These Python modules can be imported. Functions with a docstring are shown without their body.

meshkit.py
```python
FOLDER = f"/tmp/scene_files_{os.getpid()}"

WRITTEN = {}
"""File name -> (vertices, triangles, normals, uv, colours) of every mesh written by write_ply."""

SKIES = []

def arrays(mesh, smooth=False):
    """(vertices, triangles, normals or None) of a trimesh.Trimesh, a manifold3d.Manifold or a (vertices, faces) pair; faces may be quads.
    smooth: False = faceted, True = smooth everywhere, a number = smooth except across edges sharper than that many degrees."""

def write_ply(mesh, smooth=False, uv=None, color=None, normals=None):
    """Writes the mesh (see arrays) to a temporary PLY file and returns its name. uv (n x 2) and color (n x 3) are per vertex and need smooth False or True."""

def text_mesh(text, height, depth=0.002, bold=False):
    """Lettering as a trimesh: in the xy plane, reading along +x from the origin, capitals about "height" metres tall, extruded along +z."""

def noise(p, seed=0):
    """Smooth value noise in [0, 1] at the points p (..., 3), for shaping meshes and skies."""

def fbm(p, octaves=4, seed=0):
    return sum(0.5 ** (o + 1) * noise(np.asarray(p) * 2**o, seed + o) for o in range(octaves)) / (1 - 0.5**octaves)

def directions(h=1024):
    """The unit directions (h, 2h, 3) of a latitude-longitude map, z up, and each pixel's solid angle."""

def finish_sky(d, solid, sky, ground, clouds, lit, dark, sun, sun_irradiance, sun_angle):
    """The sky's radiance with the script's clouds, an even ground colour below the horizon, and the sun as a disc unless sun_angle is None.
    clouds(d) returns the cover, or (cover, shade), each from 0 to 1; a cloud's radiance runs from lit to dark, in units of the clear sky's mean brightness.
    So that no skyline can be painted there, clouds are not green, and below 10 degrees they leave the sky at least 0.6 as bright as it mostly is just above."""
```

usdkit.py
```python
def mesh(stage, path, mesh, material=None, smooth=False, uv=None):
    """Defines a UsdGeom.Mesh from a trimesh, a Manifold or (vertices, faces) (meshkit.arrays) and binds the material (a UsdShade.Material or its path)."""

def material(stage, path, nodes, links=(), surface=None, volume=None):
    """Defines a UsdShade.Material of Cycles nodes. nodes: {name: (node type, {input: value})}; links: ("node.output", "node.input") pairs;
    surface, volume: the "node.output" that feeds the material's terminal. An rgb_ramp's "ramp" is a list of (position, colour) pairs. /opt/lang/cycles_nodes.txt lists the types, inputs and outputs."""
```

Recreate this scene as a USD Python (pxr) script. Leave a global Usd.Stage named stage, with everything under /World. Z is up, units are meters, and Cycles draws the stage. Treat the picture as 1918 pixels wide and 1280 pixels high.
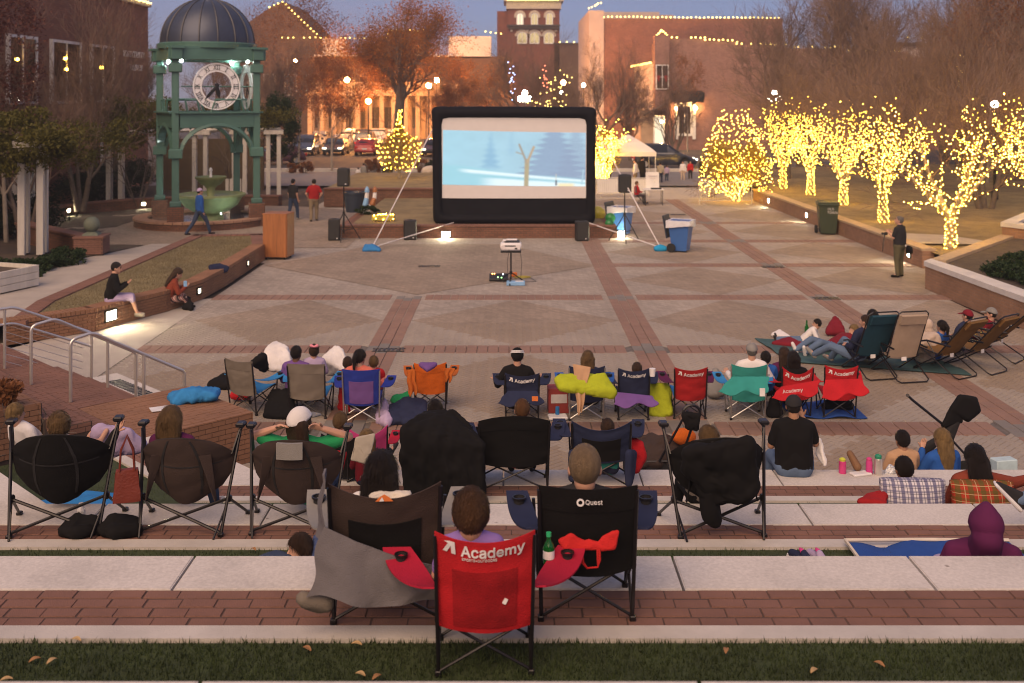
import math, random, numpy as np, trimesh, manifold3d as m3, usdkit, meshkit
from pxr import Usd, UsdGeom, UsdLux, UsdShade, Gf, Sdf, Vt
from shapely.geometry import Polygon, LineString, Point
random.seed(7); rng = np.random.default_rng(11)
stage = Usd.Stage.CreateInMemory()
UsdGeom.SetStageUpAxis(stage, 'Z'); UsdGeom.SetStageMetersPerUnit(stage, 1.0)
UsdGeom.Xform.Define(stage, '/World'); UsdGeom.Scope.Define(stage, '/World/Looks')
# ---------------------------------------------------------------- camera, sky, sun, exposure
F, H, HOR, CX = 2000.0, 5.15, 180.0, 959.0           # focal length in picture widths of 1918, eye height, horizon row, centre column
cam = UsdGeom.Camera.Define(stage, '/World/camera')
cam.AddTranslateOp().Set((0, 0, H)); cam.AddRotateXOp().Set(90)
cam.CreateHorizontalApertureAttr(36.0); cam.CreateVerticalApertureAttr(36.0 * 683 / 1024)
cam.CreateFocalLengthAttr(36.0 * F / 1918)
cam.CreateVerticalApertureOffsetAttr(-36.0 * (640 - HOR) / 1918)
cam.CreateClippingRangeAttr((0.1, 3000.0))
cam.CreateFStopAttr(2.3); cam.CreateFocusDistanceAttr(10.0)
cam.CreateExposureAttr(0.62)
SUN_EL, SUN_ROT = math.radians(5), math.radians(200)
usdkit.material(stage, '/World/Looks/sky', {       # clear dusk sky under a thin even veil of lavender cloud
    's': ('sky_texture', dict(sky_type='single_scattering', sun_disc=False, sun_elevation=SUN_EL, sun_rotation=SUN_ROT, altitude=200., air_density=.6, aerosol_density=.4, ozone_density=4.)),
    't': ('texture_coordinate', {}), 'm': ('mapping', dict(scale=(1.5, 1.5, 6.))), 'n': ('noise_texture', dict(scale=1.6, detail=5., roughness=.55)),
    'r': ('rgb_ramp', dict(ramp=[(.3, (.70,) * 3), (.7, (.90,) * 3)])), 'x': ('mix', dict(mix_type='mix')), 'z': ('separate_xyz', {}), 'c': ('rgb_ramp', dict(ramp=[(0., (1.85, 1.72, 2.4)), (.10, (1.66, 1.68, 2.5)), (.4, (1.5, 1.62, 2.6))])),
    'b': ('background_shader', dict(strength=0.112))},
    [('t.generated', 'm.vector'), ('m.vector', 'n.vector'), ('n.fac', 'r.fac'), ('r.color', 'x.fac'), ('s.color', 'x.color1'), ('t.generated', 'z.vector'), ('z.z', 'c.fac'), ('c.color', 'x.color2'), ('x.color', 'b.color')], surface='b.background')
dome = UsdLux.DomeLight.Define(stage, '/World/sky')
UsdShade.MaterialBindingAPI.Apply(dome.GetPrim()).Bind(UsdShade.Material.Get(stage, '/World/Looks/sky'))
dome.GetPrim().SetCustomDataByKey('kind', 'structure')
sun = UsdLux.DistantLight.Define(stage, '/World/dusk_sun')
sun.CreateIntensityAttr(0.66); sun.CreateAngleAttr(60.0); sun.CreateNormalizeAttr(True); sun.CreateColorAttr((1.0, 0.67, 0.42))
sun.AddRotateZOp().Set(180 - math.degrees(SUN_ROT)); sun.AddRotateXOp().Set(90 - 42)
def G(px, py, z=0.0):
    "the point at height z seen at picture position px, py (1918 x 1280)"
    y = F * (H - z) / (py - HOR); return np.array([(px - CX) * y / F, y, z])
def at(px, py, y):
    "the point at depth y seen at px, py"
    return np.array([(px - CX) * y / F, y, H - (py - HOR) * y / F])
# ---------------------------------------------------------------- scene helpers
used = {}
def numbered(parent, name):
    k = (parent, name); n = used.get(k, 0); used[k] = n + 1
    return f'{parent}/{name}' if n == 0 else f'{parent}/{name}_{n:03d}'
def pathof(p): return '/World' if p is None else (p if isinstance(p, str) else str(p.GetPath()))
def tag(p, label=None, cat=None, group=None, kind=None):
    p = p.GetPrim()
    for k, v in (('label', label), ('category', cat), ('group', group), ('kind', kind)):
        if v: p.SetCustomDataByKey(k, v)
    return p
def thing(name, label=None, cat=None, loc=(0, 0, 0), rz=0.0, group=None, kind=None):
    x = UsdGeom.Xform.Define(stage, numbered('/World', name))
    x.AddTranslateOp().Set(tuple(float(v) for v in loc)); x.AddRotateZOp().Set(float(math.degrees(rz)))
    return tag(x, label, cat, group, kind)
def obj(name, mesh, m, parent=None, smooth=False):
    if isinstance(mesh, MB): mesh = mesh.m()
    return usdkit.mesh(stage, numbered(pathof(parent), name), mesh, '/World/Looks/' + m if isinstance(m, str) else m, smooth=smooth).GetPrim()
def dup(root, loc, rz=0.0, label=None, group=None, scale=None, cat=None):
    was = root.GetCustomData()
    r = thing(root.GetName().rstrip('0123456789').rstrip('_'), label or was.get('label'), cat or was.get('category'), loc, rz, group or was.get('group'))
    if scale: UsdGeom.Xform(r).AddScaleOp().Set(tuple(scale) if np.ndim(scale) else (scale,) * 3)
    r.GetReferences().AddInternalReference(root.GetPath()); r.SetInstanceable(True)
    return r
def nrm(v): v = np.asarray(v, float); return v / (np.linalg.norm(v) + 1e-12)
def frame(d):
    d = nrm(d); a = nrm(np.cross(d, [0, 0, 1.0] if abs(d[2]) < .95 else [1.0, 0, 0])); return a, np.cross(d, a), d
class MB:
    "collects shapes into one mesh"
    def __init__(s): s.v, s.f, s.n = [], [], 0
    def add(s, v, f):
        v = np.asarray(v, float).reshape(-1, 3); f = np.asarray(f, int)
        if f.shape[1] == 4: f = np.vstack([f[:, [0, 1, 2]], f[:, [0, 2, 3]]])
        s.v.append(v); s.f.append(f + s.n); s.n += len(v); return s
    def mesh(s, m):
        if hasattr(m, 'to_mesh'): q = m.to_mesh(); return s.add(q.vert_properties[:, :3], q.tri_verts)
        if isinstance(m, MB): m = m.m()
        if isinstance(m, tuple): return s.add(*m)
        return s.add(m.vertices, m.faces)
    def box(s, c, d, rz=0.0, bev=0.0, M=None):
        d = np.asarray(d, float) / 2
        if bev > 0:
            e = d - bev; pts = []
            for sx in (-1, 1):
                for sy in (-1, 1):
                    for sz in (-1, 1):
                        for k in range(3):
                            p = e.copy(); p[k] = d[k]; pts.append(p * (sx, sy, sz))
            h = m3.Manifold.hull_points(np.array(pts)).to_mesh(); v, f = h.vert_properties[:, :3].astype(float), h.tri_verts
        else:
            v = np.array([[x, y, z] for x in (-1, 1) for y in (-1, 1) for z in (-1, 1)], float) * d
            f = np.array([[0, 1, 3, 2], [4, 6, 7, 5], [0, 4, 5, 1], [2, 3, 7, 6], [0, 2, 6, 4], [1, 5, 7, 3]])
        if M is not None: v = v @ np.asarray(M).T
        if rz: c_, s_ = math.cos(rz), math.sin(rz); v = v @ np.array([[c_, s_, 0], [-s_, c_, 0], [0, 0, 1]])
        return s.add(v + np.asarray(c, float), f)
    def tube(s, pts, r, n=6, cap=True):
        p = np.asarray(pts, float); r = np.broadcast_to(r, (len(p),)).astype(float)
        t = np.gradient(p, axis=0); t /= np.linalg.norm(t, axis=1, keepdims=True) + 1e-12
        a = np.zeros_like(p); a[0] = frame(t[0])[0]
        for i in range(1, len(p)): a[i] = nrm(a[i - 1] - t[i] * np.dot(a[i - 1], t[i]))
        b = np.cross(t, a); g = np.arange(n) * 2 * np.pi / n
        v = (p[:, None] + r[:, None, None] * (np.cos(g)[None, :, None] * a[:, None] + np.sin(g)[None, :, None] * b[:, None])).reshape(-1, 3)
        i, j = np.meshgrid(np.arange(len(p) - 1), np.arange(n), indexing='ij')
        q = np.stack([i * n + j, i * n + (j + 1) % n, (i + 1) * n + (j + 1) % n, (i + 1) * n + j], -1).reshape(-1, 4)
        f = np.vstack([q[:, [0, 1, 2]], q[:, [0, 2, 3]]])
        if cap:
            e = len(v); v = np.vstack([v, p[:1], p[-1:]]); k = np.arange(n)
            f = np.vstack([f, np.stack([np.full(n, e), (k + 1) % n, k], 1), np.stack([np.full(n, e + 1), e - n + k, e - n + (k + 1) % n], 1)])
        return s.add(v, f)
    def bar(s, a, b, r, r2=None, n=6): return s.tube([a, b], [r, r if r2 is None else r2], n)
    def lathe(s, prof, c=(0, 0, 0), n=24, M=None):
        p = np.asarray(prof, float); g = np.arange(n) * 2 * np.pi / n
        v = np.stack([p[:, 0:1] * np.cos(g), p[:, 0:1] * np.sin(g), np.repeat(p[:, 1:2], n, 1)], -1).reshape(-1, 3)
        i, j = np.meshgrid(np.arange(len(p) - 1), np.arange(n), indexing='ij')
        q = np.stack([i * n + j, i * n + (j + 1) % n, (i + 1) * n + (j + 1) % n, (i + 1) * n + j], -1).reshape(-1, 4)
        if M is not None: v = v @ np.asarray(M).T
        return s.add(v + np.asarray(c, float), q)
    def prism(s, poly, z0, z1):
        poly = poly if hasattr(poly, 'exterior') else Polygon(poly)
        m = trimesh.creation.extrude_polygon(poly, z1 - z0, engine='earcut'); m.apply_translation((0, 0, z0)); return s.mesh(m)
    def quad(s, a, b, c, d): return s.add([a, b, c, d], [[0, 1, 2, 3]])
    def sheet(s, fn, nu, nv, t=0.006):
        "closed thin shell over the surface fn(u, v)"
        u, w = np.meshgrid(np.linspace(0, 1, nu + 1), np.linspace(0, 1, nv + 1), indexing='ij')
        p = np.stack(fn(u, w), -1); du = np.gradient(p, axis=0); dv = np.gradient(p, axis=1)
        nn = np.cross(du, dv); nn /= np.linalg.norm(nn, axis=-1, keepdims=True) + 1e-9
        a, b = (p + nn * t / 2).reshape(-1, 3), (p - nn * t / 2).reshape(-1, 3); N = len(a); I = np.arange(N).reshape(nu + 1, nv + 1)
        q = np.stack([I[:-1, :-1], I[1:, :-1], I[1:, 1:], I[:-1, 1:]], -1).reshape(-1, 4)
        ring = np.concatenate([I[:, 0], I[-1, 1:], I[-2::-1, -1], I[0, -2:0:-1]]); r2 = np.roll(ring, -1)
        side = np.stack([ring, r2, r2 + N, ring + N], -1)
        return s.add(np.vstack([a, b]), np.vstack([q, q[:, ::-1] + N, side[:, ::-1]]))
    def m(s): return np.vstack(s.v), np.vstack(s.f)
    def xf(s, M=None, t=(0, 0, 0)):
        s.v = [(v @ np.asarray(M).T if M is not None else v) + np.asarray(t, float) for v in s.v]; return s
def RZ(a): c, s = math.cos(a), math.sin(a); return np.array([[c, -s, 0], [s, c, 0], [0, 0, 1.0]])
def RX(a): c, s = math.cos(a), math.sin(a); return np.array([[1.0, 0, 0], [0, c, -s], [0, s, c]])
def RY(a): c, s = math.cos(a), math.sin(a); return np.array([[c, 0, s], [0, 1.0, 0], [-s, 0, c]])
def SP(p, r, n=10):
    m = m3.Manifold.sphere(1.0, n); return m.scale(tuple(np.broadcast_to(r, (3,)).astype(float))).translate(tuple(float(x) for x in p))
def hull(*pr, n=10): return m3.Manifold.batch_hull([SP(p, r, n) for p, r in pr])
def soft(ms, L=0.04, it=8, noise=0.0, ns=6.0, seed=0):
    "union of manifolds, refined, smoothed and, if asked, crumpled"
    u = m3.Manifold.batch_boolean(ms, m3.OpType.Add) if isinstance(ms, (list, tuple)) else ms
    q = u.refine_to_length(L).to_mesh(); t = trimesh.Trimesh(q.vert_properties[:, :3].astype(float), q.tri_verts, process=False)
    t.merge_vertices()
    if it: trimesh.smoothing.filter_taubin(t, iterations=it)
    if noise:
        n = np.array(t.vertex_normals); t.vertices = t.vertices + n * ((meshkit.fbm(t.vertices * ns, 3, seed) - .5) * 2 * noise)[:, None]
    return t
def cloth(pts, r=.03, L=.05, noise=.02, ns=7., seed=0, it=6):
    t = soft(hull(*[(p, r) for p in pts]), L * .7, it, noise, ns, seed)
    v = np.array(t.vertices); n = np.array(t.vertex_normals); c = v.mean(0); a = np.arctan2(v[:, 1] - c[1], v[:, 0] - c[0]); f = meshkit.fbm(np.c_[a * 5, v[:, 2] * 3, v[:, 0] * 4], 3, seed + 4); t.vertices = v + n * ((1 - np.abs(f * 2 - 1) * 2) * noise * .8)[:, None]; return t
# ---------------------------------------------------------------- materials
made = set()
def mat(name, base, rough=.7, var=.15, scale=6.0, bump=0.0, bscale=None, metal=0.0, spec=.5, emit=0.0, trans=0.0, per=0.0, coat=0.0, emitcol=None, det=4.0, stretch=None):
    "noise-varied principled material; per = random tone per separate piece of a mesh"
    if name in made: return name
    made.add(name); b = np.asarray(base, float)
    N = {'g': ('geometry', {}), 'm': ('mapping', dict(scale=stretch or (1, 1, 1))), 'n': ('noise_texture', dict(scale=scale, detail=det, roughness=.6)),
         'r': ('rgb_ramp', dict(ramp=[(.25, b * (1 - var)), (.75, np.minimum(b * (1 + var), .95))])),
         'p': ('principled_bsdf', dict(roughness=rough, metallic=metal, specular_ior_level=spec, coat_weight=coat, transmission_weight=trans))}
    L = [('g.position', 'm.vector'), ('m.vector', 'n.vector'), ('n.fac', 'r.fac')]; col = 'r.color'
    if per:
        N['h'] = ('rgb_ramp', dict(ramp=[(0, (1 - per,) * 3), (1, (1 + per,) * 3)])); N['x'] = ('mix', dict(mix_type='multiply', fac=1.0))
        L += [('g.random_per_island', 'h.fac'), (col, 'x.color1'), ('h.color', 'x.color2')]; col = 'x.color'
    L.append((col, 'p.base_color'))
    if bump:
        N['bn'] = ('noise_texture', dict(scale=bscale or scale * 6, detail=3.0)); N['bp'] = ('bump', dict(strength=bump, distance=.02))
        L += [('m.vector' if stretch else 'g.position', 'bn.vector'), ('bn.fac', 'bp.height'), ('bp.normal', 'p.normal')]
    if emit:
        N['p'][1].update(emission_strength=emit, emission_color=emitcol if emitcol is not None else base)
    usdkit.material(stage, '/World/Looks/' + name, N, L, surface='p.BSDF'); return name
def fabric(name, base, var=.12, **k): return mat(name, base, rough=.88, var=var, scale=5., bump=.35, bscale=160., spec=.25, **k)
def glow(name, col, strength):
    if name not in made:
        made.add(name); usdkit.material(stage, '/World/Looks/' + name, {'e': ('emission', dict(color=col, strength=strength))}, surface='e.emission')
    return name
def brickmat(name, c1, c2, mortar, ang=0.0, bw=.21, bh=.075, ms=.011, var=.25, rough=.85):
    "brick courses on an upright wall whose length runs along the angle ang"
    made.add(name); ca, sa = math.cos(ang), math.sin(ang)
    N = {'g': ('geometry', {}), 's': ('separate_xyz', {}), 'a': ('math', dict(math_type='multiply', value2=ca)), 'b': ('math', dict(math_type='multiply_add', value2=sa)), 'c': ('combine_xyz', {}),
         'k': ('brick_texture', dict(color1=c1, color2=c2, mortar=mortar, scale=1.0, mortar_size=ms, mortar_smooth=.2, bias=0., brick_width=bw, row_height=bh)),
         'n': ('noise_texture', dict(scale=.9, detail=5., roughness=.65)), 'r': ('rgb_ramp', dict(ramp=[(.3, (1 - var,) * 3), (.7, (1 + var * .5,) * 3)])), 'x': ('mix', dict(mix_type='multiply', fac=1.0)),
         'bp': ('bump', dict(strength=.5, distance=.01, invert=True)), 'p': ('principled_bsdf', dict(roughness=rough, specular_ior_level=.3))}
    L = [('g.position', 's.vector'), ('s.x', 'a.value1'), ('s.y', 'b.value1'), ('a.value', 'b.value3'), ('b.value', 'c.x'), ('s.z', 'c.y'), ('c.vector', 'k.vector'), ('g.position', 'n.vector'), ('n.fac', 'r.fac'),
         ('k.color', 'x.color1'), ('r.color', 'x.color2'), ('x.color', 'p.base_color'), ('k.fac', 'bp.height'), ('bp.normal', 'p.normal')]
    usdkit.material(stage, '/World/Looks/' + name, N, L, surface='p.BSDF'); return name
# ================================================================ materials of the setting
mat('asphalt', (.06, .055, .055), .9, .25, .8, .3, 60)
mat('path_grey', (.19, .175, .175), .88, .15, 1.4, .25, 90)
mat('soil', (.07, .05, .035), .95, .4, 3, .5, 40)
made.add('concrete'); cc_ = np.array((.555, .515, .48))
usdkit.material(stage, '/World/Looks/concrete', {'g': ('geometry', {}), 'n': ('noise_texture', dict(scale=1.3, detail=9., roughness=.66)), 'r': ('rgb_ramp', dict(ramp=[(.25, cc_ * .74), (.5, cc_), (.75, cc_ * 1.1)])),
    'v': ('voronoi_texture', dict(scale=3.1, randomness=1.)), 'w': ('noise_texture', dict(scale=22., detail=4.)), 'a': ('math', dict(math_type='multiply_add', value2=.12)), 's': ('rgb_ramp', dict(ramp=[(.085, (.45, .42, .40)), (.12, (1, 1, 1))])), 'f': ('noise_texture', dict(scale=45., detail=5.)), 'fr': ('rgb_ramp', dict(ramp=[(.3, (.86,) * 3), (.7, (1.06,) * 3)])),
    'x': ('mix', dict(mix_type='multiply', fac=1.)), 'y': ('mix', dict(mix_type='multiply', fac=1.)), 'b': ('bump', dict(strength=.3, distance=.01)), 'p': ('principled_bsdf', dict(roughness=.86, specular_ior_level=.3))},
    [('g.position', 'n.vector'), ('n.fac', 'r.fac'), ('g.position', 'v.vector'), ('g.position', 'w.vector'), ('w.fac', 'a.value1'), ('v.distance', 'a.value3'), ('a.value', 's.fac'), ('g.position', 'f.vector'), ('f.fac', 'fr.fac'), ('r.color', 'x.color1'), ('s.color', 'x.color2'), ('x.color', 'y.color1'), ('fr.color', 'y.color2'), ('y.color', 'p.base_color'), ('f.fac', 'b.height'), ('b.normal', 'p.normal')], surface='p.BSDF')
mat('walkway', (.38, .335, .29), .88, .14, 1.4, .25, 90, det=8)
mat('kerbstone', (.47, .435, .40), .85, .16, 3., .25, 90, det=8)
mat('joint', (.12, .105, .095), .95, .3, 9)
mat('paver_grey', (.345, .295, .25), .85, .16, .7, .3, 120, per=.13, det=7)
mat('paver_tan', (.295, .232, .178), .85, .16, .7, .3, 120, per=.13, det=7)
mat('paver_red', (.30, .18, .135), .82, .2, 1.0, .35, 130, per=.22, det=7)
mat('paver_dark', (.20, .18, .165), .85, .16, 1.0, .3, 120, per=.1)
mat('mortar_light', (.085, .05, .04), .95, .3, 9)
mat('brick_red', (.285, .14, .10), .85, .26, 1.6, .45, 150, per=.34, det=7)
mat('brick_orange', (.31, .155, .085), .85, .2, 1.6, .45, 150, per=.22, det=7)
mat('mortar', (.055, .038, .032), .95, .3, 9)
mat('turf', (.035, .05, .016), .95, .35, 5., .6, 60)
mat('turf_blade', (.05, .082, .016), .75, .3, 2.5, per=.45)
mat('dry_lawn', (.21, .155, .075), .95, .38, 1.1, .9, 26, det=9)
mat('dry_blade', (.23, .175, .085), .9, .3, 2., per=.4)
mat('green_dry_lawn', (.19, .155, .075), .95, .42, .9, .9, 26, det=9)
mat('grate', (.05, .05, .05), .5, .2, 9, metal=.6)
brickmat('stage_brick', (.21, .095, .06), (.15, .07, .045), (.10, .07, .055), 0)
brickmat('planter_brick', (.33, .185, .11), (.27, .15, .09), (.27, .17, .115), math.pi / 2)
# paving fields far off: small pavers at 45 degrees as fine pattern
for nm, c in (('field_grey', (.345, .295, .25)), ('field_tan', (.29, .228, .175))):
    made.add(nm); c = np.array(c)
    usdkit.material(stage, '/World/Looks/' + nm, {'g': ('geometry', {}), 'm': ('mapping', dict(rotation=(0, 0, math.pi / 4))),
        'k': ('brick_texture', dict(color1=c * 1.1, color2=c * .86, mortar=c * .55, scale=1., mortar_size=.006, mortar_smooth=.4, brick_width=.21, row_height=.105)),
        'n': ('noise_texture', dict(scale=.55, detail=7., roughness=.62)), 'r': ('rgb_ramp', dict(ramp=[(.3, (.8,) * 3), (.7, (1.12,) * 3)])), 'x': ('mix', dict(mix_type='multiply', fac=1.)), 'p': ('principled_bsdf', dict(roughness=.85, specular_ior_level=.35))},
        [('g.position', 'm.vector'), ('m.vector', 'k.vector'), ('g.position', 'n.vector'), ('n.fac', 'r.fac'), ('k.color', 'x.color1'), ('r.color', 'x.color2'), ('x.color', 'p.base_color')], surface='p.BSDF')
# ================================================================ ground and plaza
struct = lambda name, mesh, m, parent=None: tag(obj(name, mesh, m, parent), kind=None if parent is not None else 'structure')
struct('ground', MB().quad((-600, -60, -.06), (600, -60, -.06), (600, 900, -.06), (-600, 900, -.06)), 'soil')
XL, XR = -7.62, 11.3
BX, BY = [-2.63, 2.78, 7.94], [16.53, 21.7, 27.3, 32.5, 37.9, 43.3]
plaza = thing('plaza', kind='structure')
def poly_sheet(name, poly, z, m, parent=None):
    mb = MB()
    for p in getattr(poly, 'geoms', [poly]):
        if p.geom_type != 'Polygon' or p.area < 1e-4: continue
        v, f = trimesh.creation.triangulate_polygon(p, engine='earcut'); mb.add(np.c_[v, np.full(len(v), z)], f[:, ::-1] if np.cross(v[f[0, 1]] - v[f[0, 0]], v[f[0, 2]] - v[f[0, 0]]) < 0 else f)
    return struct(name, mb, m, parent)
plaza_poly = Polygon([(XL, 9.6), (14, 9.6), (14, 20), (11.05, 20), (11.05, 28.6), (12.6, 32), (12.6, 53.5), (-1, 53.5), (-1, 45), (-9, 45), (-9, 36), (XL, 33.4)])
bed = Polygon([(XL, 9.6), (14, 9.6), (14, 24.2), (XL, 24.2)])
struct('joint_bed', MB().quad((XL, 9.6, -.012), (14, 9.6, -.012), (14, 24.3, -.012), (XL, 24.3, -.012)), 'joint', plaza)
far = plaza_poly.difference(bed)
xs, ys = [XL - .0] + BX + [13.24], [11.2] + BY + [48.7, 54]
cells, diamonds = [], []
for i in range(4):
    for j in range(len(ys) - 1):
        x0, x1, y0, y1 = xs[i], xs[i + 1], ys[j], ys[j + 1]
        if i < 2 and j in (3, 4): continue
        cx, cy = (x0 + x1) / 2, (y0 + y1) / 2
        diamonds.append(Polygon([(x0 + .33, cy), (cx, y0 + .33), (x1 - .33, cy), (cx, y1 - .33)]))
dx, dy = -2.46, 32.4
big = Polygon([(dx - 5.05, dy), (dx, dy - 4.75), (dx + 5.05, dy), (dx + 2.2, dy + 4.7), (dx - 2.2, dy + 4.7)])
from shapely.ops import unary_union
tan = unary_union(diamonds + [big])
poly_sheet('grey_field', far, -.004, 'field_grey', plaza)
poly_sheet('tan_field', tan.intersection(far.buffer(-.01)), 0.0, 'field_tan', plaza)
poly_sheet('dark_diamond', big.buffer(-.02).intersection(far), .004, 'field_tan', plaza)
PT = lambda a, b, c, d, z, t=.03, e=.006: None
def paver(c, l, w, a, z, e=.006, dz=.012):
    "one bevelled paver: 8 upper points; c centre, l x w, turned by a"
    ca, sa = math.cos(a), math.sin(a); o = []
    for k, zz in ((0, z - dz), (e, z)):
        for sx, sy in ((-1, -1), (1, -1), (1, 1), (-1, 1)):
            x, y = sx * (l / 2 - k), sy * (w / 2 - k); o.append((c[0] + x * ca - y * sa, c[1] + x * sa + y * ca, zz))
    return o
PF = np.array([[4, 5, 6], [4, 6, 7]] + [t for k in range(4) for t in ([k, (k + 1) % 4, 4 + (k + 1) % 4], [k, 4 + (k + 1) % 4, 4 + k])])
bands = [(XL, 13, y) for y in BY[:3]] + [(3.1, 12.2, y) for y in BY[3:]]
longs = [(-2.63, 9.6, 27.6), (2.78, 9.6, 53), (7.94, 9.6, 53)]
BW = .66
inband = lambda x, y, e=0.0: any(a <= x <= b and abs(y - yy) < BW / 2 - e for a, b, yy in bands) or any(abs(x - xx) < BW / 2 - e and a <= y <= b for xx, a, b in longs)
W_ = .1025; hb = []
ca = math.sqrt(.5)
for i in range(-260, 420):
    for j in range(-130, 130):
        for (ux, uy, l, w, a) in ((1.0, .5, 2, 1, 0), (.5, 2.0, 1, 2, 0)):
            lx, ly = (i + 2 * j + ux) * W_, (i - 2 * j + uy) * W_
            x, y = (lx - ly) * ca, (lx + ly) * ca
            if 9.7 < y < 24.25 and XL + .05 < x < 12 and abs(x) < y * .53 + .6 and not inband(x, y, .06): hb.append((x, y, l * W_ - .006, w * W_ - .006))
hb.sort(key=lambda b: b[1] + abs(b[0]) * .01)
vis = [b for b in hb if b[1] > 14.3]; hid = [b for b in hb if b[1] <= 14.3]
def tilt(): return random.uniform(-.0015, .0015)
for k, b in enumerate(vis[:300]):
    mk = 'paver_tan' if tan.contains(Point(b[0], b[1])) else 'paver_grey'
    obj('small_paver', MB().add(paver(b, b[2], b[3], math.pi / 4, tilt()), PF), mk, plaza)
for mk, tt in (('paver_grey', False), ('paver_tan', True)):
    mb = MB()
    for b in vis[300:] + hid:
        if tan.contains(Point(b[0], b[1])) == tt: mb.add(paver(b, b[2], b[3], math.pi / 4, tilt()), PF)
    tag(obj('small_pavers', mb, mk, plaza), kind='stuff')
bp = []
for a, b, yy in bands:
    n = int((b - a) / .216)
    for i in range(n):
        x = a + (i + .5) * .216
        if any(abs(x - xx) < BW / 2 + .05 and p <= yy <= q for xx, p, q in longs): continue
        for k in (-1, 1): bp.append((x, yy + k * BW / 4, .209, BW / 2 - .008, 'paver_red'))
for xx, a, b in longs:
    n = int((b - a) / .42)
    for i in range(n):
        for k in (-1, 0, 1):
            y = a + (i + .5 + (.5 if k else 0)) * .42
            cross = any(abs(y - yy) < BW / 2 and p <= xx <= q for p, q, yy in bands)
            bp.append((xx + k * .218, y, .21, .413, 'paver_dark' if cross else 'paver_red'))
bp = [b for b in bp if abs(b[0]) < b[1] * .52 + .3]
bp.sort(key=lambda b: abs(b[1] - 14.4) if b[1] > 14.4 else 99)
for b in bp[:300]: obj('brick_paver', MB().add(paver(b, b[2], b[3], 0, .006 + tilt(), dz=.016), PF), b[4], plaza)
for mk in ('paver_red', 'paver_dark'):
    mb = MB()
    for b in bp[300:]:
        if b[4] == mk: mb.add(paver(b, b[2], b[3], 0, .006 + tilt(), dz=.016), PF)
    tag(obj('brick_pavers', mb, mk, plaza), kind='stuff')
for px, py in ((804, 499), (728, 656), (1447, 500), (1548, 559), (1270, 402)):
    g = G(px, py, .01); q = MB()
    for k in range(7): q.box((g[0] - .28 + k * .093, g[1], .014), (.05, .22, .012))
    q.box((g[0], g[1] - .12, .012), (.66, .03, .014)); q.box((g[0], g[1] + .12, .012), (.66, .03, .014)); obj('drain_grate', q, 'grate', plaza)
# ================================================================ seating terraces
TY, TZ = [12.71, 9.82, 7.08, 4.29, 1.5], [.7, 1.4, 2.1, 2.8, 3.5]
P1 = np.array([-3.08, 12.71]); D_, N_ = np.array([-1, 1]) * ca, np.array([1, 1]) * ca
def wing(s, t): return P1 + s * D_ + t * N_
def strip(q0, q1, xr=9.4, s1=2.05):
    "plan of a strip of terrace between the outward distances q0 < q1 from the first edge, bent by 45 degrees at its left end"
    c0, c1 = P1 + np.array([-.4142 * q0, -q0]), P1 + np.array([-.4142 * q1, -q1])
    return [tuple(c0), (xr, 12.71 - q0), (xr, 12.71 - q1), tuple(c1), tuple(wing(s1, -q1)), tuple(wing(s1, -q0))]
cuts = [(0, .52, .86, 1.0, 2.89), (2.89, 3.38, 3.70, 3.86, 5.63), (5.63, 6.12, 6.58, 6.73, 8.42), (8.42, 8.95, 9.3, 9.5, 11.2), (11.2, 11.8, 12.2, 12.4, 14.)]
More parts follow.
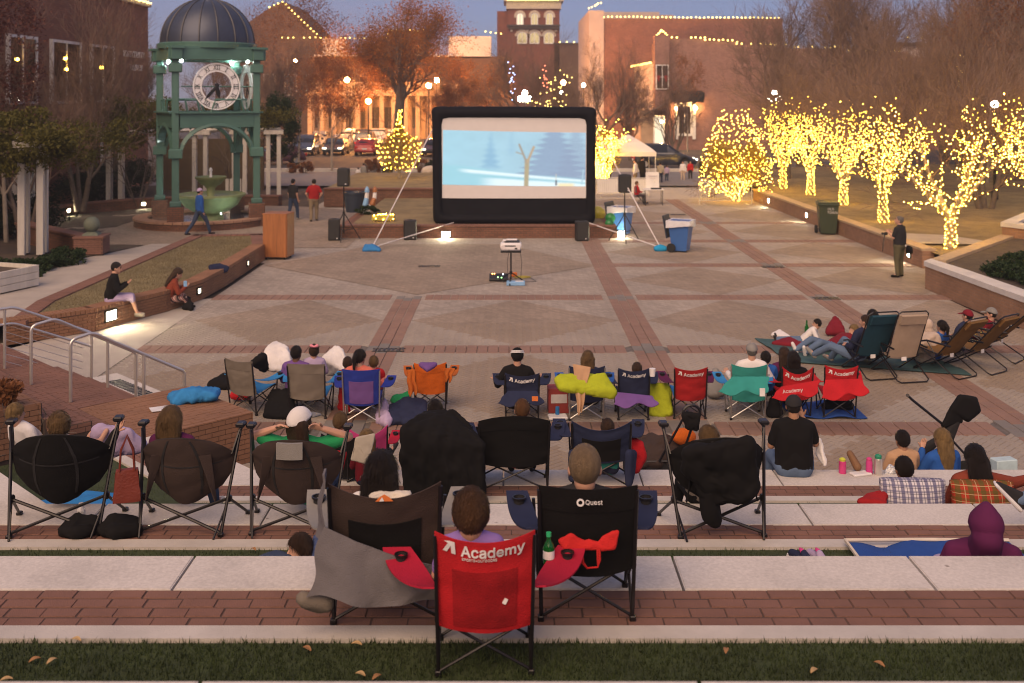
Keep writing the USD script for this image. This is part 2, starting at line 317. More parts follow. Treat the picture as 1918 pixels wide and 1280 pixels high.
slabj = [[-1.7, -.1, 1.5, 3.1, 4.7, 6.3, 7.9], [-3.72, -2.2, -.6, 1.0, 2.63, 4.23, 5.85, 7.4], [-2.1, 1.06, 2.62, 4.2, 5.8], [-1.25, .75, 2.3, 3.9, 5.5], [0]]
def blades(poly, z, n, h, seed, near=None):
    r = np.random.default_rng(seed); x0, y0, x1, y1 = poly.bounds; pts = []
    from shapely import contains_xy
    while sum(map(len, pts)) < n:
        c = np.c_[r.uniform(x0, x1, n), r.uniform(y0, y1, n)]; c = c[contains_xy(poly, c[:, 0], c[:, 1])]; c = c[np.abs(c[:, 0]) < c[:, 1] * .52 + .5]
        pts.append(c)
        if len(c) < 5: break
    p = np.vstack(pts)[:n]; n = len(p); a = r.uniform(0, 6.28, n); w = .0035 * r.uniform(.7, 1.4, n); hh = h * r.uniform(.5, 1.15, n); l = h * .5
    base = np.c_[p, np.full(n, z)]; d = np.c_[np.cos(a), np.sin(a), np.zeros(n)] * w[:, None]
    tip = base + np.c_[r.normal(0, l * .6, (n, 2)), hh]
    v = np.stack([base - d, base + d, tip], 1).reshape(-1, 3); return v, np.arange(3 * n).reshape(-1, 3)
for k in range(5):
    z, (q0, q1, q2, q3, q4) = TZ[k], cuts[k]; t = thing('seating_terrace', kind='structure')
    s1 = (2.05, 2.05, 3.0, 4., 5)[k]
    full = Polygon(strip(q0, q4 + .0, s1=s1 if k else 2.05)).buffer(0)
    obj('core', MB().prism(full.buffer(-.004), -.05 if k == 0 else TZ[k - 1] - .1, z - .09), 'concrete', t)
    sp = Polygon(strip(q0, q1, s1=s1)).buffer(0); x0 = -9.
    for x1 in slabj[k] + [9.4]:
        piece = sp.intersection(Polygon([(x0 + .005, -5), (x1 - .005, -5), (x1 - .005 + (0 if x1 == 9.4 else 0), 30), (x0 + .005, 30)])); x0 = x1
        for g in getattr(piece, 'geoms', [piece]):
            if g.area > .02:
                m_ = MB().prism(g.buffer(-.004), z - .088, z); m2 = MB().prism(g.buffer(-.012), z, z + .004); obj('slab', MB().mesh(m_.m()).mesh(m2.m()), 'concrete', t)
    obj('mortar_bed', MB().prism(Polygon(strip(q1 + .002, q2, s1=s1)).buffer(0), z - .088, z - .0035), 'mortar_light', t)
    # bricks of the main run, one by one; the wing's bricks follow its direction
    rows = max(1, round((q2 - q1) / .108)); rh = (q2 - q1) / rows; cnt = 0; rest = MB()
    bricks = []
    for r_ in range(rows):
        qc = q1 + (r_ + .5) * rh; xl = P1[0] - .4142 * qc; n = int((9.4 - xl) / .212)
        for i in range(n):
            x = xl + (i + .5) * .212 + (.09 if r_ % 2 else 0) + random.uniform(-.003, .003)
            bricks.append((x, 12.71 - qc, .208, rh - .015, 0))
        n = int((s1 + .4142 * qc) / .212)
        for i in range(n):
            p = wing(-.4142 * qc + (i + .5) * .212, -qc); bricks.append((p[0], p[1], .203, rh - .008, 3 * math.pi / 4))
    bricks.sort(key=lambda b: abs(b[0]))
    for b in bricks:
        g = MB().add(paver(b, b[2], b[3], b[4], z + .001 + random.uniform(-.002, .003), e=.0035, dz=.02), PF)
        if k < 3 and cnt < 295 and abs(b[0]) < b[1] * .5 + .3: obj('brick', g, 'brick_red', t); cnt += 1
        elif abs(b[0]) < b[1] * .6 + .5: rest.mesh(g.m())
    if rest.n: tag(obj('bricks', rest, 'brick_red', t), kind='stuff')
    obj('kerb', MB().prism(Polygon(strip(q2 + .003, q3, s1=s1)).buffer(0), z - .088, z + .012), 'kerbstone', t)
    gp = Polygon(strip(q3, q4, s1=s1 if k != 0 else 2.3)).buffer(-.01)
    obj('turf_bed', MB().prism(gp, z - .088, z - .01), 'turf', t)
    if k < 3: tag(obj('turf', blades(gp, z - .012, (9000, 26000, 60000)[k], (.03, .035, .04)[k], 5 + k), 'turf_blade', t), kind='stuff')
leafcol = [mat('leaf_brown', (.30, .15, .06), .8), mat('leaf_tan', (.42, .28, .13), .8)]
for k, (px, py, z) in enumerate(((65, 1238, 2.1), (97, 1240, 2.1), (575, 1217, 2.1), (668, 1208, 2.1), (1647, 1246, 2.1), (675, 1265, 2.1), (706, 1270, 2.1), (1525, 1258, 2.1), (475, 1030, 1.4), (12, 1275, 2.1), (1360, 1220, 2.1), (143, 1200, 2.1))):
    p = G(px, py, z + .02); a = random.uniform(0, 6)
    lf = MB().sheet(lambda u, w: ((u - .5) * .062, (w - .5) * .03 * (1 - (2 * u - 1) ** 2 * .8), .012 * np.sin(u * 3) + .02 * (w - .5) ** 2), 6, 4, .002).xf(RZ(a), p)
    tag(obj('fallen_leaf', lf, leafcol[k % 2]), 'dry curled brown leaf lying on the turf or kerb of the terraces', 'leaf', 'dry leaves on the terraces')
# ---------------------------------------------------------------- brick block, landing, stairs and planter at the left wing
def brick_rect(o, u, v, Lu, Lv, bl=.203, bh=.068, gap=.009, bond=.5, proud=.006):
    "bricks laid over a rectangle: o corner, u and v unit directions; every brick one raised box"
    o, u, v = (np.asarray(x, float) for x in (o, u, v)); n = np.cross(u, v); out = []; j = 0; y = 0.0
    while y < Lv - 1e-3:
        h = min(bh, Lv - y); x = -bl * bond * (j % 2)
        while x < Lu - 1e-3:
            a, b = max(x, 0) + gap / 2, min(x + bl, Lu) - gap / 2
            if b - a > .02:
                q = proud + random.uniform(-.002, .002); P = [o + u * p + v * (y + r) + n * w for w in (-.012, q) for p, r in ((a, gap / 2), (b, gap / 2), (b, h - gap / 2), (a, h - gap / 2))]
                out.append((np.array(P), PF))
            x += bl
        y += bh; j += 1
    return out
d3, n3, up = np.array([-ca, ca, 0]), np.array([ca, ca, 0]), np.array([0, 0, 1.0])
w3 = lambda s, t, z: np.array([*wing(s, t), z])
def bricks_to(t, groups, m, cap=300, name='brick'):
    allb = [b for g in groups for b in g]
    for b in allb[:cap]: obj(name, MB().add(*b), m, t)
    if len(allb) > cap:
        mb = MB()
        for b in allb[cap:]: mb.add(*b)
        tag(obj(name + 's', mb, m, t), kind='stuff')
blk = thing('brick_block', 'low flat brick block at the foot of the steps with blue jacket on it', 'brick block')
pl = lambda s0, s1, t0, t1: Polygon([wing(s0, t0), wing(s1, t0), wing(s1, t1), wing(s0, t1)])
obj('core', MB().prism(pl(2.06, 3.95, -.5, 1.25), -.04, .69), 'mortar', blk)
bricks_to(blk, [brick_rect(w3(2.055, -.1, .0), n3, up, 1.35, .69), brick_rect(w3(2.055, -.52, .692), n3, d3, 1.77, 1.9, .203, .105)], 'brick_orange', 300)
lan = thing('brick_steps', 'broad red brick landing with steps and steel handrails, left of the terraces', 'brick steps')
obj('core', MB().prism(pl(3.96, 9.2, -.62, .28), -.04, .688), 'mortar', lan)
bricks_to(lan, [brick_rect(w3(3.97, -.62, .69), n3, d3, .89, 5.2, .203, .105)], 'brick_red', 200)
for k in range(4): obj('step', MB().prism(pl(4.25, 7.1, .28 + .27 * k, .28 + .27 * (k + 1)), -.03, .56 - .14 * k), 'brick_red', lan)
for k in range(3):
    z = .84 + .0 + .14 * k; t0 = -.62 - .3 * k
    obj('core', MB().prism(pl(2.36, 9.2, t0 - .3, t0), .5, z - .01), 'mortar', lan)
    bricks_to(lan, [brick_rect(w3(2.37, t0 - .3, z - .008), n3, d3, .29, 6.6, .203, .105), brick_rect(w3(2.36, t0 - .29, z - .13), n3, up, .28, .12)], 'brick_red', 60)
plt_ = thing('brick_planter', 'square brick planter with a dry shrub beside the steps', 'planter')
obj('core', MB().prism(pl(2.42, 4.4, -3.0, -1.53), .6, 1.31), 'mortar', plt_)
bricks_to(plt_, [brick_rect(w3(2.415, -3.0, .7), n3, up, 1.46, .61), brick_rect(w3(2.415, -1.8, 1.312), n3, d3, .26, 1.98, .203, .1), brick_rect(w3(2.415, -3.0, 1.312), n3, d3, 1.19, .3, .203, .1)], 'brick_orange', 200)
obj('soil', MB().prism(pl(2.72, 4.3, -2.95, -1.83), 1.25, 1.30), 'soil', plt_)
# ================================================================ stage lawns, right wall, planters, street
glow('lamp_warm', (1.0, .82, .5), 16.0); glow('lamp_white', (1.0, .86, .55), 170.0); glow('bulb', (1.0, .54, .05), 52.0); glow('bulb_roof', (1.0, .68, .16), 4.5)
glow('lamp_orange', (1.0, .38, .08), 1500.0); glow('lamp_sconce', (1.0, .55, .2), 170.0); glow('lamp_globe', (1.0, .92, .72), 60.0)
mat('coping', (.56, .53, .50), .8, .12, 2., .25, 70, det=7); mat('tan_cap', (.42, .31, .19), .85, .16, 2., .25, 70)
mat('black_metal', (.02, .02, .022), .45, .1, 5, metal=.5); mat('steel', (.66, .62, .58), .36, .06, 8, metal=.75)
def wall_along(pts, th, side=1):
    l = LineString(pts); return l.buffer(th * side, single_sided=True, join_style=2) if side else l.buffer(th / 2, cap_style=2, join_style=2)
st = thing('stage_wall', 'low red brick stage wall under the inflatable screen, with a lit lamp set in it', 'brick wall')
sy = 38.7
obj('wall', MB().box((-1.25, sy + .2, .2), (10.1, .4, .42)), 'stage_brick', st)
obj('wall', MB().box((3.6, sy + 2.6, .2), (.4, 4.39, .42)), 'stage_brick', st); obj('wall', MB().box((-6.1, sy + 2.6, .2), (.4, 4.39, .42)), 'stage_brick', st)
capb = MB()
for i in range(int(10.2 / .21)): capb.box((-6.3 + (i + .5) * .21, sy + .19, .435), (.2, .44, .06), bev=.008)
tag(obj('cap_bricks', capb, 'brick_red', st), kind='stuff')
def wall_lamp(px, py, y, w=.3, h=.17, m='lamp_white', face=-1, label=None, x=None):
    p = at(px, py, y); t = thing('wall_lamp', label, 'wall lamp', p, group='lamps set in the low walls')
    if face == -1: obj('lens', MB().box((0, -.012, 0), (w, .02, h)), m, t); obj('frame', MB().box((0, -.008, h / 2 + .02), (w + .08, .05, .04)).box((0, -.008, -h / 2 - .02), (w + .08, .05, .04)).box((-w / 2 - .02, -.008, 0), (.04, .05, h)).box((w / 2 + .02, -.008, 0), (.04, .05, h)), 'black_metal', t)
    else: obj('lens', MB().box((-.012, 0, 0), (.02, w, h)), m, t); obj('frame', MB().box((-.008, 0, h / 2 + .02), (.05, w + .08, .04)).box((-.008, 0, -h / 2 - .02), (.05, w + .08, .04)).box((-.008, -w / 2 - .02, 0), (.05, .04, h)).box((-.008, w / 2 + .02, 0), (.05, .04, h)), 'black_metal', t)
    return t
wall_lamp(835, 439, sy, label='bright lamp in the stage wall below the left end of the screen')
wall_lamp(1163, 438, sy + .1, .22, .17, label='bright lamp at the right end of the stage wall behind the speaker stand')
def slab(name, pts, m, z=None):
    v = np.array([(*p, z) if z is not None else p for p in pts], float); mb = MB(); n = len(v)
    mb.add(v, [[0, i, i + 1] for i in range(1, n - 1)]); return struct(name, mb, m)
def rough(name, x0, x1, y0, y1, zf, m, n=60, amp=.02):
    u, w = np.meshgrid(np.linspace(x0, x1, n), np.linspace(y0, y1, n), indexing='ij'); z = zf(u, w) + (meshkit.fbm(np.stack([u * 2.2, w * 2.2, 0 * u], -1), 4) - .5) * 2 * amp
    I = np.arange(n * n).reshape(n, n); q = np.stack([I[:-1, :-1], I[1:, :-1], I[1:, 1:], I[:-1, 1:]], -1).reshape(-1, 4)
    return struct(name, MB().add(np.stack([u, w, z], -1).reshape(-1, 3), q), m)
rough('stage_lawn', -5.9, 3.4, sy + .38, 49.5, lambda x, y: .42 + .0 * y, 'dry_lawn')
rough('upper_lawn', -8.7, 3.2, 49.75, 60, lambda x, y: .84 + .0 * y, 'dry_lawn')
struct('lawn_base', MB().box((-1.25, 44.3, .17), (9.4, 10.4, .42)).box((-2.75, 55, .36), (11.6, 10.2, .8)), 'soil')
t = thing('lawn_wall', 'long low brick wall between the two dry lawns behind the left speaker', 'brick wall')
obj('wall', MB().box((-2.7, 49.6, .42), (12, .35, .8)), 'stage_brick', t); obj('cap', MB().box((-2.7, 49.58, .85), (12.06, .42, .06)), 'brick_red', t)
obj('wall', MB().box((-8.6, 54.9, .40), (.35, 10.2, .78)), 'stage_brick', t)
slab('cross_path', [(-26, 60, .1), (40, 60, .1), (40, 71, .1), (-26, 71, .1)], 'path_grey')
slab('side_walk', [(-9.2, 33, -.02), (-5.5, 33, -.02), (-5.5, 61, -.02), (-9.2, 61, -.02)], 'walkway')
slab('street', [(-120, 73, .08), (160, 73, .08), (160, 150, .08), (-120, 150, .08)], 'asphalt')
struct('kerb', MB().box((0, 72.4, .1), (120, .5, .26)), 'kerbstone')
slab('plaza_end', [(3.8, 53.4, -.004), (12.6, 53.4, -.004), (14, 72, .0), (2.4, 72, .0)], 'walkway')
# right-hand low wall and lawn
rw = thing('lawn_wall', 'long low tan wall with a pale cap along the right side of the plaza below the lit trees', 'low wall')
obj('wall', MB().prism([(12.26, 31.9), (12.62, 31.9), (12.25, 52.6), (11.88, 52.6)], -.03, .52), 'planter_brick', rw)
for i in range(17):
    a, b = i / 17, (i + 1) / 17 - .0009; q = lambda s, o: (12.26 + (11.88 - 12.26) * s + o, 31.9 + 20.7 * s)
    obj('cap_stone', MB().prism([q(a, -.03), q(a, .42), q(b, .42), q(b, -.03)], .52, .59), 'tan_cap', rw)
for px, py, y, lb in ((1431, 371, 49.6, 'small bright lamp in the right wall near the metal barrier'), (1496, 399, 43.6, 'small bright lamp in the right wall left of the dark green bin'), (1716, 484, 32.9, 'lamp low in the right wall behind the photographer')):
    x = 12.26 + (11.88 - 12.26) * (y - 31.9) / 20.7; tt = wall_lamp(px, py, y, .2, .16, face=0, label=lb)
    UsdGeom.XformCommonAPI(UsdGeom.Xform(tt)).SetTranslate((float(x), y, .3)) if False else tt.GetAttribute('xformOp:translate').Set(Gf.Vec3d(float(x), y, .28))
rough('right_lawn', 12.5, 60, 28, 70, lambda x, y: .50 + np.clip(x - 20, 0, 40) * .02, 'dry_lawn', 110, .03)
slab('lawn_path', [(12.7, 33.3, .55), (15.4, 33.0, .55), (14.4, 35.3, .55), (12.65, 36, .55)], 'walkway')
pa = thing('stone_planter', 'big raised planter with white coping and low evergreen at the right edge', 'planter')
C = np.array([11.03, 28.6]); A_, B_ = np.array([11.75, 12.5]), np.array([15.6, 34.1])
poly = Polygon([C, A_, (30, 12.5), (30, 34), B_])
obj('wall', MB().prism(poly.buffer(-.03), -.03, .60), 'planter_brick', pa)
ring = poly.difference(poly.buffer(-.5))
for i in range(11):
    a, b = C + (A_ - C) * i / 11, C + (A_ - C) * ((i + 1) / 11 - .001); g = nrm(B_ - C)
    obj('coping_stone', MB().prism([a, b, b + (.48, 0), a + (.48, 0) if i else a + g * .55], .60, .73 + .002 * (i % 2)), 'coping', pa)
for i in range(6):
    g = B_ - C; nn_ = np.array([g[1], -g[0]]) / np.linalg.norm(g) * .42
    a, b = C + g * (i / 6 + (.07 if i == 0 else 0)), C + g * ((i + 1) / 6 - .001); obj('coping_stone', MB().prism([a, b, b + nn_, a + nn_], .60, .722 + .002 * (i % 2)), 'tan_cap', pa)
obj('soil', MB().prism(poly.buffer(-.45), .6, .66), 'soil', pa)
pass
pb = thing('stone_planter', 'second smaller planter with white coping behind the evergreen at the right edge', 'planter')
poly2 = Polygon([(15.6, 34.1), (18.6, 28.9), (26, 28.9), (26, 38), (18.5, 38)])
obj('wall', MB().prism(poly2.buffer(-.04), .4, .98), 'planter_brick', pb); obj('coping', MB().prism(poly2.difference(poly2.buffer(-.45)), .98, 1.12), 'coping', pb); obj('soil', MB().prism(poly2.buffer(-.44), .9, 1.04), 'soil', pb)
# ================================================================ leaves, trees
def leaves(c, r, n, size, seed, flat=.5, shell=.0, clump=0):
    "n small leaf faces in an ellipsoid, gathered in clumps"
    q = np.random.default_rng(seed); p = q.normal(size=(n, 3)); p /= np.linalg.norm(p, axis=1, keepdims=True); p *= (shell + (1 - shell) * q.random((n, 1)) ** .4)
    if clump:
        k = q.normal(size=(clump, 3)); k /= np.linalg.norm(k, axis=1, keepdims=True); k *= .35 + .6 * q.random((clump, 1)) ** .5; w = q.integers(0, clump, n); p = k[w] + p * .27 * (.6 + .9 * q.random((clump, 1)))[w]
    return leaf_faces(p * r + c, size, q)
def leaf_faces(p, size, q):
    n = len(p); a = q.normal(size=(n, 3)); a /= np.linalg.norm(a, axis=1, keepdims=True); b = np.cross(a, q.normal(size=(n, 3))); b /= np.linalg.norm(b, axis=1, keepdims=True)
    s = size * q.uniform(.6, 1.3, (n, 1)); v = np.stack([p - a * s, p + b * s * .45, p + a * s, p - b * s * .45], 1).reshape(-1, 3); return v, np.arange(4 * n).reshape(-1, 4)
def leafmat(name, c1, c2, tr=.3):
    made.add(name); usdkit.material(stage, '/World/Looks/' + name, {'g': ('geometry', {}), 'r': ('rgb_ramp', dict(ramp=[(0, c1), (1, c2)])), 'd': ('principled_bsdf', dict(roughness=.6, specular_ior_level=.3)), 't': ('translucent_bsdf', {}), 'x': ('mix_closure', dict(fac=tr))},
        [('g.random_per_island', 'r.fac'), ('r.color', 'd.base_color'), ('r.color', 't.color'), ('d.BSDF', 'x.closure1'), ('t.BSDF', 'x.closure2')], surface='x.closure'); return name
leafmat('leaf_orange', (.34, .13, .03), (.50, .23, .07), .45); leafmat('leaf_rust', (.22, .09, .035), (.36, .15, .05), .4); leafmat('leaf_olive', (.10, .09, .014), (.24, .19, .04)); leafmat('leaf_green', (.02, .04, .01), (.065, .09, .02)); leafmat('leaf_dark', (.015, .025, .008), (.045, .06, .02)); leafmat('leaf_yellow', (.30, .22, .03), (.42, .30, .06)); leafmat('leaf_redbrown', (.10, .03, .02), (.20, .07, .035))
mat('bark', (.13, .10, .08), .9, .3, 5, .8, 30); mat('bark_pale', (.27, .225, .18), .85, .25, 4, .6, 30); mat('twig', (.175, .11, .078), .85, .25, 3)
def grow(seed, h, r0, stems=1, spread=.5, levels=4, first=.3, kids=(3, 4), droop=0.0, up=.25, ratio=.62):
    "branches as (level, points, radii)"
    q = np.random.default_rng(seed); out = []
    def br(p, d, L, r, lv):
        n = 4 if lv < 3 else 3; pts, rr = [p], [r]
        for i in range(n):
            d = nrm(d + q.normal(0, .13 if lv else .05, 3) + np.array([0, 0, up * .18 - droop * lv * .05])); p = p + d * L / n; pts.append(p); rr.append(r * (1 - (i + 1) / n * (.38 if lv < levels else .7)))
        out.append((lv, np.array(pts), np.array(rr)))
        if lv < levels:
            k = q.integers(kids[0], kids[1] + 1)
            for j in range(k):
                f = 1.0 if j < 2 else q.uniform(.35, .9); i = min(n, int(f * n)); b = pts[i]; a, c, _ = frame(pts[i] - pts[i - 1]); g = q.uniform(0, 6.28); w = spread * q.uniform(.6, 1.35)
                br(b, nrm(nrm(pts[i] - pts[i - 1]) + (a * math.cos(g) + c * math.sin(g)) * w), L * ratio * q.uniform(.75, 1.25), rr[i] * q.uniform(.55, .75), lv + 1)
    if stems == 1: br(np.zeros(3), np.array([0, 0, 1.0]), h * first, r0, 0)
    else:
        for k in range(stems):
            g = 6.28 * k / stems + q.uniform(-.3, .3); br(np.array([math.cos(g), math.sin(g), 0]) * r0 * .8, nrm([math.cos(g) * spread * .55, math.sin(g) * spread * .55, 1.0]), h * first * q.uniform(.8, 1.2), r0 * q.uniform(.55, .9), 0)
    return out
def wood(sk, lo, hi, sides):
    mb = MB()
    for lv, p, r in sk:
        if lo <= lv <= hi: mb.tube(p, np.maximum(r, .004), sides[min(lv, len(sides) - 1)], cap=lv < 2)
    return mb
def tree(name, label, loc, sk, group=None, cat='tree', barkm='bark', leaf=None, split=1, rz=0, tw='twig'):
    t = thing(name, label, cat, loc, rz, group); obj('trunk', wood(sk, 0, split, [8, 6]), barkm, t, smooth=60); 
    cr = thing_part('crown', t); obj('branches', wood(sk, split + 1, 9, [5, 4, 4, 3, 3]), tw, cr)
    if leaf: tag(obj('leaves', leaf[0], leaf[1], cr), kind='stuff')
    return t
def thing_part(name, parent): return UsdGeom.Xform.Define(stage, numbered(pathof(parent), name)).GetPrim()
ICO = trimesh.creation.icosphere(0); OCT = trimesh.creation.icosphere(0)
def bulbs_at(P, r): 
    v = (P[:, None] + ICO.vertices[None] * r).reshape(-1, 3); f = (ICO.faces[None] + (np.arange(len(P)) * len(ICO.vertices))[:, None, None]).reshape(-1, 3); return v, f
def string_lights(label, loc, P, r=.026, m='bulb', group=None, rz=0, wire=None):
    t = thing('string_lights', label, 'string lights', loc, rz, group); tag(obj('bulbs', bulbs_at(np.asarray(P, float), r), m, t), kind='stuff')
    if wire is not None: obj('wire', wire, 'black_metal', t)
    return t
def wrap(sk, q, maxlv, step, zmax, thin=1.0):
    P, mb = [], MB()
    for lv, p, r in sk:
        if lv > maxlv: continue
        L = np.linalg.norm(np.diff(p, axis=0), axis=1).sum(); n = int(L / step * (5.0 if lv == 0 else 2.0 if lv == 1 else 1.0)); keep = 1.0 if lv < 2 else thin; tt = np.linspace(0, len(p) - 1, max(n, 2)); w = []
        for s in tt:
            i = min(int(s), len(p) - 2); c = p[i] + (p[i + 1] - p[i]) * (s - i); a, b, _ = frame(p[i + 1] - p[i]); g = s * (31 if lv == 0 else 13) + lv; rr = r[i] + .03
            o = c + (a * math.cos(g) + b * math.sin(g)) * rr
            if o[2] < zmax + q.normal(0, .5) and q.random() < keep: P.append(o + q.normal(0, .015, 3)); w.append(o)
        if len(w) > 2: mb.tube(w, .006, 3, cap=False)
    return np.array(P), mb
def vase(seed, h, wd=1.0):
    "short trunk, then six or seven long limbs opening upward, fine twigs on top"
    q = np.random.default_rng(seed); out = [(0, np.array([(0, 0, 0), (.02, .01, .45), (0, .03, .95)]), np.array([.15, .13, .135]))]; n = int(q.integers(6, 8))
    for k in range(n):
        g = 6.28 * k / n + q.uniform(-.3, .3); w = q.uniform(.42, .92) * wd; L = h * q.uniform(.40, .55); pts, rr, p, d = [np.array([0, .02, .9])], [.075], np.array([0, .02, .9]), nrm([math.cos(g) * w, math.sin(g) * w, .8])
        for i in range(5): d = nrm(d + q.normal(0, .10, 3) + (0, 0, .16)); p = p + d * L / 5; pts.append(p); rr.append(.075 - .011 * (i + 1))
        out.append((1, np.array(pts), np.array(rr)))
        for j in range(6):
            i = int(q.integers(1, 6)); sub = grow(int(q.integers(1e6)), h * .55, .02, 1, .55, 3, .42, (3, 4), up=.5, ratio=.66); dd = nrm(pts[i] - pts[i - 1] + q.normal(0, .38, 3)); a, b, _ = frame(dd); M = np.stack([a, b, dd], 1)
            out += [(lv + 2, pp @ M.T + pts[i], r_ * .9) for lv, pp, r_ in sub]
    return out
# the row of lit trees on the right lawn: three skeletons, each tree placed by itself
row = [((1780, 466), 'nearest bare lit tree, forked wide, at the right'), ((1655, 416), 'second bare lit tree, left of the photographer'), ((1580, 384), 'third lit tree above the dark green bin'), ((1518, 365), 'fourth lit tree from the right along the wall'), ((1467, 353), 'fifth lit tree in the row, beside the widest lit tree')]
sks = [vase(31, 6.4), vase(47, 6.4, .6), vase(58, 6.2, .65)]
lit0 = []
for k, ((px, py), lb) in enumerate(row):
    p = G(px, py, .5); i = (0, 1, 2, 1, 2)[k]; rz = 1.9 * k
    if k < 3:
        tr = tree('lit_tree', lb, p, sks[i], 'bare trees wrapped in lights on the right lawn', barkm='bark_pale', rz=rz)
        P, w = wrap(sks[i], np.random.default_rng(k), 3, .088, 3.6, .40); sl = string_lights('lights wound round the ' + lb, p, P, .013, group='lights wound round the trees', rz=rz, wire=w); lit0.append((tr, sl))
    else:
        dup(lit0[i][0], p, rz, lb); dup(lit0[i][1], p, rz, 'lights wound round the ' + lb)
def spiral_lights(label, loc, rad, z0, z1, turns, n, q, leafm, treelabel, r=.016, apex=0.0):
    t = thing('lit_tree', treelabel, 'tree', loc); s = np.linspace(0, 1, n)
    R = lambda u: rad * np.interp(u, [0, .14, .34, .50, .60, .68, .8, 1.0], [.45, .85, 1.0, .95, .52, .2, .1, .04])
    u = s; ang = u * turns * 6.28; P = np.c_[R(u) * np.cos(ang), R(u) * np.sin(ang), z0 + (z1 - z0) * u] + q.normal(0, .05, (n, 3))
    obj('trunk', MB().tube([(0, 0, 0), (0, .02, z0 + (z1 - z0) * .5), (0, 0, z1)], [.09, .06, .01], 7), 'bark_pale', t)
    cr = thing_part('crown', t); m = 6000; uu = q.random(m) ** .8; aa = q.uniform(0, 6.28, m); rr = R(uu) * np.sqrt(q.random(m)) * 1.02
    obj('branches', wood(grow(int(n), z1 * 1.2, .07, 1, 1.0, 3, .5), 0, 9, [4, 3, 3]), 'twig', cr)
    tag(obj('leaves', leaf_faces(np.c_[rr * np.cos(aa), rr * np.sin(aa), z0 + (z1 - z0) * uu], .05, q), leafm, cr), kind='stuff')
    return string_lights(label, loc, P, r, group='lights wound round the trees')
q = np.random.default_rng(3)
spiral_lights('rings of lights round the small leafy tree left of the screen', G(748, 334, .85), 1.15, .35, 3.5, 11, 230, q, 'leaf_yellow', 'small leafy tree ringed with lights, left of the screen')
# the widest lit tree, low branches near the barrier
skw = grow(77, 6.0, .14, 4, 1.15, 4, .22, (4, 5), up=.25, ratio=.66)
p = G(1378, 392, 0); p[1] = 52.5; p[0] = (1378 - CX) * 52.5 / F
tw_ = tree('lit_tree', 'widest lit tree, branching low, behind the metal barrier', p, skw, barkm='bark_pale', leaf=(leaves(np.array([0, 0, 1.9]), np.array([1.7, 1.7, 1.3]), 9000, .05, 4, clump=60), 'leaf_yellow'))
P = []
qq = np.random.default_rng(8)
for k in range(15):
    z = .5 + k * .27; R = 1.75 * np.interp(z, [0, .5, 1.6, 3, 4.4], [.5, 1.0, 1.0, .75, .35]); n = int(28 * R / 1.75) + 6
    for a in np.linspace(0, 6.28, n) + qq.uniform(0, 6): P.append((R * math.cos(a) * qq.uniform(.8, 1.08), R * math.sin(a) * qq.uniform(.8, 1.08), z + .12 * math.sin(3 * a) + qq.normal(0, .06)))
P2, w2 = wrap(skw, qq, 2, .16, 4.2, .5)
string_lights('lights strung round the widest lit tree by the barrier', p, np.vstack([P, P2]), .016, group='lights wound round the trees', wire=w2)
# lit shrubs behind the screen's right edge
sk5 = grow(91, 5.2, .1, 5, .8, 4, .3, (3, 4), up=.8)
p = np.array([(1128 - CX) * 60 / F, 60., .1]); tree('lit_tree', 'lit tree half hidden by the right edge of the screen', p, sk5, barkm='bark_pale', leaf=(leaves(np.array([0, 0, 2.0]), np.array([1.1, 1.1, 1.2]), 3000, .05, 5, clump=40), 'leaf_yellow'))
P, w = wrap(sk5, qq, 3, .13, 3.4, .5); string_lights('lights in the tree half hidden by the right edge of the screen', p, P, .018, group='lights wound round the trees', wire=w)
sk6 = sks[1]; p = np.array([18.8, 38.0, .6]); tree('lit_tree', 'lit tree cut by the right edge of the picture', p, sk6, barkm='bark_pale'); P, w = wrap(sk6, qq, 3, .1, 3.9, .55); string_lights('lights in the tree cut by the right edge of the picture', p, P, .0145, group='lights wound round the trees', wire=w)
# bare trees: three kinds, many places
bare = [grow(101, 11, .2, 1, .62, 6, .26, (4, 5), up=.7, ratio=.68), grow(112, 10, .16, 3, .6, 6, .24, (3, 4), up=.8, ratio=.70), grow(123, 12, .22, 1, .7, 6, .28, (4, 5), up=.6, ratio=.67)]; print('bare segs', [len(b) for b in bare])
bpl = [(15.5, 60, 1.0), (19, 55, .95), (23, 62, 1.0), (27, 57, 1.05), (31, 66, 1.1), (20, 74, 1.0), (36, 70, 1.1), (25, 48, .9), (30, 50, .85), (34, 80, 1.1), (40, 88, 1.1), (28, 84, 1.0), (22.5, 41, .8), (3.5, 80, .85), (6.5, 76, .8), (9.3, 84, .8), (12, 80, .8), (1.2, 88, .9), (-16.5, 76, 1.), (-21, 84, 1.05), (-25, 92, 1.1), (33, 60, 1.), (38, 62, 1.05), (44, 78, 1.2), (17, 68, .9), (19.5, 44, .7), (25, 41, .75), (21.5, 50, .8), (33, 50, .85), (23, 70, 1.05), (30, 74, 1.1), (34, 68, 1.1), (38, 76, 1.1), (28, 66, 1.05), (-6, 92, .85), (-30, 80, 1.2)]
btree = []
for k, (x, y, s) in enumerate(bpl):
    i = k % 3; side = 'right of the brick shops' if x > 14 else 'beside the parked cars' if x < -10 else 'behind the screen'
    lb = f"bare brown tree with fine twigs, {side}"; gr = f'bare trees {side}'
    if len(btree) < 3: btree.append(tree('bare_tree', lb, (x, y, .1), bare[i], gr, split=1)); 
    else: dup(btree[i], (x, y, .1), rng.uniform(0, 6.28), lb, gr, scale=s * (1.5 if x > 14 else 1.15))
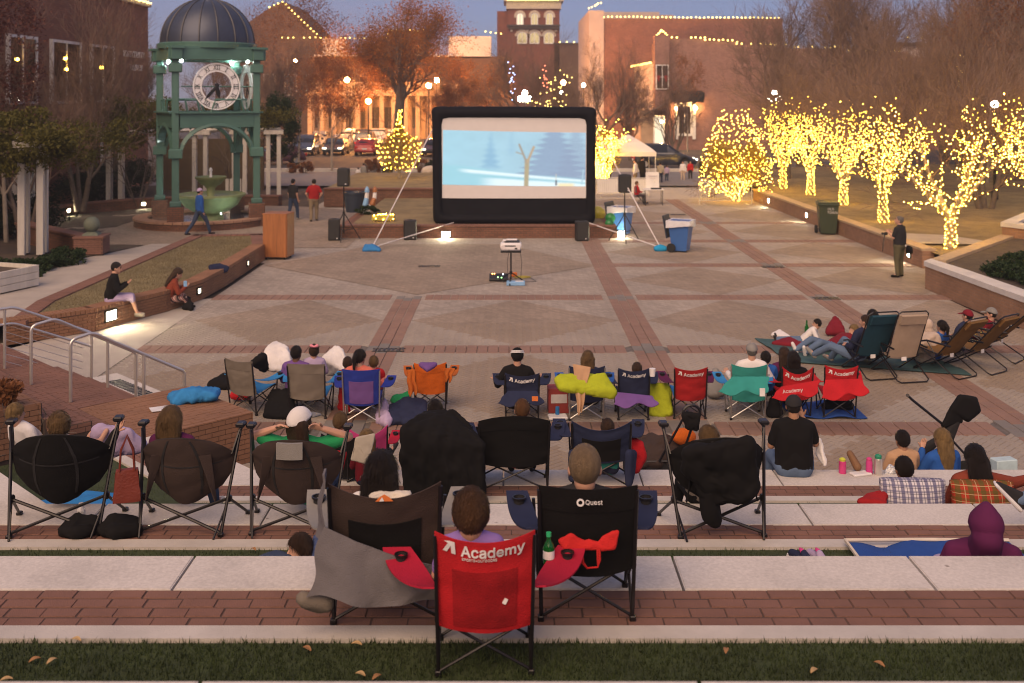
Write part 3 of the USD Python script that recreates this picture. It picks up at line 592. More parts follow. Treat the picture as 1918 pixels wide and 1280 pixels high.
# big oak with orange leaves
sk = [(lv, p * 1.42, r * 1.2) for lv, p, r in grow(201, 15, .42, 1, .66, 5, .28, (4, 5), up=.45, ratio=.66)]; q = np.random.default_rng(5)
tips = np.array([p[-1] for lv, p, r in sk if lv >= 4]); tips = tips[q.integers(0, len(tips), 30000)] + q.normal(0, .55, (30000, 3))
tree('oak_tree', 'tall oak with thin orange autumn leaves, left of the screen', ((742 - CX) * 86 / F, 86, .1), sk, leaf=(leaf_faces(tips, .085, q), 'leaf_orange'))
def leafy(name, label, loc, h, r, seed, lm, n=9000, size=.07, z0=.45, stems=1, r0=.09):
    sk = grow(seed, h, r0, stems, .7, 4, .35, (3, 4), up=.5); return tree(name, label, loc, sk, barkm='bark_pale', leaf=(leaves(np.array([0, 0, h * (z0 + (1 - z0) / 2)]), np.array([r, r, h * (1 - z0) / 2]), n, size, seed, clump=46), lm))
leafy('small_tree', 'small green leafy tree just right of the clock tower', ((522 - CX) * 58.8 / F, 58.8, 0), 5.2, 1.25, 7, 'leaf_green', z0=.28)
leafy('small_tree', 'slim tree with reddish leaves before the parked cars', ((622 - CX) * 69 / F, 69, .3), 7.4, 2.5, 9, 'leaf_rust', 7000, .06, z0=.42)
leafy('small_tree', 'rust coloured leafy tree behind the clock tower dome', ((560 - CX) * 78 / F, 78, .3), 13.5, 3.8, 12, 'leaf_rust', 9000, .07, z0=.3)
leafy('small_tree', 'orange brown tree behind the top left of the screen', ((905 - CX) * 96 / F, 96, .1), 8.6, 2.6, 14, 'leaf_orange', 6000, .09, z0=.4)
leafy('small_tree', 'rusty tree before the lit arcade, left', ((596 - CX) * 102 / F, 102, .1), 9, 2.8, 24, 'leaf_rust', 5000, .09, z0=.35)
leafy('small_tree', 'orange tree before the lit arcade, right of the oak', ((822 - CX) * 99 / F, 99, .1), 10, 3.0, 25, 'leaf_orange', 6000, .09, z0=.3)
leafy('small_tree', 'yellow brown tree behind the screen, right of the oak', ((868 - CX) * 90 / F, 90, .1), 7, 2.4, 15, 'leaf_rust', 5000, .08, z0=.35)
leafy('small_tree', 'orange tree in front of the right brick wall', ((1288 - CX) * 94 / F, 94, .1), 9, 1.6, 16, 'leaf_rust', 2600, .07, z0=.5)
leafy('small_tree', 'tall brown leaved tree at the upper right edge', ((1850 - CX) * 56 / F, 56, .6), 11, 2.6, 17, 'leaf_rust', 8000, .07, z0=.35)
leafy('small_tree', 'dark red leaved tree at the left edge before the brick building', ((12 - CX) * 36 / F, 36, .2), 9, 1.5, 18, 'leaf_redbrown', 4500, .06, z0=.42)
leafy('small_tree', 'tree with dull red leaves between clock tower and oak', ((660 - CX) * 100 / F, 100, .1), 12, 3.8, 19, 'leaf_orange', 9000, .09, z0=.3)
# ================================================================ buildings
brickmat('library_brick', (.27, .115, .075), (.20, .08, .055), (.16, .085, .065), math.pi / 2, .3, .1, .012, .2)
brickmat('shop_brick', (.29, .135, .10), (.23, .10, .078), (.18, .10, .08), 0, .3, .1, .012, .2)
brickmat('shop_brick_pale', (.36, .19, .15), (.30, .15, .115), (.24, .15, .12), 0, .3, .1, .012, .2)
brickmat('tower_brick', (.24, .075, .05), (.19, .055, .04), (.13, .06, .05), 0, .3, .1, .012, .2)
brickmat('brown_brick', (.13, .075, .055), (.10, .055, .045), (.08, .05, .04), 0, .3, .1, .012, .2)
mat('cream', (.43, .29, .19), .8, .12, 1.5); mat('white_paint', (.72, .70, .67), .6, .08, 3); mat('stone_trim', (.50, .42, .34), .8, .12, 2); mat('dark_roof', (.05, .045, .045), .8, .2, 2); mat('metal_roof', (.42, .42, .45), .5, .12, 1.2); mat('pale_wall', (.46, .38, .35), .85, .12, .8)
mat('black_cloth', (.016, .016, .018), .85, .2, 5, .2)
usdkit.material(stage, '/World/Looks/pane', {'t': ('transparent_bsdf', dict(color=(.75, .78, .78))), 'g': ('glossy_bsdf', dict(roughness=.03)), 'f': ('fresnel', dict(IOR=1.7)), 'x': ('mix_closure', {})}, [('f.fac', 'x.fac'), ('t.BSDF', 'x.closure1'), ('g.BSDF', 'x.closure2')], surface='x.closure')
mat('room', (.16, .14, .10), .9, .3, 1.2); glow('window_lit', (1.0, .72, .35), .55); glow('window_warm', (1.0, .80, .55), .9); glow('window_dim', (.55, .42, .22), .12)
def opening(t, c, w, h, face='-y', m='window_dim', frame='white_paint', bars=(1, 0), fr=.09, depth=.25, pane=True):
    "a framed window set into a wall; c centre on the wall face"
    R = {'-y': np.eye(3), '+x': RZ(math.pi / 2), '-x': RZ(-math.pi / 2)}[face]
    def pl(mb): return mb.xf(R, c)
    f = MB().box((-w / 2 + fr / 2, 0, 0), (fr, depth, h)).box((w / 2 - fr / 2, 0, 0), (fr, depth, h)).box((0, 0, h / 2 - fr / 2), (w - 2 * fr, depth - .01, fr)).box((0, -.02, -h / 2 + fr / 2), (w - 2 * fr, depth + .04, fr))
    for i in range(bars[0]): f.box((-w / 2 + w * (i + 1) / (bars[0] + 1), -.01, 0), (.07, depth - .06, h - 2 * fr))
    for i in range(bars[1]): f.box((0, -.005, -h / 2 + h * (i + 1) / (bars[1] + 1)), (w - 2 * fr, depth - .09, .06))
    wi = thing_part('window', t); obj('frame', pl(f), frame, wi); obj('interior', pl(MB().box((0, .05, 0), (w - 2 * fr, .02, h - 2 * fr))), m, wi)
    if pane: obj('pane', pl(MB().box((0, -.04, 0), (w - 2 * fr, .012, h - 2 * fr))), 'pane', wi)
def roof_lights(label, pts, step=.45, r=.085, dens=1.0):
    P = []
    for a, b in zip(pts[:-1], pts[1:]):
        a, b = np.asarray(a, float), np.asarray(b, float); n = max(2, int(np.linalg.norm(b - a) / step))
        for i in range(n):
            if random.random() < dens: P.append(a + (b - a) * i / n + rng.normal(0, .02, 3))
    return string_lights(label, (0, 0, 0), P, r, 'bulb_roof', group='lights along the roof edges')
# library at the left: its long wall faces right
L = thing('library_building', 'long dark red brick building at the left with tall white framed windows and lettering', 'building')
obj('wall', MB().box((-26.06, 40.9, 5.15), (10, 41.8, 10.3)), 'library_brick', L)
obj('parapet', MB().box((-26, 40.9, 10.36), (10.2, 42, .16)), 'stone_trim', L)
wy = [(44.4, 47.1), (48.6, 51.9), (53.2, 56.2)]
for a, b in wy:
    wi_c = np.array([-21.0, (a + b) / 2, 6.27]); opening(L, wi_c, b - a, 2.95, '+x', 'room', bars=(1, 0), fr=.13, depth=.2)
for x, y, z in ((-20.95, 45.2, 6.7), (-20.95, 50.2, 6.4), (-20.95, 50.1, 6.9), (-20.95, 54.5, 6.6)):
    tag(obj('window_bulb', MB().mesh(trimesh.creation.icosphere(1, .07)).xf(t=(x + .02, y, z)), 'bulb', L))
obj('downpipe', MB().bar((-20.9, 54.4, .2), (-20.9, 54.4, 3.9), .07), 'white_paint', L)
for s, y, z in (('YORK COUNTY', 57.5, 7.28), ('LIBRARY', 58.6, 6.55)):
    tx = meshkit.text_mesh(s, .34, .05); tx = MB().mesh(tx).xf(RX(math.pi / 2)).xf(RZ(math.pi / 2), (-20.98, y, z)); obj('lettering', tx, 'white_paint', L)
roof_lights('bright strip of lights on the roof edge of the left brick building', [(-20.85, 44, 10.5), (-20.85, 61.8, 10.5)], .16, .05)
# far centre
Cg = thing('gabled_building', 'dark gabled building outlined in lights behind the clock tower', 'building')
y = 130; X = lambda px, d=y: (px - CX) * d / F; Z = lambda py, d=y: H - (py - HOR) * d / F
gab = MB().mesh(trimesh.creation.extrude_polygon(Polygon([(X(440), 0), (X(632), 0), (X(632), Z(78)), (X(606), Z(76)), (X(538), Z(6)), (X(528), Z(4)), (X(506), Z(14)), (X(440), Z(60))]), 12, engine='earcut')).xf(RX(math.pi / 2), (0, y + 12, 0)); obj('wall', gab, 'brown_brick', Cg)
for px in (465, 505, 545, 585): opening(Cg, (X(px), y - .02, 6.5), 1.5, 2.6, m='window_dim')
roof_lights('lights along the gable behind the clock tower', [(X(506), y - .3, Z(14)), (X(530), y - .3, Z(4)), (X(606), y - .3, Z(76))], .5, .11)
roof_lights('short line of lights on the eaves behind the clock tower', [(X(530), y - .3, Z(71)), (X(612), y - .3, Z(71)), (X(622), y - .3, Z(78))], .6, .1, .8)
y2 = 126; X2 = lambda px: X(px, y2); Z2 = lambda py: Z(py, y2)
S = thing('store_building', 'long low row of stores with pale metal roofs and lit arcade behind the cars', 'building')
obj('wall', MB().box(((X2(580) + X2(960)) / 2, y2 + 6, 4.9), (X2(960) - X2(580), 12, 9.8)), 'brown_brick', S)
obj('roof', MB().prism([(X2(590), y2 - .5), (X2(850), y2 - .5), (X2(850), y2 + 8), (X2(590), y2 + 8)], 9.8, 10.0).box((X2(628), y2 + 1, 10.9), (2.6, 4, 2.0)).box((X2(880), y2 + 2, 10.9), (5.0, 4, 2.6)), 'metal_roof', S)
obj('roof_house', MB().box((X2(760), y2 + 3, 11.4), (4.4, 5, 3.2)), 'brown_brick', S)
roof_lights('lights on the long store roof left of the oak', [(X2(640), y2 - .6, Z2(72)), (X2(700), y2 - .6, Z2(72))], .5, .1, .85)
roof_lights('square of lights round a roof house above the oak', [(X2(725), y2 - .1, Z2(73)), (X2(727), y2 - .1, Z2(57)), (X2(793), y2 - .1, Z2(57)), (X2(794), y2 - .1, Z2(66))], .5, .1, .85)
for i in range(13):
    px = 588 + i * 22; obj('pillar', MB().box((X2(px), y2 - 2.4, 2.6), (.5, .5, 5.2)), 'cream', S)
obj('arcade_wall', MB().box((X2(720), y2 - .2, 3.4), (X2(860) - X2(584), .3, 6.8)), 'cream', S); obj('arcade_roof', MB().box((X2(720), y2 - 1.6, 5.4), (X2(862) - X2(582), 2.6, .5)), 'cream', S)
for i in range(10): opening(S, (X2(599 + i * 26), y2 - .36, 2.6), 1.2, 2.6, m='window_lit', frame='cream')
for i in range(9): opening(S, (X2(610 + i * 28), y2 - .36, 6.15), .9, .8, m='window_dim', frame='cream', bars=(0, 0))
# brick tower with arched windows
y3 = 170; X3 = lambda px: X(px, y3); Z3 = lambda py: Z(py, y3)
T = thing('brick_tower', 'tall ornate brick tower with arched windows and pale cornice behind the screen', 'building')
w3_ = X3(1048) - X3(951); cxT = (X3(1048) + X3(951)) / 2
obj('wall', MB().box((cxT, y3 + 4.2, Z3(17) / 2), (w3_, 8.4, Z3(17))), 'tower_brick', T)
obj('cornice', MB().box((cxT, y3 + 4.2, (Z3(17) + Z3(2)) / 2), (w3_ + .5, 9, Z3(2) - Z3(17))).box((cxT, y3 + 4.2, Z3(1)), (w3_ + 1.3, 9.6, .3)), 'stone_trim', T)
obj('side_block', MB().box((X3(945), y3 + 5.2, Z3(20) / 2), (2.4, 8, Z3(20))), 'tower_brick', T)
def arch(t, c, w, h, m, trim):
    a = np.linspace(0, np.pi, 13); o = [(w / 2 * math.cos(x), h / 2 - w / 2 + w / 2 * math.sin(x)) for x in a]; P = Polygon([(-w / 2, -h / 2)] + o[::-1] + [(w / 2, -h / 2)])
    wi = thing_part('window', t); e = lambda pg, th: MB().mesh(trimesh.creation.extrude_polygon(pg, th, engine='earcut')).xf(RX(math.pi / 2), np.asarray(c) + (0, th / 2, 0))
    obj('interior', e(P, .06), m, wi); big_ = P.buffer(.42, join_style=1); up_ = big_.difference(P.buffer(.08)).intersection(Polygon([(-9, h * .12), (9, h * .12), (9, 9), (-9, 9)]))
    obj('arch_trim', e(up_, .3), trim, wi); fr_ = P.buffer(.08).difference(P.buffer(-.08)).union(Polygon([(-.06, -h / 2), (.06, -h / 2), (.06, h / 2), (-.06, h / 2)])); obj('frame', e(fr_, .16), 'white_paint', wi)
for k, px in enumerate((974, 1001, 1029)): arch(T, (X3(px), y3 - .08, Z3(36)), 1.0, 1.9, 'window_warm' if k == 0 else 'window_lit', 'stone_trim')
for px in (978, 1001, 1028): arch(T, (X3(px), y3 - .08, Z3(71)), 1.5, 1.8, 'window_lit', 'stone_trim')
bal = MB().box((cxT, y3 - .4, Z3(48.5)), (w3_ + .2, .7, .25)).box((cxT, y3 - .5, Z3(53)), (w3_, .25, .2))
for i in range(9): bal.box((cxT + (i - 4) * .95, y3 - .35, Z3(51)), (.16, .3, .5))
obj('balcony', bal, 'dark_roof', T)
for px in (958, 974, 988, 1001, 1015, 1030, 1041): obj('trim_block', MB().box((X3(px), y3 - .1, Z3(58)), (.35, .3, .3)), 'stone_trim', T)
roof_lights('lights on the cornice of the brick tower', [(X3(952), y3 - .8, Z3(1)), (X3(1048), y3 - .8, Z3(1))], .35, .14)
roof_lights('lights on the low roof left of the brick tower', [(X2(910), y2 - .6, Z2(60)), (X2(948), y2 - .6, Z2(65))], .5, .1); roof_lights('line of lights between tower and right shops', [(X3(1048), y3, Z3(79)), (X3(1103), y3, Z3(80))], 1.1, .14)
Bk = thing('low_building', 'low brown building between the brick tower and the right shops', 'building'); obj('wall', MB().box((X3(1076), y3 + 3, Z3(83) / 2), (6.5, 6, Z3(83))), 'brown_brick', Bk); obj('roof', MB().box((X3(1076), y3 + 3, Z3(83) + .1), (6.8, 6.4, .2)), 'dark_roof', Bk)
# big brick shops at the right
y4 = 113; X4 = lambda px: X(px, y4); Z4 = lambda py: Z(py, y4)
R1 = thing('brick_shop', 'large plain brick building with lit roof edge at upper right', 'building')
obj('wall', MB().box(((X4(1131) + X4(1466)) / 2, y4 + 9, Z4(35) / 2), (X4(1466) - X4(1131), 18, Z4(35))), 'shop_brick', R1)
obj('end_wall', MB().box((X4(1117), y4 + 9, Z4(20) / 2), (X4(1130.5) - X4(1103), 18.4, Z4(20))), 'pale_wall', R1)
obj('roof_structure', MB().box(((X4(1131) + X4(1245)) / 2, y4 + 7, Z4(26)), (X4(1245) - X4(1131), 6, 1.0)).box((X4(1262), y4 + 7, Z4(28)), (1.6, 3, .8)), 'pale_wall', R1)
roof_lights('long line of lights on the roof edge of the large brick building', [(X4(1131), y4 - .15, Z4(32)), (X4(1466), y4 - .15, Z4(34))], .44, .1); roof_lights('curved line of lights on the pale end wall', [(X4(1103), y4 - .35, Z4(17)), (X4(1114), y4 - .35, Z4(12)), (X4(1119), y4 - .35, Z4(7)), (X4(1130), y4 - .35, Z4(5))], .25, .1)
y5 = 100; X5 = lambda px: X(px, y5); Z5 = lambda py: Z(py, y5)
R2 = thing('brick_shop', 'lower brick shop with stepped lit parapet, awnings and doorway at the right', 'building')
steps = [(1250, 1320, 70), (1320, 1380, 75), (1380, 1470, 82), (1470, 1580, 88), (1580, 1700, 95), (1700, 1900, 104)]
for k, (a, b, t_) in enumerate(steps): obj('wall', MB().box(((X5(a) + X5(b)) / 2, y5 + 5.5 + k * .002, Z5(t_ + 3) / 2), (X5(b) - X5(a) - .004, 11, Z5(t_ + 3))), 'shop_brick_pale', R2)
rp = []
for a, b, t_ in steps[:5]: rp += [(X5(a), y5 - .15, Z5(t_)), (X5(b), y5 - .15, Z5(t_ + 1))]
roof_lights('stepped line of lights on the lower brick shop', rp, .42, .1, .8); roof_lights('peak of lights at the corner of the lower brick shop', [(X5(1227), y5 - .4, Z5(70)), (X5(1238), y5 - .4, Z5(57)), (X5(1252), y5 - .4, Z5(70))], .2, .1)
roof_lights('slanting line of lights on the low front left of the lower brick shop', [(11.5, 145, 8.2), (13.1, 100, 8.3)], .42, .1)
obj('street_front', MB().prism([(13.35, 99.4), (14.5, 99.4), (14.5, 146), (11.9, 146)], -.05, 8.2), 'pale_wall', R2)
obj('corner_bay', MB().box((X5(1238), y5 - .3, 5.4), (1.35, 1.0, 10.8)), 'shop_brick_pale', R2)
opening(R2, (X5(1238), y5 - .82, Z5(145)), 1.2, 2.3, m='window_warm', bars=(1, 1))
for px in (1231, 1245): obj('red_bow', MB().box((X5(px), y5 - .95, Z5(145)), (.3, .08, .3), rz=0).box((X5(px), y5 - .96, Z5(149)), (.12, .06, .4)), mat('ribbon_red', (.4, .02, .02), .6), R2)
obj('awning', MB().sheet(lambda u, w: (X5(1197) + u * (X5(1250) - X5(1197)), y5 - 2.6 + 1.7 * u + 0 * w + w * .0, Z5(216) + u * 1.3 + w * .0), 1, 1, .05).box((X5(1224), y5 - 1.5, Z5(204)), (2.6, 1.6, .06), M=RY(-.45)), 'dark_roof', R2)
obj('shop_wall', MB().box((X5(1222), y5 - .5, Z5(245)), (2.4, .6, 3.9)), 'cream', R2)
obj('door', MB().box((X5(1232), y5 - .86, Z5(248)), (.9, .1, 3.0)), 'window_warm', R2); obj('door_frame', MB().box((X5(1222.5), y5 - .88, Z5(248)), (.12, .16, 3.1)).box((X5(1241.5), y5 - .88, Z5(248)), (.12, .16, 3.1)).box((X5(1232), y5 - .88, Z5(217)), (.83, .16, .12)), 'white_paint', R2)
obj('awning', MB().box((X5(1286), y5 - .6, Z5(181)), (2.9, 1.2, .85), M=RX(.2)), 'black_cloth', R2)
opening(R2, (X5(1282), y5 - .03, Z5(225)), 1.5, 3.0, m='window_dim', bars=(1, 0), fr=.22)
obj('door_surround', MB().box((X5(1266.5), y5 - .1, Z5(228)), (.3, .3, 3.3)).box((X5(1299.5), y5 - .1, Z5(228)), (.3, .3, 3.3)).box((X5(1283), y5 - .1, Z5(193)), (1.35, .3, .3)), 'white_paint', R2)
for px in (1265, 1301): obj('wall_sconce', MB().mesh(trimesh.creation.icosphere(1, .16)).xf(t=(X5(px), y5 - .45, Z5(203))), 'lamp_sconce', R2)
obj('wall_sconce', MB().mesh(trimesh.creation.icosphere(1, .14)).xf(t=(X5(1236), y5 - 1.1, Z5(228))), 'lamp_sconce', R2)
Rr = thing('far_building', 'pale far building half hidden by bare trees at the right edge', 'building'); obj('wall', MB().box((54, 120, 5), (26, 10, 11)), 'pale_wall', Rr); obj('roof', MB().box((54, 120, 10.7), (26.6, 10.6, .4)), 'dark_roof', Rr)
for i in range(6): opening(Rr, (45 + i * 3.6, 114.97, 5.5), 1.2, 2.2, m='window_lit' if i % 2 else 'window_dim')
roof_lights('scattered lights on the far building at the right', [(41, 114.5, 11.4), (66, 114.5, 11.4)], 1.4, .12, .6)
# ---------------------------------------------------------------- street lamps
def lamp_post(label, px, py, y, n, m, r=.2, gz=.0):
    p = at(px, py, y); t = thing('street_lamp', label, 'street lamp', (p[0], y, gz)); h = p[2] - gz
    obj('pole', MB().lathe([(.16, 0), (.16, .3), (.08, .5), (.06, h * .6), (.05, h - r)], n=8), 'black_metal', t)
    C_ = [(0, 0, h)] if n == 1 else [(.42 * math.cos(a), .42 * math.sin(a), h - .25) for a in np.arange(n - 1) * 6.28 / (n - 1) + .4] + [(0, 0, h + .25)]
    if n > 1: 
        for c in C_[:-1]: obj('arm', MB().tube([(0, 0, h - .5), (c[0] * .6, c[1] * .6, h - .62), (c[0], c[1], c[2] - r)], .03, 5), 'black_metal', t)
    for c in C_: obj('globe', MB().mesh(trimesh.creation.icosphere(2, r)).xf(t=c), m, t)
    return t
lamp_post('white globe cluster lamp right behind the top edge of the screen', 983, 180, 92, 5, 'lamp_globe', .24)
lamp_post('white globe cluster lamp above the row of lit trees', 1451, 180, 84, 5, 'lamp_globe', .2)
lamp_post('tall single globe lamp at the right edge of the lawn', 1863, 195, 47, 1, 'lamp_globe', .17, .6)
lamp_post('orange street lamp left of the oak behind the cars', 650, 150, 112, 1, 'lamp_orange', .26)
lamp_post('left of the two orange street lamps right of the oak', 803, 161, 108, 1, 'lamp_orange', .26); lamp_post('right of the two orange street lamps right of the oak', 818, 151, 114, 1, 'lamp_orange', .26)
lamp_post('orange street lamp behind the screen below the brick tower', 1055, 155, 104, 1, 'lamp_orange', .24); lamp_post('white street lamp behind the screen, right of the orange one', 1093, 160, 104, 1, 'lamp_globe', .2)
lamp_post('small white street lamp behind the lit tree by the screen', 1051, 173, 96, 1, 'lamp_globe', .16); lamp_post('low orange street lamp among the parked cars', 690, 190, 96, 1, 'lamp_orange', .22)
lamp_post('orange street lamp far left among trees behind the clock tower', 553, 114, 118, 1, 'lamp_orange', .16)
# strings of small coloured lights in the bare trees behind the screen
glow('bulb_blue', (.4, .55, 1.0), 5); glow('bulb_red', (1.0, .2, .1), 4); q = np.random.default_rng(21)
for c, m, n, sp, lb in (((958, 150, 80), 'bulb_blue', 16, (.25, .3, 1.4), 'blue white lights hanging in a bare tree behind the screen'), ((1020, 145, 78), 'bulb_red', 14, (.25, .3, 1.0), 'reddish lights hanging in a bare tree behind the screen'), ((1052, 150, 77), 'bulb_roof', 20, (.9, .5, .9), 'golden lights in the bare tree under the brick tower'), ((1040, 195, 77), 'bulb_roof', 34, (1.6, .5, .8), 'golden lights low in the bare trees behind the screen'), ((1795, 150, 62), 'bulb_roof', 40, (.45, .3, 1.3), 'golden lights hanging in the bare trees at the right')):
    string_lights(lb, at(*c), q.normal(0, 1, (n, 3)) * np.array(sp) * .6, .045, m, group='lights hung in the bare trees')
# ---------------------------------------------------------------- cars
mat('tyre', (.015, .015, .015), .9); mat('rim', (.45, .45, .46), .35, metal=.9); glow('head_glass', (1.0, .85, .65), 3.0); mat('car_glass', (.012, .014, .016), .06, 0, spec=.8); mat('plate', (.6, .6, .58), .5); mat('tail_red', (.35, .01, .01), .25, emit=.15)
def car(label, px, py, y, rz, col, cm, suv=False, group='cars parked in the lot', L=4.5, tails=False, gz=.09):
    p = at(px, py, y); t = thing('parked_car', label, 'car', (p[0], y, gz), rz, group); w = 1.82; hh = 1.72 if suv else 1.43
    paint = mat('paint_' + cm, col, .3, .04, 3, coat=.8, metal=.2)
    lo = m3.Manifold.hull_points(np.array([(sx * (w / 2 - a), yy, z) for sx in (-1, 1) for a, yy, z in ((.08, -L / 2 + .05, .3), (.08, -L / 2 + .08, .62), (.1, L / 2 - .05, .3), (.1, L / 2 - .02, .6), (.0, -L / 2 + .5, .55), (0, L / 2 - .5, .55), (.02, 0, .25), (.05, L / 2 - 1.1, hh * .62), (.06, -L / 2 + .3, hh * .62))]))
    k = -.25 if suv else 0
    up_ = m3.Manifold.hull_points(np.array([(sx * (w / 2 - a), yy, z) for sx in (-1, 1) for a, yy, z in ((.07, -L / 2 + .25 + k * .3, hh * .6), (.07, L / 2 - 1.15, hh * .6), (.22, -L / 2 + .95 + k * 1.8, hh), (.2, L / 2 - 2.05, hh))]))
    wh = [(sx * (w / 2 - .12), yy) for sx in (-1, 1) for yy in (-L / 2 + .85, L / 2 - .85)]
    for x, yy in wh: lo = lo - m3.Manifold.cylinder(.4, .37, .37, 18, True).rotate((0, 90, 0)).translate((x, yy, .34))
    body = soft([lo, up_], .25, 0); trimesh.smoothing.filter_humphrey(body, iterations=2); obj('body', body, paint, t, smooth=40)
    gl = m3.Manifold.hull_points(np.array([(sx * (w / 2 - a), yy, z) for sx in (-1, 1) for a, yy, z in ((.1, -L / 2 + .42 + k * .3, hh * .66), (.1, L / 2 - 1.3, hh * .66), (.2, -L / 2 + .92 + k * 1.8, hh - .07), (.19, L / 2 - 2.06, hh - .07))]))
    obj('windscreen', gl.trim_by_plane((0, 1, 0), L / 2 - 2.06).translate((0, .05, .01)), 'car_glass', t); obj('rear_window', gl.trim_by_plane((0, -1, 0), L / 2 - .92 - k * 1.8).translate((0, -.05, .01)), 'car_glass', t)
    for sx in (-1, 1): obj('side_window', gl.trim_by_plane((sx, 0, 0), w / 2 - .26).trim_by_plane((0, -1, 0), -(L / 2 - 2.1)).trim_by_plane((0, 1, 0), -L / 2 + 1. + k * 1.8).translate((sx * .03, 0, 0)), 'car_glass', t)
    for x, yy in wh:
        ww = thing_part('wheel', t); obj('tyre', MB().lathe([(.2, -.1), (.31, -.11), (.33, -.06), (.33, .06), (.31, .11), (.2, .1)], n=16).xf(RY(math.pi / 2), (x, yy, .33)), 'tyre', ww); obj('rim', MB().lathe([(.0, -.09), (.21, -.1), (.21, .1), (0, .09)], n=10).xf(RY(math.pi / 2), (x, yy, .33)), 'rim', ww)
    for sx in (-1, 1):
        obj('headlight', MB().box((sx * .66, L / 2 - .04, .64), (.34, .1, .13), bev=.02), 'head_glass', t); obj('tail_light', MB().box((sx * .7, -L / 2 + .1, .74), (.26, .1, .2), bev=.02), 'tail_red', t)
        obj('mirror', MB().box((sx * (w / 2 + .06), L / 2 - 1.55, hh * .68), (.16, .1, .12), bev=.02), paint, t)
    obj('grille', MB().box((0, L / 2 - .03, .45), (.9, .06, .2), bev=.015), 'black_metal', t); obj('number_plate', MB().box((0, -L / 2 + .07, .6), (.4, .04, .13)), 'plate', t)
    return t
B_k = math.pi
cars = [(574, 'dark blue grey car facing the plaza, leftmost under the small trees', 92, B_k, (.05, .06, .085), 'bluegrey', True), (630, 'dark teal car facing the plaza beside the slim tree', 92.4, B_k, (.03, .055, .07), 'teal', False), (689, 'red hatchback seen from behind', 92, 0, (.32, .02, .02), 'red', False), (812, 'dark car at the left edge of the screen', 90.5, B_k, (.02, .025, .04), 'navy', False),
        (585, 'white car in the second row behind the dark blue grey car', 100, B_k, (.55, .53, .5), 'white', False), (640, 'silver car in the second row behind the teal car', 101, B_k, (.4, .4, .41), 'silver', False), (686, 'dark SUV in the second row behind the red hatchback', 100.5, 0, (.035, .035, .04), 'dark', True), (655, 'white SUV in the third row of parked cars', 109, B_k, (.55, .53, .5), 'white', True), (712, 'large white van lit by the street lamps', 110, 0, (.6, .57, .52), 'white', True), (745, 'dark red car with tail lights beside the oak trunk', 103, 0, (.12, .02, .02), 'maroon', False), (600, 'grey car in the third row among trees', 110, B_k, (.2, .19, .18), 'grey', False), (680, 'dark sedan in the last row by the stores', 116, B_k, (.05, .04, .04), 'dark', False), (735, 'pale sedan in the last row by the stores', 117, 0, (.5, .47, .43), 'white', False)]
for px, lb, y, rz, c, cm, suv in cars: car(lb, px, 250, y, rz, c, cm, suv)
car('dark maroon car behind the clock tower legs', 515, 300, 79, math.pi / 2 + .4, (.09, .03, .05), 'plum', False)
car('dark car parked side on behind the canopy tent at the right', 1243, 300, 75, -math.pi / 2, (.02, .025, .035), 'navy', True, gz=.09)
# ================================================================ clock tower and fountain
mat('tower_green', (.065, .15, .122), .45, .12, 1.5, .1, 40, coat=.2); mat('dome_slate', (.05, .06, .09), .42, .2, 1.2, metal=.4); mat('dome_rib', (.045, .045, .055), .5); mat('clock_white', (.80, .79, .80), .5, .05)
mat('pool_stone', (.34, .20, .13), .8, .2, 3, .4, 60); mat('fountain_stone', (.20, .235, .10), .55, .25, 3, .3, 50); mat('pool_floor', (.16, .36, .46), .6, .2, 2)
glow('spot_white', (.9, 1.0, .9), 130)
usdkit.material(stage, '/World/Looks/water', {'g': ('geometry', {}), 'n': ('noise_texture', dict(scale=5., detail=3.)), 'b': ('bump', dict(strength=.4, distance=.05)), 'p': ('principled_bsdf', dict(base_color=(.8, .95, 1), roughness=.05, transmission_weight=.92, ior=1.33))}, [('g.position', 'n.vector'), ('n.fac', 'b.height'), ('b.normal', 'p.normal')], surface='p.BSDF')
TC = np.array([-12.28, 43.07, 0.0]); S_ = .02154; tz = lambda py: H - (py - HOR) * S_
posts = [np.array(p) for p in ((2.13, -.625), (-.625, -2.13), (-2.13, .625), (.625, 2.13))]
pool = thing('fountain_pool', 'round low brick pool with lit blue water under the clock tower', 'fountain pool', (-12.45, 43.07, 0))
for k in range(44):
    a, b = k * 2 * np.pi / 44, (k + 1) * 2 * np.pi / 44 - .012; w = lambda r0, r1, z0, z1: MB().prism([(r0 * math.cos(a), r0 * math.sin(a)), (r1 * math.cos(a), r1 * math.sin(a)), (r1 * math.cos(b), r1 * math.sin(b)), (r0 * math.cos(b), r0 * math.sin(b))], z0, z1)
    obj('cap_stone', w(2.15, 2.7, .26, .34), 'pool_stone', pool)
obj('wall', MB().lathe([(2.2, -.02), (2.66, -.02), (2.66, .26), (2.2, .26), (2.2, -.02)], n=64), 'stage_brick', pool); obj('floor', MB().lathe([(0, .03), (2.2, .03), (2.2, -.02), (0, -.02)], n=40), 'pool_floor', pool)
obj('water', MB().lathe([(0, .2), (2.195, .2)], n=40), 'water', pool)
for p in ((1.55, -1.35), (-1.6, -1.2), (.2, 1.8)): obj('pool_lamp', MB().mesh(trimesh.creation.icosphere(1, .08)).xf(t=(p[0], p[1], .14)), 'spot_white', pool)
T = thing('clock_tower', 'tall green metal clock tower with slate dome over the fountain', 'clock tower', TC)
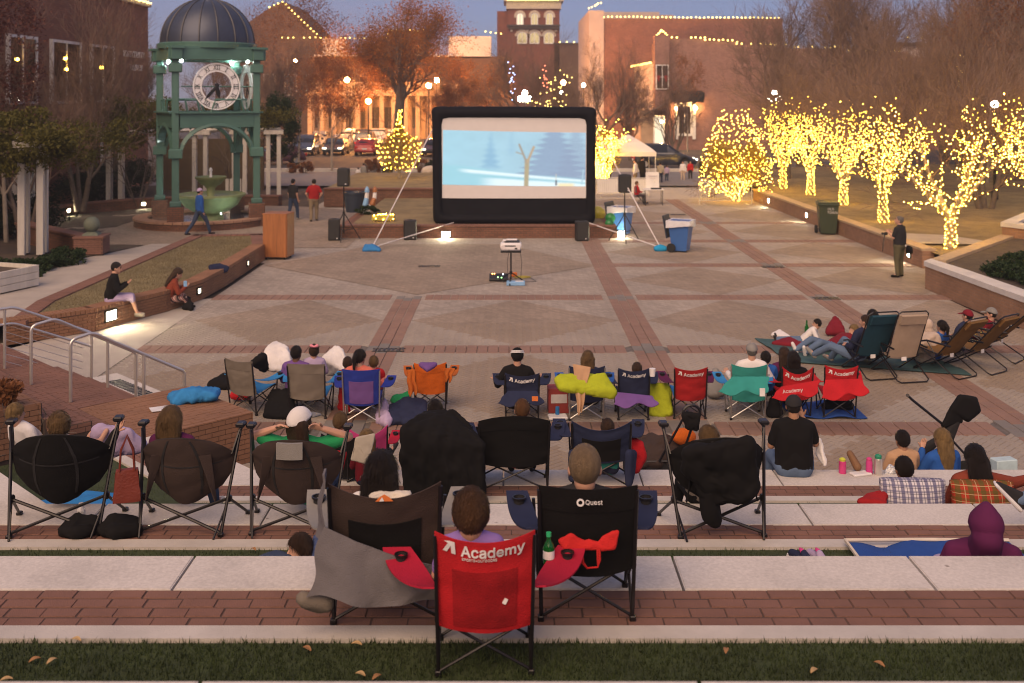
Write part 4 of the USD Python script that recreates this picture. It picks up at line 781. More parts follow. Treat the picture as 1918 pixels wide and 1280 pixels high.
for p in posts:
    o = (p[0], p[1], 0); obj('pedestal', MB().box((*p, .45), (.62, .62, .9), rz=.283, bev=.02), 'stage_brick', T)
    obj('post', MB().box((*p, 3.75), (.27, .27, 5.6), rz=.283, bev=.02), 'tower_green', T); obj('post_base', MB().box((*p, 1.0), (.42, .42, .2), rz=.283, bev=.03), 'tower_green', T)
    obj('collar', MB().box((*p, tz(283)), (.52, .52, .36), rz=.283, bev=.03), 'tower_green', T); obj('capital', MB().box((*p, tz(130)), (.5, .5, .34), rz=.283, bev=.03), 'tower_green', T)
    obj('spotlight', MB().mesh(trimesh.creation.icosphere(1, .055)).xf(t=(p[0] * .82, p[1] * .82, tz(117))), 'spot_white', T)
for i in range(4):
    a, b = posts[i], posts[(i + 1) % 4]; m_ = (a + b) / 2; d = nrm(b - a); L = np.linalg.norm(b - a); an = math.atan2(d[1], d[0]); nn = np.array([d[1], -d[0]]); q3 = lambda s, z, o=0.0: np.array([*(m_ + d * s + nn * o), z])
    obj('entablature', MB().box((*(m_ + nn * .0), tz(103.5)), (L + .62, .42, tz(92) - tz(115)), rz=an, bev=.02).box((*(m_ + nn * .03), tz(93)), (L + .8, .5, .09), rz=an), 'tower_green', T)
    obj('platform_beam', MB().box((*m_, (tz(212) + tz(237)) / 2), (L - .3, .26, tz(212) - tz(237)), rz=an).box((*m_, tz(210)), (L + .1, .5, .06), rz=an), 'tower_green', T)
    ang = np.linspace(0, np.pi, 17); hw = L / 2 - .17; pts = [q3(-hw * math.cos(t), tz(288) + (tz(232) - tz(288)) * math.sin(t)) for t in ang]; arc = MB()
    for r in (-.09, .0, .09): arc.tube([p_ + np.array([*(nn * r), 0]) for p_ in pts], .085, 4, cap=False)
    obj('arch', arc, 'tower_green', T)
    obj('rail', MB().bar(q3(-.95, tz(187)), q3(.05, tz(187)), .05, n=4).bar(q3(-.95, tz(187)), q3(-1.25, tz(245)), .045, n=4).bar(q3(.05, tz(187)), q3(.45, tz(240)), .045, n=4), 'tower_green', T); obj('rail', MB().bar(q3(.75, tz(187)), q3(1.2, tz(187)), .04, n=4).bar(q3(.75, tz(187)), q3(.5, tz(240)), .04, n=4).bar(q3(1.2, tz(187)), q3(1.0, tz(240)), .04, n=4), 'tower_green', T)
dome = [(1.84 * math.cos(a), tz(82) + 1.8 * math.sin(a)) for a in np.linspace(0, np.pi / 2 - .03, 14)]
obj('dome', MB().lathe(dome + [(0, tz(82) + 1.8)], n=40), 'dome_slate', T, smooth=40); obj('dome_band', MB().lathe([(0, tz(93)), (1.93, tz(93)), (1.95, tz(84)), (1.86, tz(82)), (0, tz(82))], n=40), 'tower_green', T)
for k in range(16): 
    a = k * 2 * np.pi / 16 + .1; obj('dome_rib', MB().tube([(r * math.cos(a) * 1.005, r * math.sin(a) * 1.005, z) for r, z in dome], .035, 5), 'dome_rib', T)
obj('finial', MB().lathe([(0, 9.0), (.28, 9.02), (.26, 9.1), (.1, 9.2), (.12, 9.35), (0, 9.6)], n=12), 'clock_white', T)
def annulus(r0, r1, th, n=40): return MB().lathe([(r0, -th / 2), (r1, -th / 2), (r1, th / 2), (r0, th / 2), (r0, -th / 2)], n=n)
for (p, an, lab) in (((.75, -1.38), 0.5, 'front'), ((1.38, .75), 0.5 + math.pi / 2, 'side')):
    dd = (posts[0] - posts[1]) if lab == 'front' else (posts[3] - posts[0]); d = np.array([*nrm(dd), 0]); M = np.stack([d, [0, 0, 1.0], np.cross(d, [0, 0, 1.0])], 1); c = np.array([p[0], p[1], tz(163)])
    ck = thing_part('clock_face', T); k = 1.03
    obj('ring', annulus(.56 * k, .62 * k, .05).mesh(annulus(.84 * k, .89 * k, .05).m()).mesh(annulus(.635 * k, .82 * k, .012).m()).xf(M, c), 'clock_white', ck)
    
    for h, s in enumerate(('XII', 'I', 'II', 'III', 'IV', 'V', 'VI', 'VII', 'VIII', 'IX', 'X', 'XI')):
        tm = meshkit.text_mesh(s, .17, .012); b = tm.bounds; q_ = MB().mesh(tm).xf(np.diag([.75, 1, 1]), (-(b[0] + b[1])[0] / 2 * .75, -(b[0] + b[1])[1] / 2, 0)).xf(None, (0, .73 * k, .012)); obj('numeral', q_.xf(RZ(-h * math.pi / 6)).xf(M, c), 'black_metal', ck)
    def hand(a, l, w): return MB().add([(-w, -.12, .03), (w, -.12, .03), (w * 1.4, l * .6, .03), (0, l, .03), (-w * 1.4, l * .6, .03), (0, 0, .05)], [[0, 1, 5], [1, 2, 5], [2, 3, 5], [3, 4, 5], [4, 0, 5]]).xf(RZ(-a)).xf(M, c)
    obj('minute_hand', hand(math.radians(222), .72, .05), 'black_metal', ck); obj('hour_hand', hand(math.radians(168), .48, .06), 'black_metal', ck)
    obj('cross_bar', MB().bar((-1.35, 0, 0), (1.35, 0, 0), .025, n=4).bar((0, -.62, 0), (0, -1.5, 0), .025, n=4).xf(M, c), 'tower_green', ck)
fo = thing('fountain', 'two tiered green stone fountain under the clock tower', 'fountain', (-12.15, 43.07, 0))
obj('pedestal', MB().lathe([(0, 0), (.55, 0), (.5, .3), (.36, .42), (.4, .55), (0, .55)], n=24), 'fountain_stone', fo, smooth=50)
obj('lower_bowl', MB().lathe([(.3, .42), (.72, .52), (1.05, .75), (1.25, 1.08), (1.38, 1.12), (1.38, 1.2), (1.28, 1.22), (1.2, 1.12), (.5, .8), (0, .78)], n=40), 'fountain_stone', fo, smooth=50)
obj('stem', MB().lathe([(.3, .78), (.26, 1.0), (.14, 1.15), (.16, 1.4), (.26, 1.52), (0, 1.52)], n=20), 'fountain_stone', fo, smooth=50)
obj('upper_bowl', MB().lathe([(.12, 1.48), (.38, 1.58), (.55, 1.78), (.62, 1.84), (.62, 1.9), (.56, 1.91), (.3, 1.76), (0, 1.74)], n=32), 'fountain_stone', fo, smooth=50); obj('spout', MB().lathe([(.06, 1.74), (.05, 2.1), (.08, 2.14), (.05, 2.24), (0, 2.27)], n=10), 'clock_white', fo)
obj('lower_water', MB().lathe([(0, 1.12), (1.2, 1.12)], n=32), 'water', fo); obj('upper_water', MB().lathe([(0, 1.84), (.5, 1.84)], n=24), 'water', fo)
# ================================================================ left garden
mat('white_wood', (.56, .52, .46), .8, .2, 4, .3, 40, stretch=(1, 1, .15)); mat('box_wood', (.31, .115, .035), .5, .3, 3, .2, 40, coat=.15, stretch=(6, 6, .4)); mat('granite_ball', (.13, .15, .11), .75, .2, 8)
WP = [(-10.45, 22.0), (-9.12, 23.36), (-8.74, 24.4), (-8.25, 25.5), (-7.85, 27.0), (-7.75, 29), (-7.78, 33.6)]
slab('left_walk', [(XL, 13.2), (XL, 27.2), (-8.1, 27), (-8.6, 25.6), (-9.0, 24.4), (-9.5, 23.36), (-10.7, 22.2), (-16, 18), (-16, 10)][::-1], 'walkway', -.006)
slab('gutter_slab', [wing(5.9, 1.33), wing(8.0, 1.33), wing(8.0, 2.0), wing(5.9, 2.0)], 'concrete', .016)
gq = MB()
for k in range(13): p = wing(6.3 + k * .1, 1.72); gq.box((*p, .02), (.26, .05, .014), rz=math.pi / 4)
tag(obj('drain_grate', gq, 'grate'), 'long dark drain grate in the concrete beyond the brick block', 'drain grate')
lw = thing('seat_wall', 'curved low brick seat wall round a dry lawn wedge, left', 'low wall')
back = [(-8.5, 36.3), (-10.75, 36.1), (-10.85, 24.4)]
wed = Polygon(WP + back); ringp = wed.difference(wed.buffer(-.38)); obj('wall', MB().prism(ringp.buffer(-.012), -.03, .45), 'mortar', lw); obj('lawn', MB().prism(wed.buffer(-.37), .0, .44), 'green_dry_lawn', lw)
wb = []
for a, b in zip(WP[:-1], WP[1:]):
    a, b = np.array([*a, 0.]), np.array([*b, 0.]); L = np.linalg.norm(b - a); wb.append(brick_rect(a, (b - a) / L, up, L, .40, .203, .068, .009, .5, .008))
capL = []
cp = LineString(WP); n = int(cp.length / .105)
for k in range(n):
    p, p2 = cp.interpolate((k + .5) * .105), cp.interpolate((k + .6) * .105); an = math.atan2(p2.y - p.y, p2.x - p.x); c = (p.x - math.sin(an) * .19, p.y + math.cos(an) * .19); capL.append((np.array(paver(c, .097, .41, an, .505, .008, .09)), PF))
bricks_to(lw, [capL + wb[0] + wb[1] + wb[2] + wb[3]], 'brick_orange', 300); mb = MB()
for g in wb[4:]: 
    for b_ in g: mb.add(*b_)
tag(obj('bricks', mb, 'brick_orange', lw), kind='stuff')
cp2 = LineString([WP[-1]] + back + [WP[0]]); mb = MB(); n = int(cp2.length / .21)
for k in range(n):
    p, p2 = cp2.interpolate((k + .5) * .21), cp2.interpolate((k + .6) * .21); an = math.atan2(p2.y - p.y, p2.x - p.x); mb.add(paver((p.x - math.sin(an) * .19, p.y + math.cos(an) * .19), .2, .4, an, .475, .008, .07), PF)
tag(obj('edge_bricks', mb, 'brick_red', lw), kind='stuff')
tag(obj('lawn_blades', blades(wed.buffer(-.42), .435, 26000, .05, 77), 'dry_blade', lw), kind='stuff')
def face_lamp(p, an, w, h, lb, m):
    t = thing('wall_lamp', lb, 'wall lamp', p, an, 'lamps set in the low walls'); obj('lens', MB().box((0, -.02, 0), (w, .02, h)), m, t); e = .03
    obj('frame', MB().box((0, -.02, h / 2 + e / 2), (w + .08, .05, e)).box((0, -.02, -h / 2 - e / 2), (w + .08, .05, e)).box((-w / 2 - e / 2, -.02, 0), (e, .05, h)).box((w / 2 + e / 2, -.02, 0), (e, .05, h)), 'black_metal', t)
a, b = np.array(WP[1]), np.array(WP[2]); face_lamp((*(a + (b - a) * .42), .26), math.atan2(*(b - a)[::-1]), .32, .2, 'bright lamp in the curved seat wall beside the seated man in black', 'lamp_white')
for i, s, lb in ((3, .9, 'small lamp in the seat wall right of the woman in striped trousers'), (5, .5, 'small lamp in the seat wall near the wooden box')):
    a, b = np.array(WP[i]), np.array(WP[i + 1]); face_lamp((*(a + (b - a) * s), .25), math.atan2(*(b - a)[::-1]), .14, .12, lb, glow('lamp_dim', (1, .85, .6), 4))
zf = lambda y: .43 * np.clip((37 - y) / 6, 0, 1)
def ramp(name, pts, m, dz=0.): v = [(x, y, float(zf(np.array(y))) + dz) for x, y in pts]; return struct(name, MB().add(v, [[0, i, i + 1] for i in range(1, len(v) - 1)]), m)
for y0, y1 in ((15, 31), (31, 34), (34, 37.3)): ramp('garden_path', [(-12.5, y0), (-10.84, y0), (-10.84, y1), (-12.5, y1)] if y0 > 15 else [(-16, 17), (-10.6, 22.5), (-10.84, 24.5), (-10.84, 31), (-12.5, 31), (-12.6, 27), (-14, 24)], 'walkway')
slab('fountain_court', [(-12.4 + 7.1 * math.cos(t), 43 + 7.1 * math.sin(t)) for t in np.linspace(0, 6.28, 40)[:-1]], 'field_tan', .012)
slab('court_link', [(-12.4, 36.2), (-5.6, 36.2), (-5.6, 48), (-12.4, 48)], 'field_tan', .006)
rough('garden_bed', -40, -12.5, 22, 36.6, lambda x, y: zf(y) + .02 + np.clip(-x - 14, 0, 9) * .035, 'soil', 70, .04)
rough('garden_bed', -42, -15.5, 36.6, 72, lambda x, y: .02 + np.clip(-x - 19, 0, 9) * .05, 'soil', 50, .04)
cw = thing('court_wall', 'low curved brick wall round the back of the fountain court', 'low wall', (-12.4, 43, 0))
for k in range(30):
    a, b = np.radians(78 + k * 4.6), np.radians(78 + (k + 1) * 4.6); r0, r1 = 7.1, 7.5; P = [(r0 * math.cos(a), r0 * math.sin(a)), (r1 * math.cos(a), r1 * math.sin(a)), (r1 * math.cos(b), r1 * math.sin(b)), (r0 * math.cos(b), r0 * math.sin(b))]
    obj('wall', MB().prism(P, -.02, .42), 'stage_brick', cw); obj('cap', MB().prism(Polygon(P).buffer(.03), .42, .49 + .001 * (k % 2)), 'brick_red', cw)
for k, a in enumerate((98, 128, 158, 188)):
    g_ = math.radians(a); face_lamp((-12.4 + 7.1 * math.cos(g_), 43 + 7.1 * math.sin(g_), .24), g_ - math.pi / 2, .16, .12, 'small lamp in the curved wall behind the fountain, ' + ('right of the bowls', 'left of the bowls', 'left of the clock tower', 'farthest left')[k], 'lamp_white')
pr = thing('ball_pier', 'square brick pier topped by a dark stone ball beside the path', 'pier', (-12.75, 32.4, .40), .12)
bricks_to(pr, [brick_rect((-.42, -.42, 0), (1, 0, 0), up, .84, .46), brick_rect((.42, -.42, 0), (0, 1, 0), up, .84, .46)], 'brick_red', 120); obj('core', MB().box((0, 0, .23), (.83, .83, .48)), 'mortar', pr); obj('cap', MB().box((0, 0, .5), (.9, .9, .07), bev=.01), 'brick_red', pr)
obj('plinth', MB().lathe([(.34, .53), (.3, .58), (.16, .64), (0, .64)], n=4).xf(RZ(math.pi / 4)), 'granite_ball', pr); obj('ball', MB().mesh(trimesh.creation.icosphere(3, .235)).xf(t=(0, 0, .85)), 'granite_ball', pr, smooth=True)
pw = thing('garden_wall', 'short low brick wall running left from the ball pier', 'low wall'); obj('wall', MB().prism([(-13.1, 32.6), (-13.1, 32.95), (-16.4, 36.3), (-16.7, 36.0)], .1, .82), 'stage_brick', pw); obj('cap', MB().prism(Polygon([(-13.1, 32.55), (-13.1, 33.0), (-16.4, 36.35), (-16.75, 36.0)]).buffer(.03), .82, .88), 'brick_red', pw)
def arbor(label, x, y, gz, h=3.2, n=4, s=.26):
    t = thing('arbor_column', label, 'column', (x, y, gz), .2, 'white columns of the vine arbor')
    for dx, dy in ((-s, -s), (s, -s), (s, s), (-s, s))[:n]: obj('post', MB().box((dx, dy, h / 2), (.2, .2, h), bev=.012), 'white_wood', t)
    obj('cap', MB().box((0, 0, h + .1), (.95, .95, .2)), 'white_wood', t); return t
cl = [(-14.35, 32.0, .42, 'nearest cluster of tall white posts under vines at the left'), (-18.2, 49, .05, 'white arbor posts left of the clock tower'), (-15.3, 52.4, .05, 'white arbor posts seen through the left arch of the clock tower'), (-13.6, 53.3, .05, 'white arbor posts behind the fountain bowls'), (-11.9, 53.3, .05, 'white arbor posts seen through the right arch of the clock tower'), (-19.9, 43.5, .1, 'white arbor posts at the far left behind the court wall')]
for x, y, gz, lb in cl: arbor(lb, x, y, gz)
bm = thing('arbor_beams', 'white timber beams of the vine arbor behind the fountain', 'arbor')
for a, b in zip([cl[0], cl[5], cl[1], cl[2], cl[3]], [cl[5], cl[1], cl[2], cl[3], cl[4]]):
    for o in (-.3, .3): obj('beam', MB().bar((a[0] + o, a[1] + o, 3.42 + a[2]), (b[0] + o, b[1] + o, 3.42 + b[2]), .09, n=4), 'white_wood', bm)
mat('rear_wall', (.10, .07, .04), .9, .2, 1); rwall = thing('garden_wall', 'dark wall behind the arbor posts and the fountain', 'wall'); obj('wall', MB().box((-16.4, 58.5, 1.4), (5.6, .3, 2.8)), 'rear_wall', rwall)
bn = thing('bench', 'small pale slatted bench behind the fountain', 'bench', at(441, 312, 51.5) * (1, 1, 0))
for k in range(5): obj('slat', MB().box((-.4 + k * .2, 0, .85), (.15, .04, .6)), 'white_wood', bn)
obj('seat', MB().box((0, -.25, .45), (1.2, .5, .06)), 'white_wood', bn); obj('leg', MB().box((-.5, -.25, .21), (.08, .4, .42)), 'white_wood', bn); obj('leg', MB().box((.5, -.25, .21), (.08, .4, .42)), 'white_wood', bn)
def mass(name, label, c, r, n, size, seed, lm, clump=40, cat='shrub', group=None, stem=True):
    t = thing(name, label, cat, (c[0], c[1], 0), 0, group); z = c[2]
    if stem: obj('stems', wood(grow(seed, z + r[2], .05, 4, .9, 3, .4), 0, 9, [5, 4, 3]), 'bark', t)
    tag(obj('leaves', leaves(np.array([0, 0, z]), np.array(r), n, size, seed, clump=clump), lm, t), kind='stuff'); return t
mass('vine_canopy', 'olive vine foliage over the nearest arbor posts, far left', (-14.5, 31.5, 3.8), (1.75, 1.3, 1.0), 8000, .07, 31, 'leaf_olive', 50, 'vine', stem=False); mass('vine_canopy', 'olive vine foliage between the left posts and the tower', (-15.4, 38.5, 3.5), (1.5, 2.0, 1.0), 3800, .075, 32, 'leaf_olive', 30, 'vine', stem=False)
mass('vine_canopy', 'olive vine foliage directly left of the clock tower', (-17.0, 48.5, 4.0), (1.9, 1.7, 1.2), 6500, .08, 33, 'leaf_olive', 40, 'vine'); mass('vine_canopy', 'vine foliage over the arbor behind the tower arches', (-13.8, 53.4, 4.0), (3.0, 1.0, .75), 8000, .08, 34, 'leaf_olive', 60, 'vine'); mass('vine_canopy', 'vine foliage at the left edge below the library windows', (-20.2, 42.5, 3.4), (2.2, 1.6, 1.3), 4500, .075, 35, 'leaf_olive', 34, 'vine', stem=False)
mass('hedge', 'dark clipped hedge before the library wall', (-19.7, 52, 1.0), (1.2, 6.0, 1.0), 9000, .08, 36, 'leaf_dark', 90, 'hedge'); mass('hedge', 'dark hedge behind the left arbor posts', (-18.6, 38.5, .9), (2.6, 1.2, .8), 8000, .07, 37, 'leaf_dark', 70, 'hedge', stem=False)
for k, (px, py, r, lb) in enumerate(((30, 505, .9, 'left end'), (75, 494, .8, 'middle'), (118, 484, .65, 'right end'))):
    g = G(px, py, .55); mass('ivy_patch', f'low dark green juniper beside the path, {lb}', (g[0], g[1], .55), (r, .8, .28), 3600, .05, 40 + k, 'leaf_green', 26, 'ground cover', stem=False)
for k, (x, y, i) in enumerate(((-18.6, 46, 1), (-19.6, 51.5, 1), (-22, 62, 0), (-16.6, 36.5, 1))): dup(btree[i], (x, y, .2), 1.3 * k, ('bare multi stemmed tree in front of the library windows', 'bare tree in front of the library lettering', 'bare tree behind the corner of the library', 'thin bare tree among the left arbor posts')[k], 'bare trees by the library', scale=(1.0, 1.05, 1.3, .8)[k])
pb_ = thing('timber_planter', 'pale timber raised bed cut by the left edge above the handrail', 'raised bed', (-12.75, 26.2, .44), -.35)
for k in range(3): obj('board', MB().box((0, -.6, .1 + .17 * k), (1.7, .05, .16), bev=.006), 'white_wood', pb_); obj('board', MB().box((.83, 0, .1 + .17 * k), (.05, 1.2, .16), bev=.006), 'white_wood', pb_)
obj('soil', MB().box((0, 0, .22), (1.6, 1.15, .4)), 'soil', pb_); obj('board', MB().box((-.83, 0, .27), (.05, 1.2, .5)), 'white_wood', pb_); obj('board', MB().box((0, .6, .27), (1.7, .05, .5)), 'white_wood', pb_)
wx = thing('wooden_box', 'tall reddish brown wooden box on casters at the end of the seat wall', 'wooden box', (*G(517, 487)[:2] + np.array([0, .35]), 0), -.12)
obj('front', MB().box((0, -.36, .75), (.76, .03, 1.34), bev=.008), 'box_wood', wx); obj('body', MB().box((0, .0, .75), (.74, .68, 1.32)), 'box_wood', wx); obj('top', MB().box((0, 0, 1.43), (.8, .76, .04), bev=.008), 'box_wood', wx); obj('side', MB().box((.385, 0, .75), (.03, .7, 1.34), bev=.006), 'box_wood', wx)
for dx in (-.3, .3):
    for dy in (-.28, .28): obj('caster', MB().lathe([(0, -.02), (.045, -.02), (.045, .02), (0, .02)], n=10).xf(RY(math.pi / 2), (dx, dy, .045)), 'black_metal', wx)
# handrails of the steps
def handrail(label, s, pts, posts_, r=.024, cables=False):
    t = thing('handrail', label, 'handrail', group='steel handrails of the brick steps'); P = [w3(s, a, z) for a, z in pts]; Q = [P[0]]
    for i in range(1, len(P) - 1): 
        a, b, c = P[i - 1], P[i], P[i + 1]; k = min(.09, np.linalg.norm(b - a) / 2.2, np.linalg.norm(c - b) / 2.2); u, w = b + nrm(a - b) * k, b + nrm(c - b) * k; Q += [u * (1 - f) ** 2 + b * 2 * f * (1 - f) + w * f * f for f in np.linspace(0, 1, 6)]
    obj('top_rail', MB().tube(Q + [P[-1]], r, 10), 'steel', t, smooth=60)
    for a, z0, z1 in posts_: obj('post', MB().bar(w3(s, a, z0), w3(s, a, z1), r, n=10), 'steel', t)
    if cables:
        for k in range(6): obj('cable', MB().bar(w3(s, -.34, .82 + k * .12), w3(s, .95, .22 + k * .12), .005, n=4), 'steel', t)
handrail('nearest steel handrail on the brick steps', 4.35, [(-.37, .7), (-.37, 1.6), (-.05, 1.66), (1.35, .86), (1.42, .82), (1.42, .0)], [(.75, .2, 1.2)])
handrail('middle steel handrail on the brick steps', 5.72, [(-.41, .7), (-.41, 1.6), (-.05, 1.66), (1.2, .95), (1.28, .9), (1.28, 0)], [(.8, .2, 1.17)])
handrail('far steel handrail with cables on the brick steps', 7.02, [(-1.6, 1.66), (-.2, 1.68), (1.02, 1.1), (1.1, 1.05), (1.1, 0)], [(-.34, .7, 1.66)], cables=True)
handrail('lower rail beside the far cabled handrail', 7.02, [(-1.6, 1.42), (-.2, 1.42), (1.1, .82)], [(-1.3, .7, 1.42)], .02)

leafmat('leaf_olive2', (.10, .10, .02), (.22, .19, .04))
for k, (x, y, rx, ry, n) in enumerate(((12.4, 26.6, .55, 1.1, 2600), (12.5, 24.6, .6, 1.2, 2600), (12.7, 22.6, .7, 1.2, 2600), (13.9, 28.3, .9, .9, 2600), (13.9, 25.6, .9, 1.4, 2600), (14.1, 22.8, 1.0, 1.4, 2200))):
    mass('planter_evergreen', f"low dark evergreen in the stone planter at the right, {('nearest the coping corner', 'middle of the front row', 'front row by the picture edge', 'by the rear coping', 'middle of the back row', 'back row by the picture edge')[k]}", (x, y, .82), (rx, ry, .24), n, .05, 140 + k, 'leaf_green', 40, 'evergreen', stem=False)
# ================================================================ inflatable screen with its film picture
mat('screen_black', (.007, .007, .010), .75, .2, 3, .15, 12, spec=.12); mat('screen_cloth', (.62, .60, .60), .85, .03, 3)
Yc = 39.5; sx = lambda px: (px - CX) * Yc / F; sz = lambda py: H - (py - HOR) * Yc / F
scr = thing('inflatable_screen', 'big black inflatable cinema screen showing a snowy film scene', 'cinema screen')
x0, x1, zt, zb = sx(812) + .18, sx(1114) - .18, sz(201) - .2, .62
def tubeh(a, b, r, ry=.36): return m3.Manifold.batch_hull([SP(a, (r, ry, r), 18), SP(b, (r, ry, r), 18)])
obj('inflated_frame', soft([tubeh((x0, Yc, zb), (x0 - .03, Yc, zt), .20), tubeh((x1, Yc, zb), (x1 + .02, Yc, zt - .02), .20), tubeh((x0 - .03, Yc, zt), (x1 + .02, Yc, zt - .02), .23), tubeh((x0, Yc, zb), (x1, Yc, zb), .2)], .25, 3, .012, 1.2), 'screen_black', scr, smooth=50)
obj('skirt', MB().sheet(lambda u, w: (x0 + u * (x1 - x0), Yc - .22 + .03 * np.sin(u * 23) * w + .05 * w, .62 + w * (sz(372) - .60)), 40, 8, .02), 'screen_black', scr)
a_, b_, c_, d_ = sx(826), sx(1099), sz(371), sz(218); V = lambda u, w, e: (u * 0 + a_ + u * (b_ - a_) + .03 * w, Yc - .2 + e + 0 * u, c_ + w * (d_ - c_) - .05 * u * w + .05 * (u - .5) ** 2)
obj('screen_cloth', MB().sheet(lambda u, w: V(u, w, 0), 24, 12, .02), 'screen_cloth', scr)
n, mh = 180, 76; u, w = np.meshgrid(np.linspace(0, 1, n + 1), np.linspace(0, 1, mh + 1), indexing='ij')
def ss(x, a, b): t = np.clip((x - a) / (b - a), 0, 1); return t * t * (3 - 2 * t)
fb = lambda x, y, s: meshkit.fbm(np.stack([x, y, 0 * x + s], -1), 4)
col = np.array([.42, .68, .80]) * (1 - u[..., None] * .42) + np.array([.44, .47, .58]) * u[..., None] * .42                                      # cold sky of the film frame
col = col * (1 - .2 * (fb(u * 5, w * 4, 3) - .5))[..., None]
def over(c, a): global col; col = col * (1 - a[..., None]) + np.asarray(c) * a[..., None]
fir = lambda x, b, t, wd: ss(wd * (t - w) / (t - b) * (1 + .25 * np.sin(w * 60)) - np.abs(u - x), -.025, .035) * ss(w, b - .05, b + .09)
over((.27, .47, .66), .75 * fir(.335, .30, .95, .065)); over((.30, .50, .68), .45 * fir(.48, .55, 1.05, .03)); over((.30, .38, .53), .8 * fir(.78, .12, 1.25, .24)); over((.30, .36, .50), .5 * fir(.93, .1, 1.2, .16))
ground = .36 - .26 * u + .02 * np.sin(u * 9); over((.36, .66, .75), ss(ground + .02 - w, -.02, .05) * .8)
over((.82, .96, 1.0), ss(.33 - .21 * u - w, -.015, .02) * ss(w, .24 - .19 * u, .29 - .19 * u) * ss(u, .08, .2)); over((.80, .95, 1.0), ss(.17 - .13 * u + .03 * fb(u * 9, w * 5, 1) - w, -.02, .03) * ss(u, .22, .4)); over((.95, .82, .52), ss(.06 - np.abs(w - .02), 0, .05) * ss(u, .78, .83) * (1 - ss(u, .9, .94)))
# a plain forked bare tree trunk, warm lit, in the middle of the frame
seg = lambda ax, aw, bx, bw, r: ss(r - np.hypot((u - ax - np.clip(((u - ax) * (bx - ax) * 6.6 + (w - aw) * (bw - aw)) / ((bx - ax) ** 2 * 6.6 + (bw - aw) ** 2), 0, 1) * (bx - ax)) * 2.57, w - aw - np.clip(((u - ax) * (bx - ax) * 6.6 + (w - aw) * (bw - aw)) / ((bx - ax) ** 2 * 6.6 + (bw - aw) ** 2), 0, 1) * (bw - aw)), -.012, .02)
over((.48, .40, .26), seg(.585, -.04, .59, .46, .045)); over((.40, .34, .27), seg(.59, .42, .535, .76, .022)); over((.52, .40, .28), seg(.592, .44, .636, .72, .026)); over((.42, .36, .28), seg(.565, .58, .515, .62, .014)); over((.16, .17, .20), seg(.795, .03, .795, .1, .02)); over((.62, .60, .52), seg(.793, .12, .795, .22, .01)); over((.45, .62, .72), seg(.975, .05, .985, .3, .015))
made.add('film'); usdkit.material(stage, '/World/Looks/film', {'a': ('attribute', dict(attribute='film_colour')), 'e': ('emission', dict(strength=.72))}, [('a.color', 'e.color')], surface='e.emission')
I = np.arange((n + 1) * (mh + 1)).reshape(n + 1, mh + 1); qd = np.stack([I[:-1, :-1], I[1:, :-1], I[1:, 1:], I[:-1, 1:]], -1).reshape(-1, 4)
U = .012 + u * .975; Wv = .165 + w * .665 - .02 * u; pic = np.stack(V(U, Wv, -.016), -1).reshape(-1, 3)
g = obj('film_picture', MB().add(pic, qd), 'film', scr); UsdGeom.PrimvarsAPI(g).CreatePrimvar('film_colour', Sdf.ValueTypeNames.Color3fArray, 'vertex').Set(Vt.Vec3fArray.FromNumpy(np.clip(col, 0, 1).reshape(-1, 3).astype(np.float32)))
mat('strap', (.62, .58, .58), .8); fabric('blue_bag', (.03, .17, .42)); fabric('cyan_bag', (.02, .28, .55))
def strap(lb, a, b): t = obj('strap', MB().bar(a, b, .022, n=5), 'strap'); tag(t, lb, 'strap', 'white straps of the screen')
sa, sb = G(697, 464, .12), G(1237, 464, .12)
strap('long white strap from the left of the screen down to the blue weight bag', np.array([x0 - .2, Yc + .1, sz(240)]), sa); strap('low white strap from the left blue weight bag to the screen foot', sa, np.array([sx(850), Yc - .3, .5])); strap('long white strap from the right of the screen down to the round blue weight bag', np.array([x1 + .2, Yc + .1, sz(240)]), sb); strap('low white strap from the screen foot to the round blue weight bag', sb, np.array([sx(1100), Yc - .3, .5]))
tag(obj('weight_bag', cloth([(sa[0] - .26, sa[1] - .1, .05), (sa[0] + .26, sa[1] - .12, .05), (sa[0] + .2, sa[1] + .2, .06), (sa[0] - .24, sa[1] + .2, .08), (sa[0], sa[1], .19), (sa[0] - .2, sa[1], .17)], .05, .06, .02), 'blue_bag', smooth=True), 'crumpled blue weight bag at the foot of the left strap', 'weight bag')
tag(obj('weight_bag', cloth([(sb[0] - .12, sb[1], .08), (sb[0] + .12, sb[1], .08), (sb[0], sb[1], .12)], .1, .05, .012), 'cyan_bag', smooth=True), 'round bright blue weight bag at the foot of the right strap', 'weight bag')
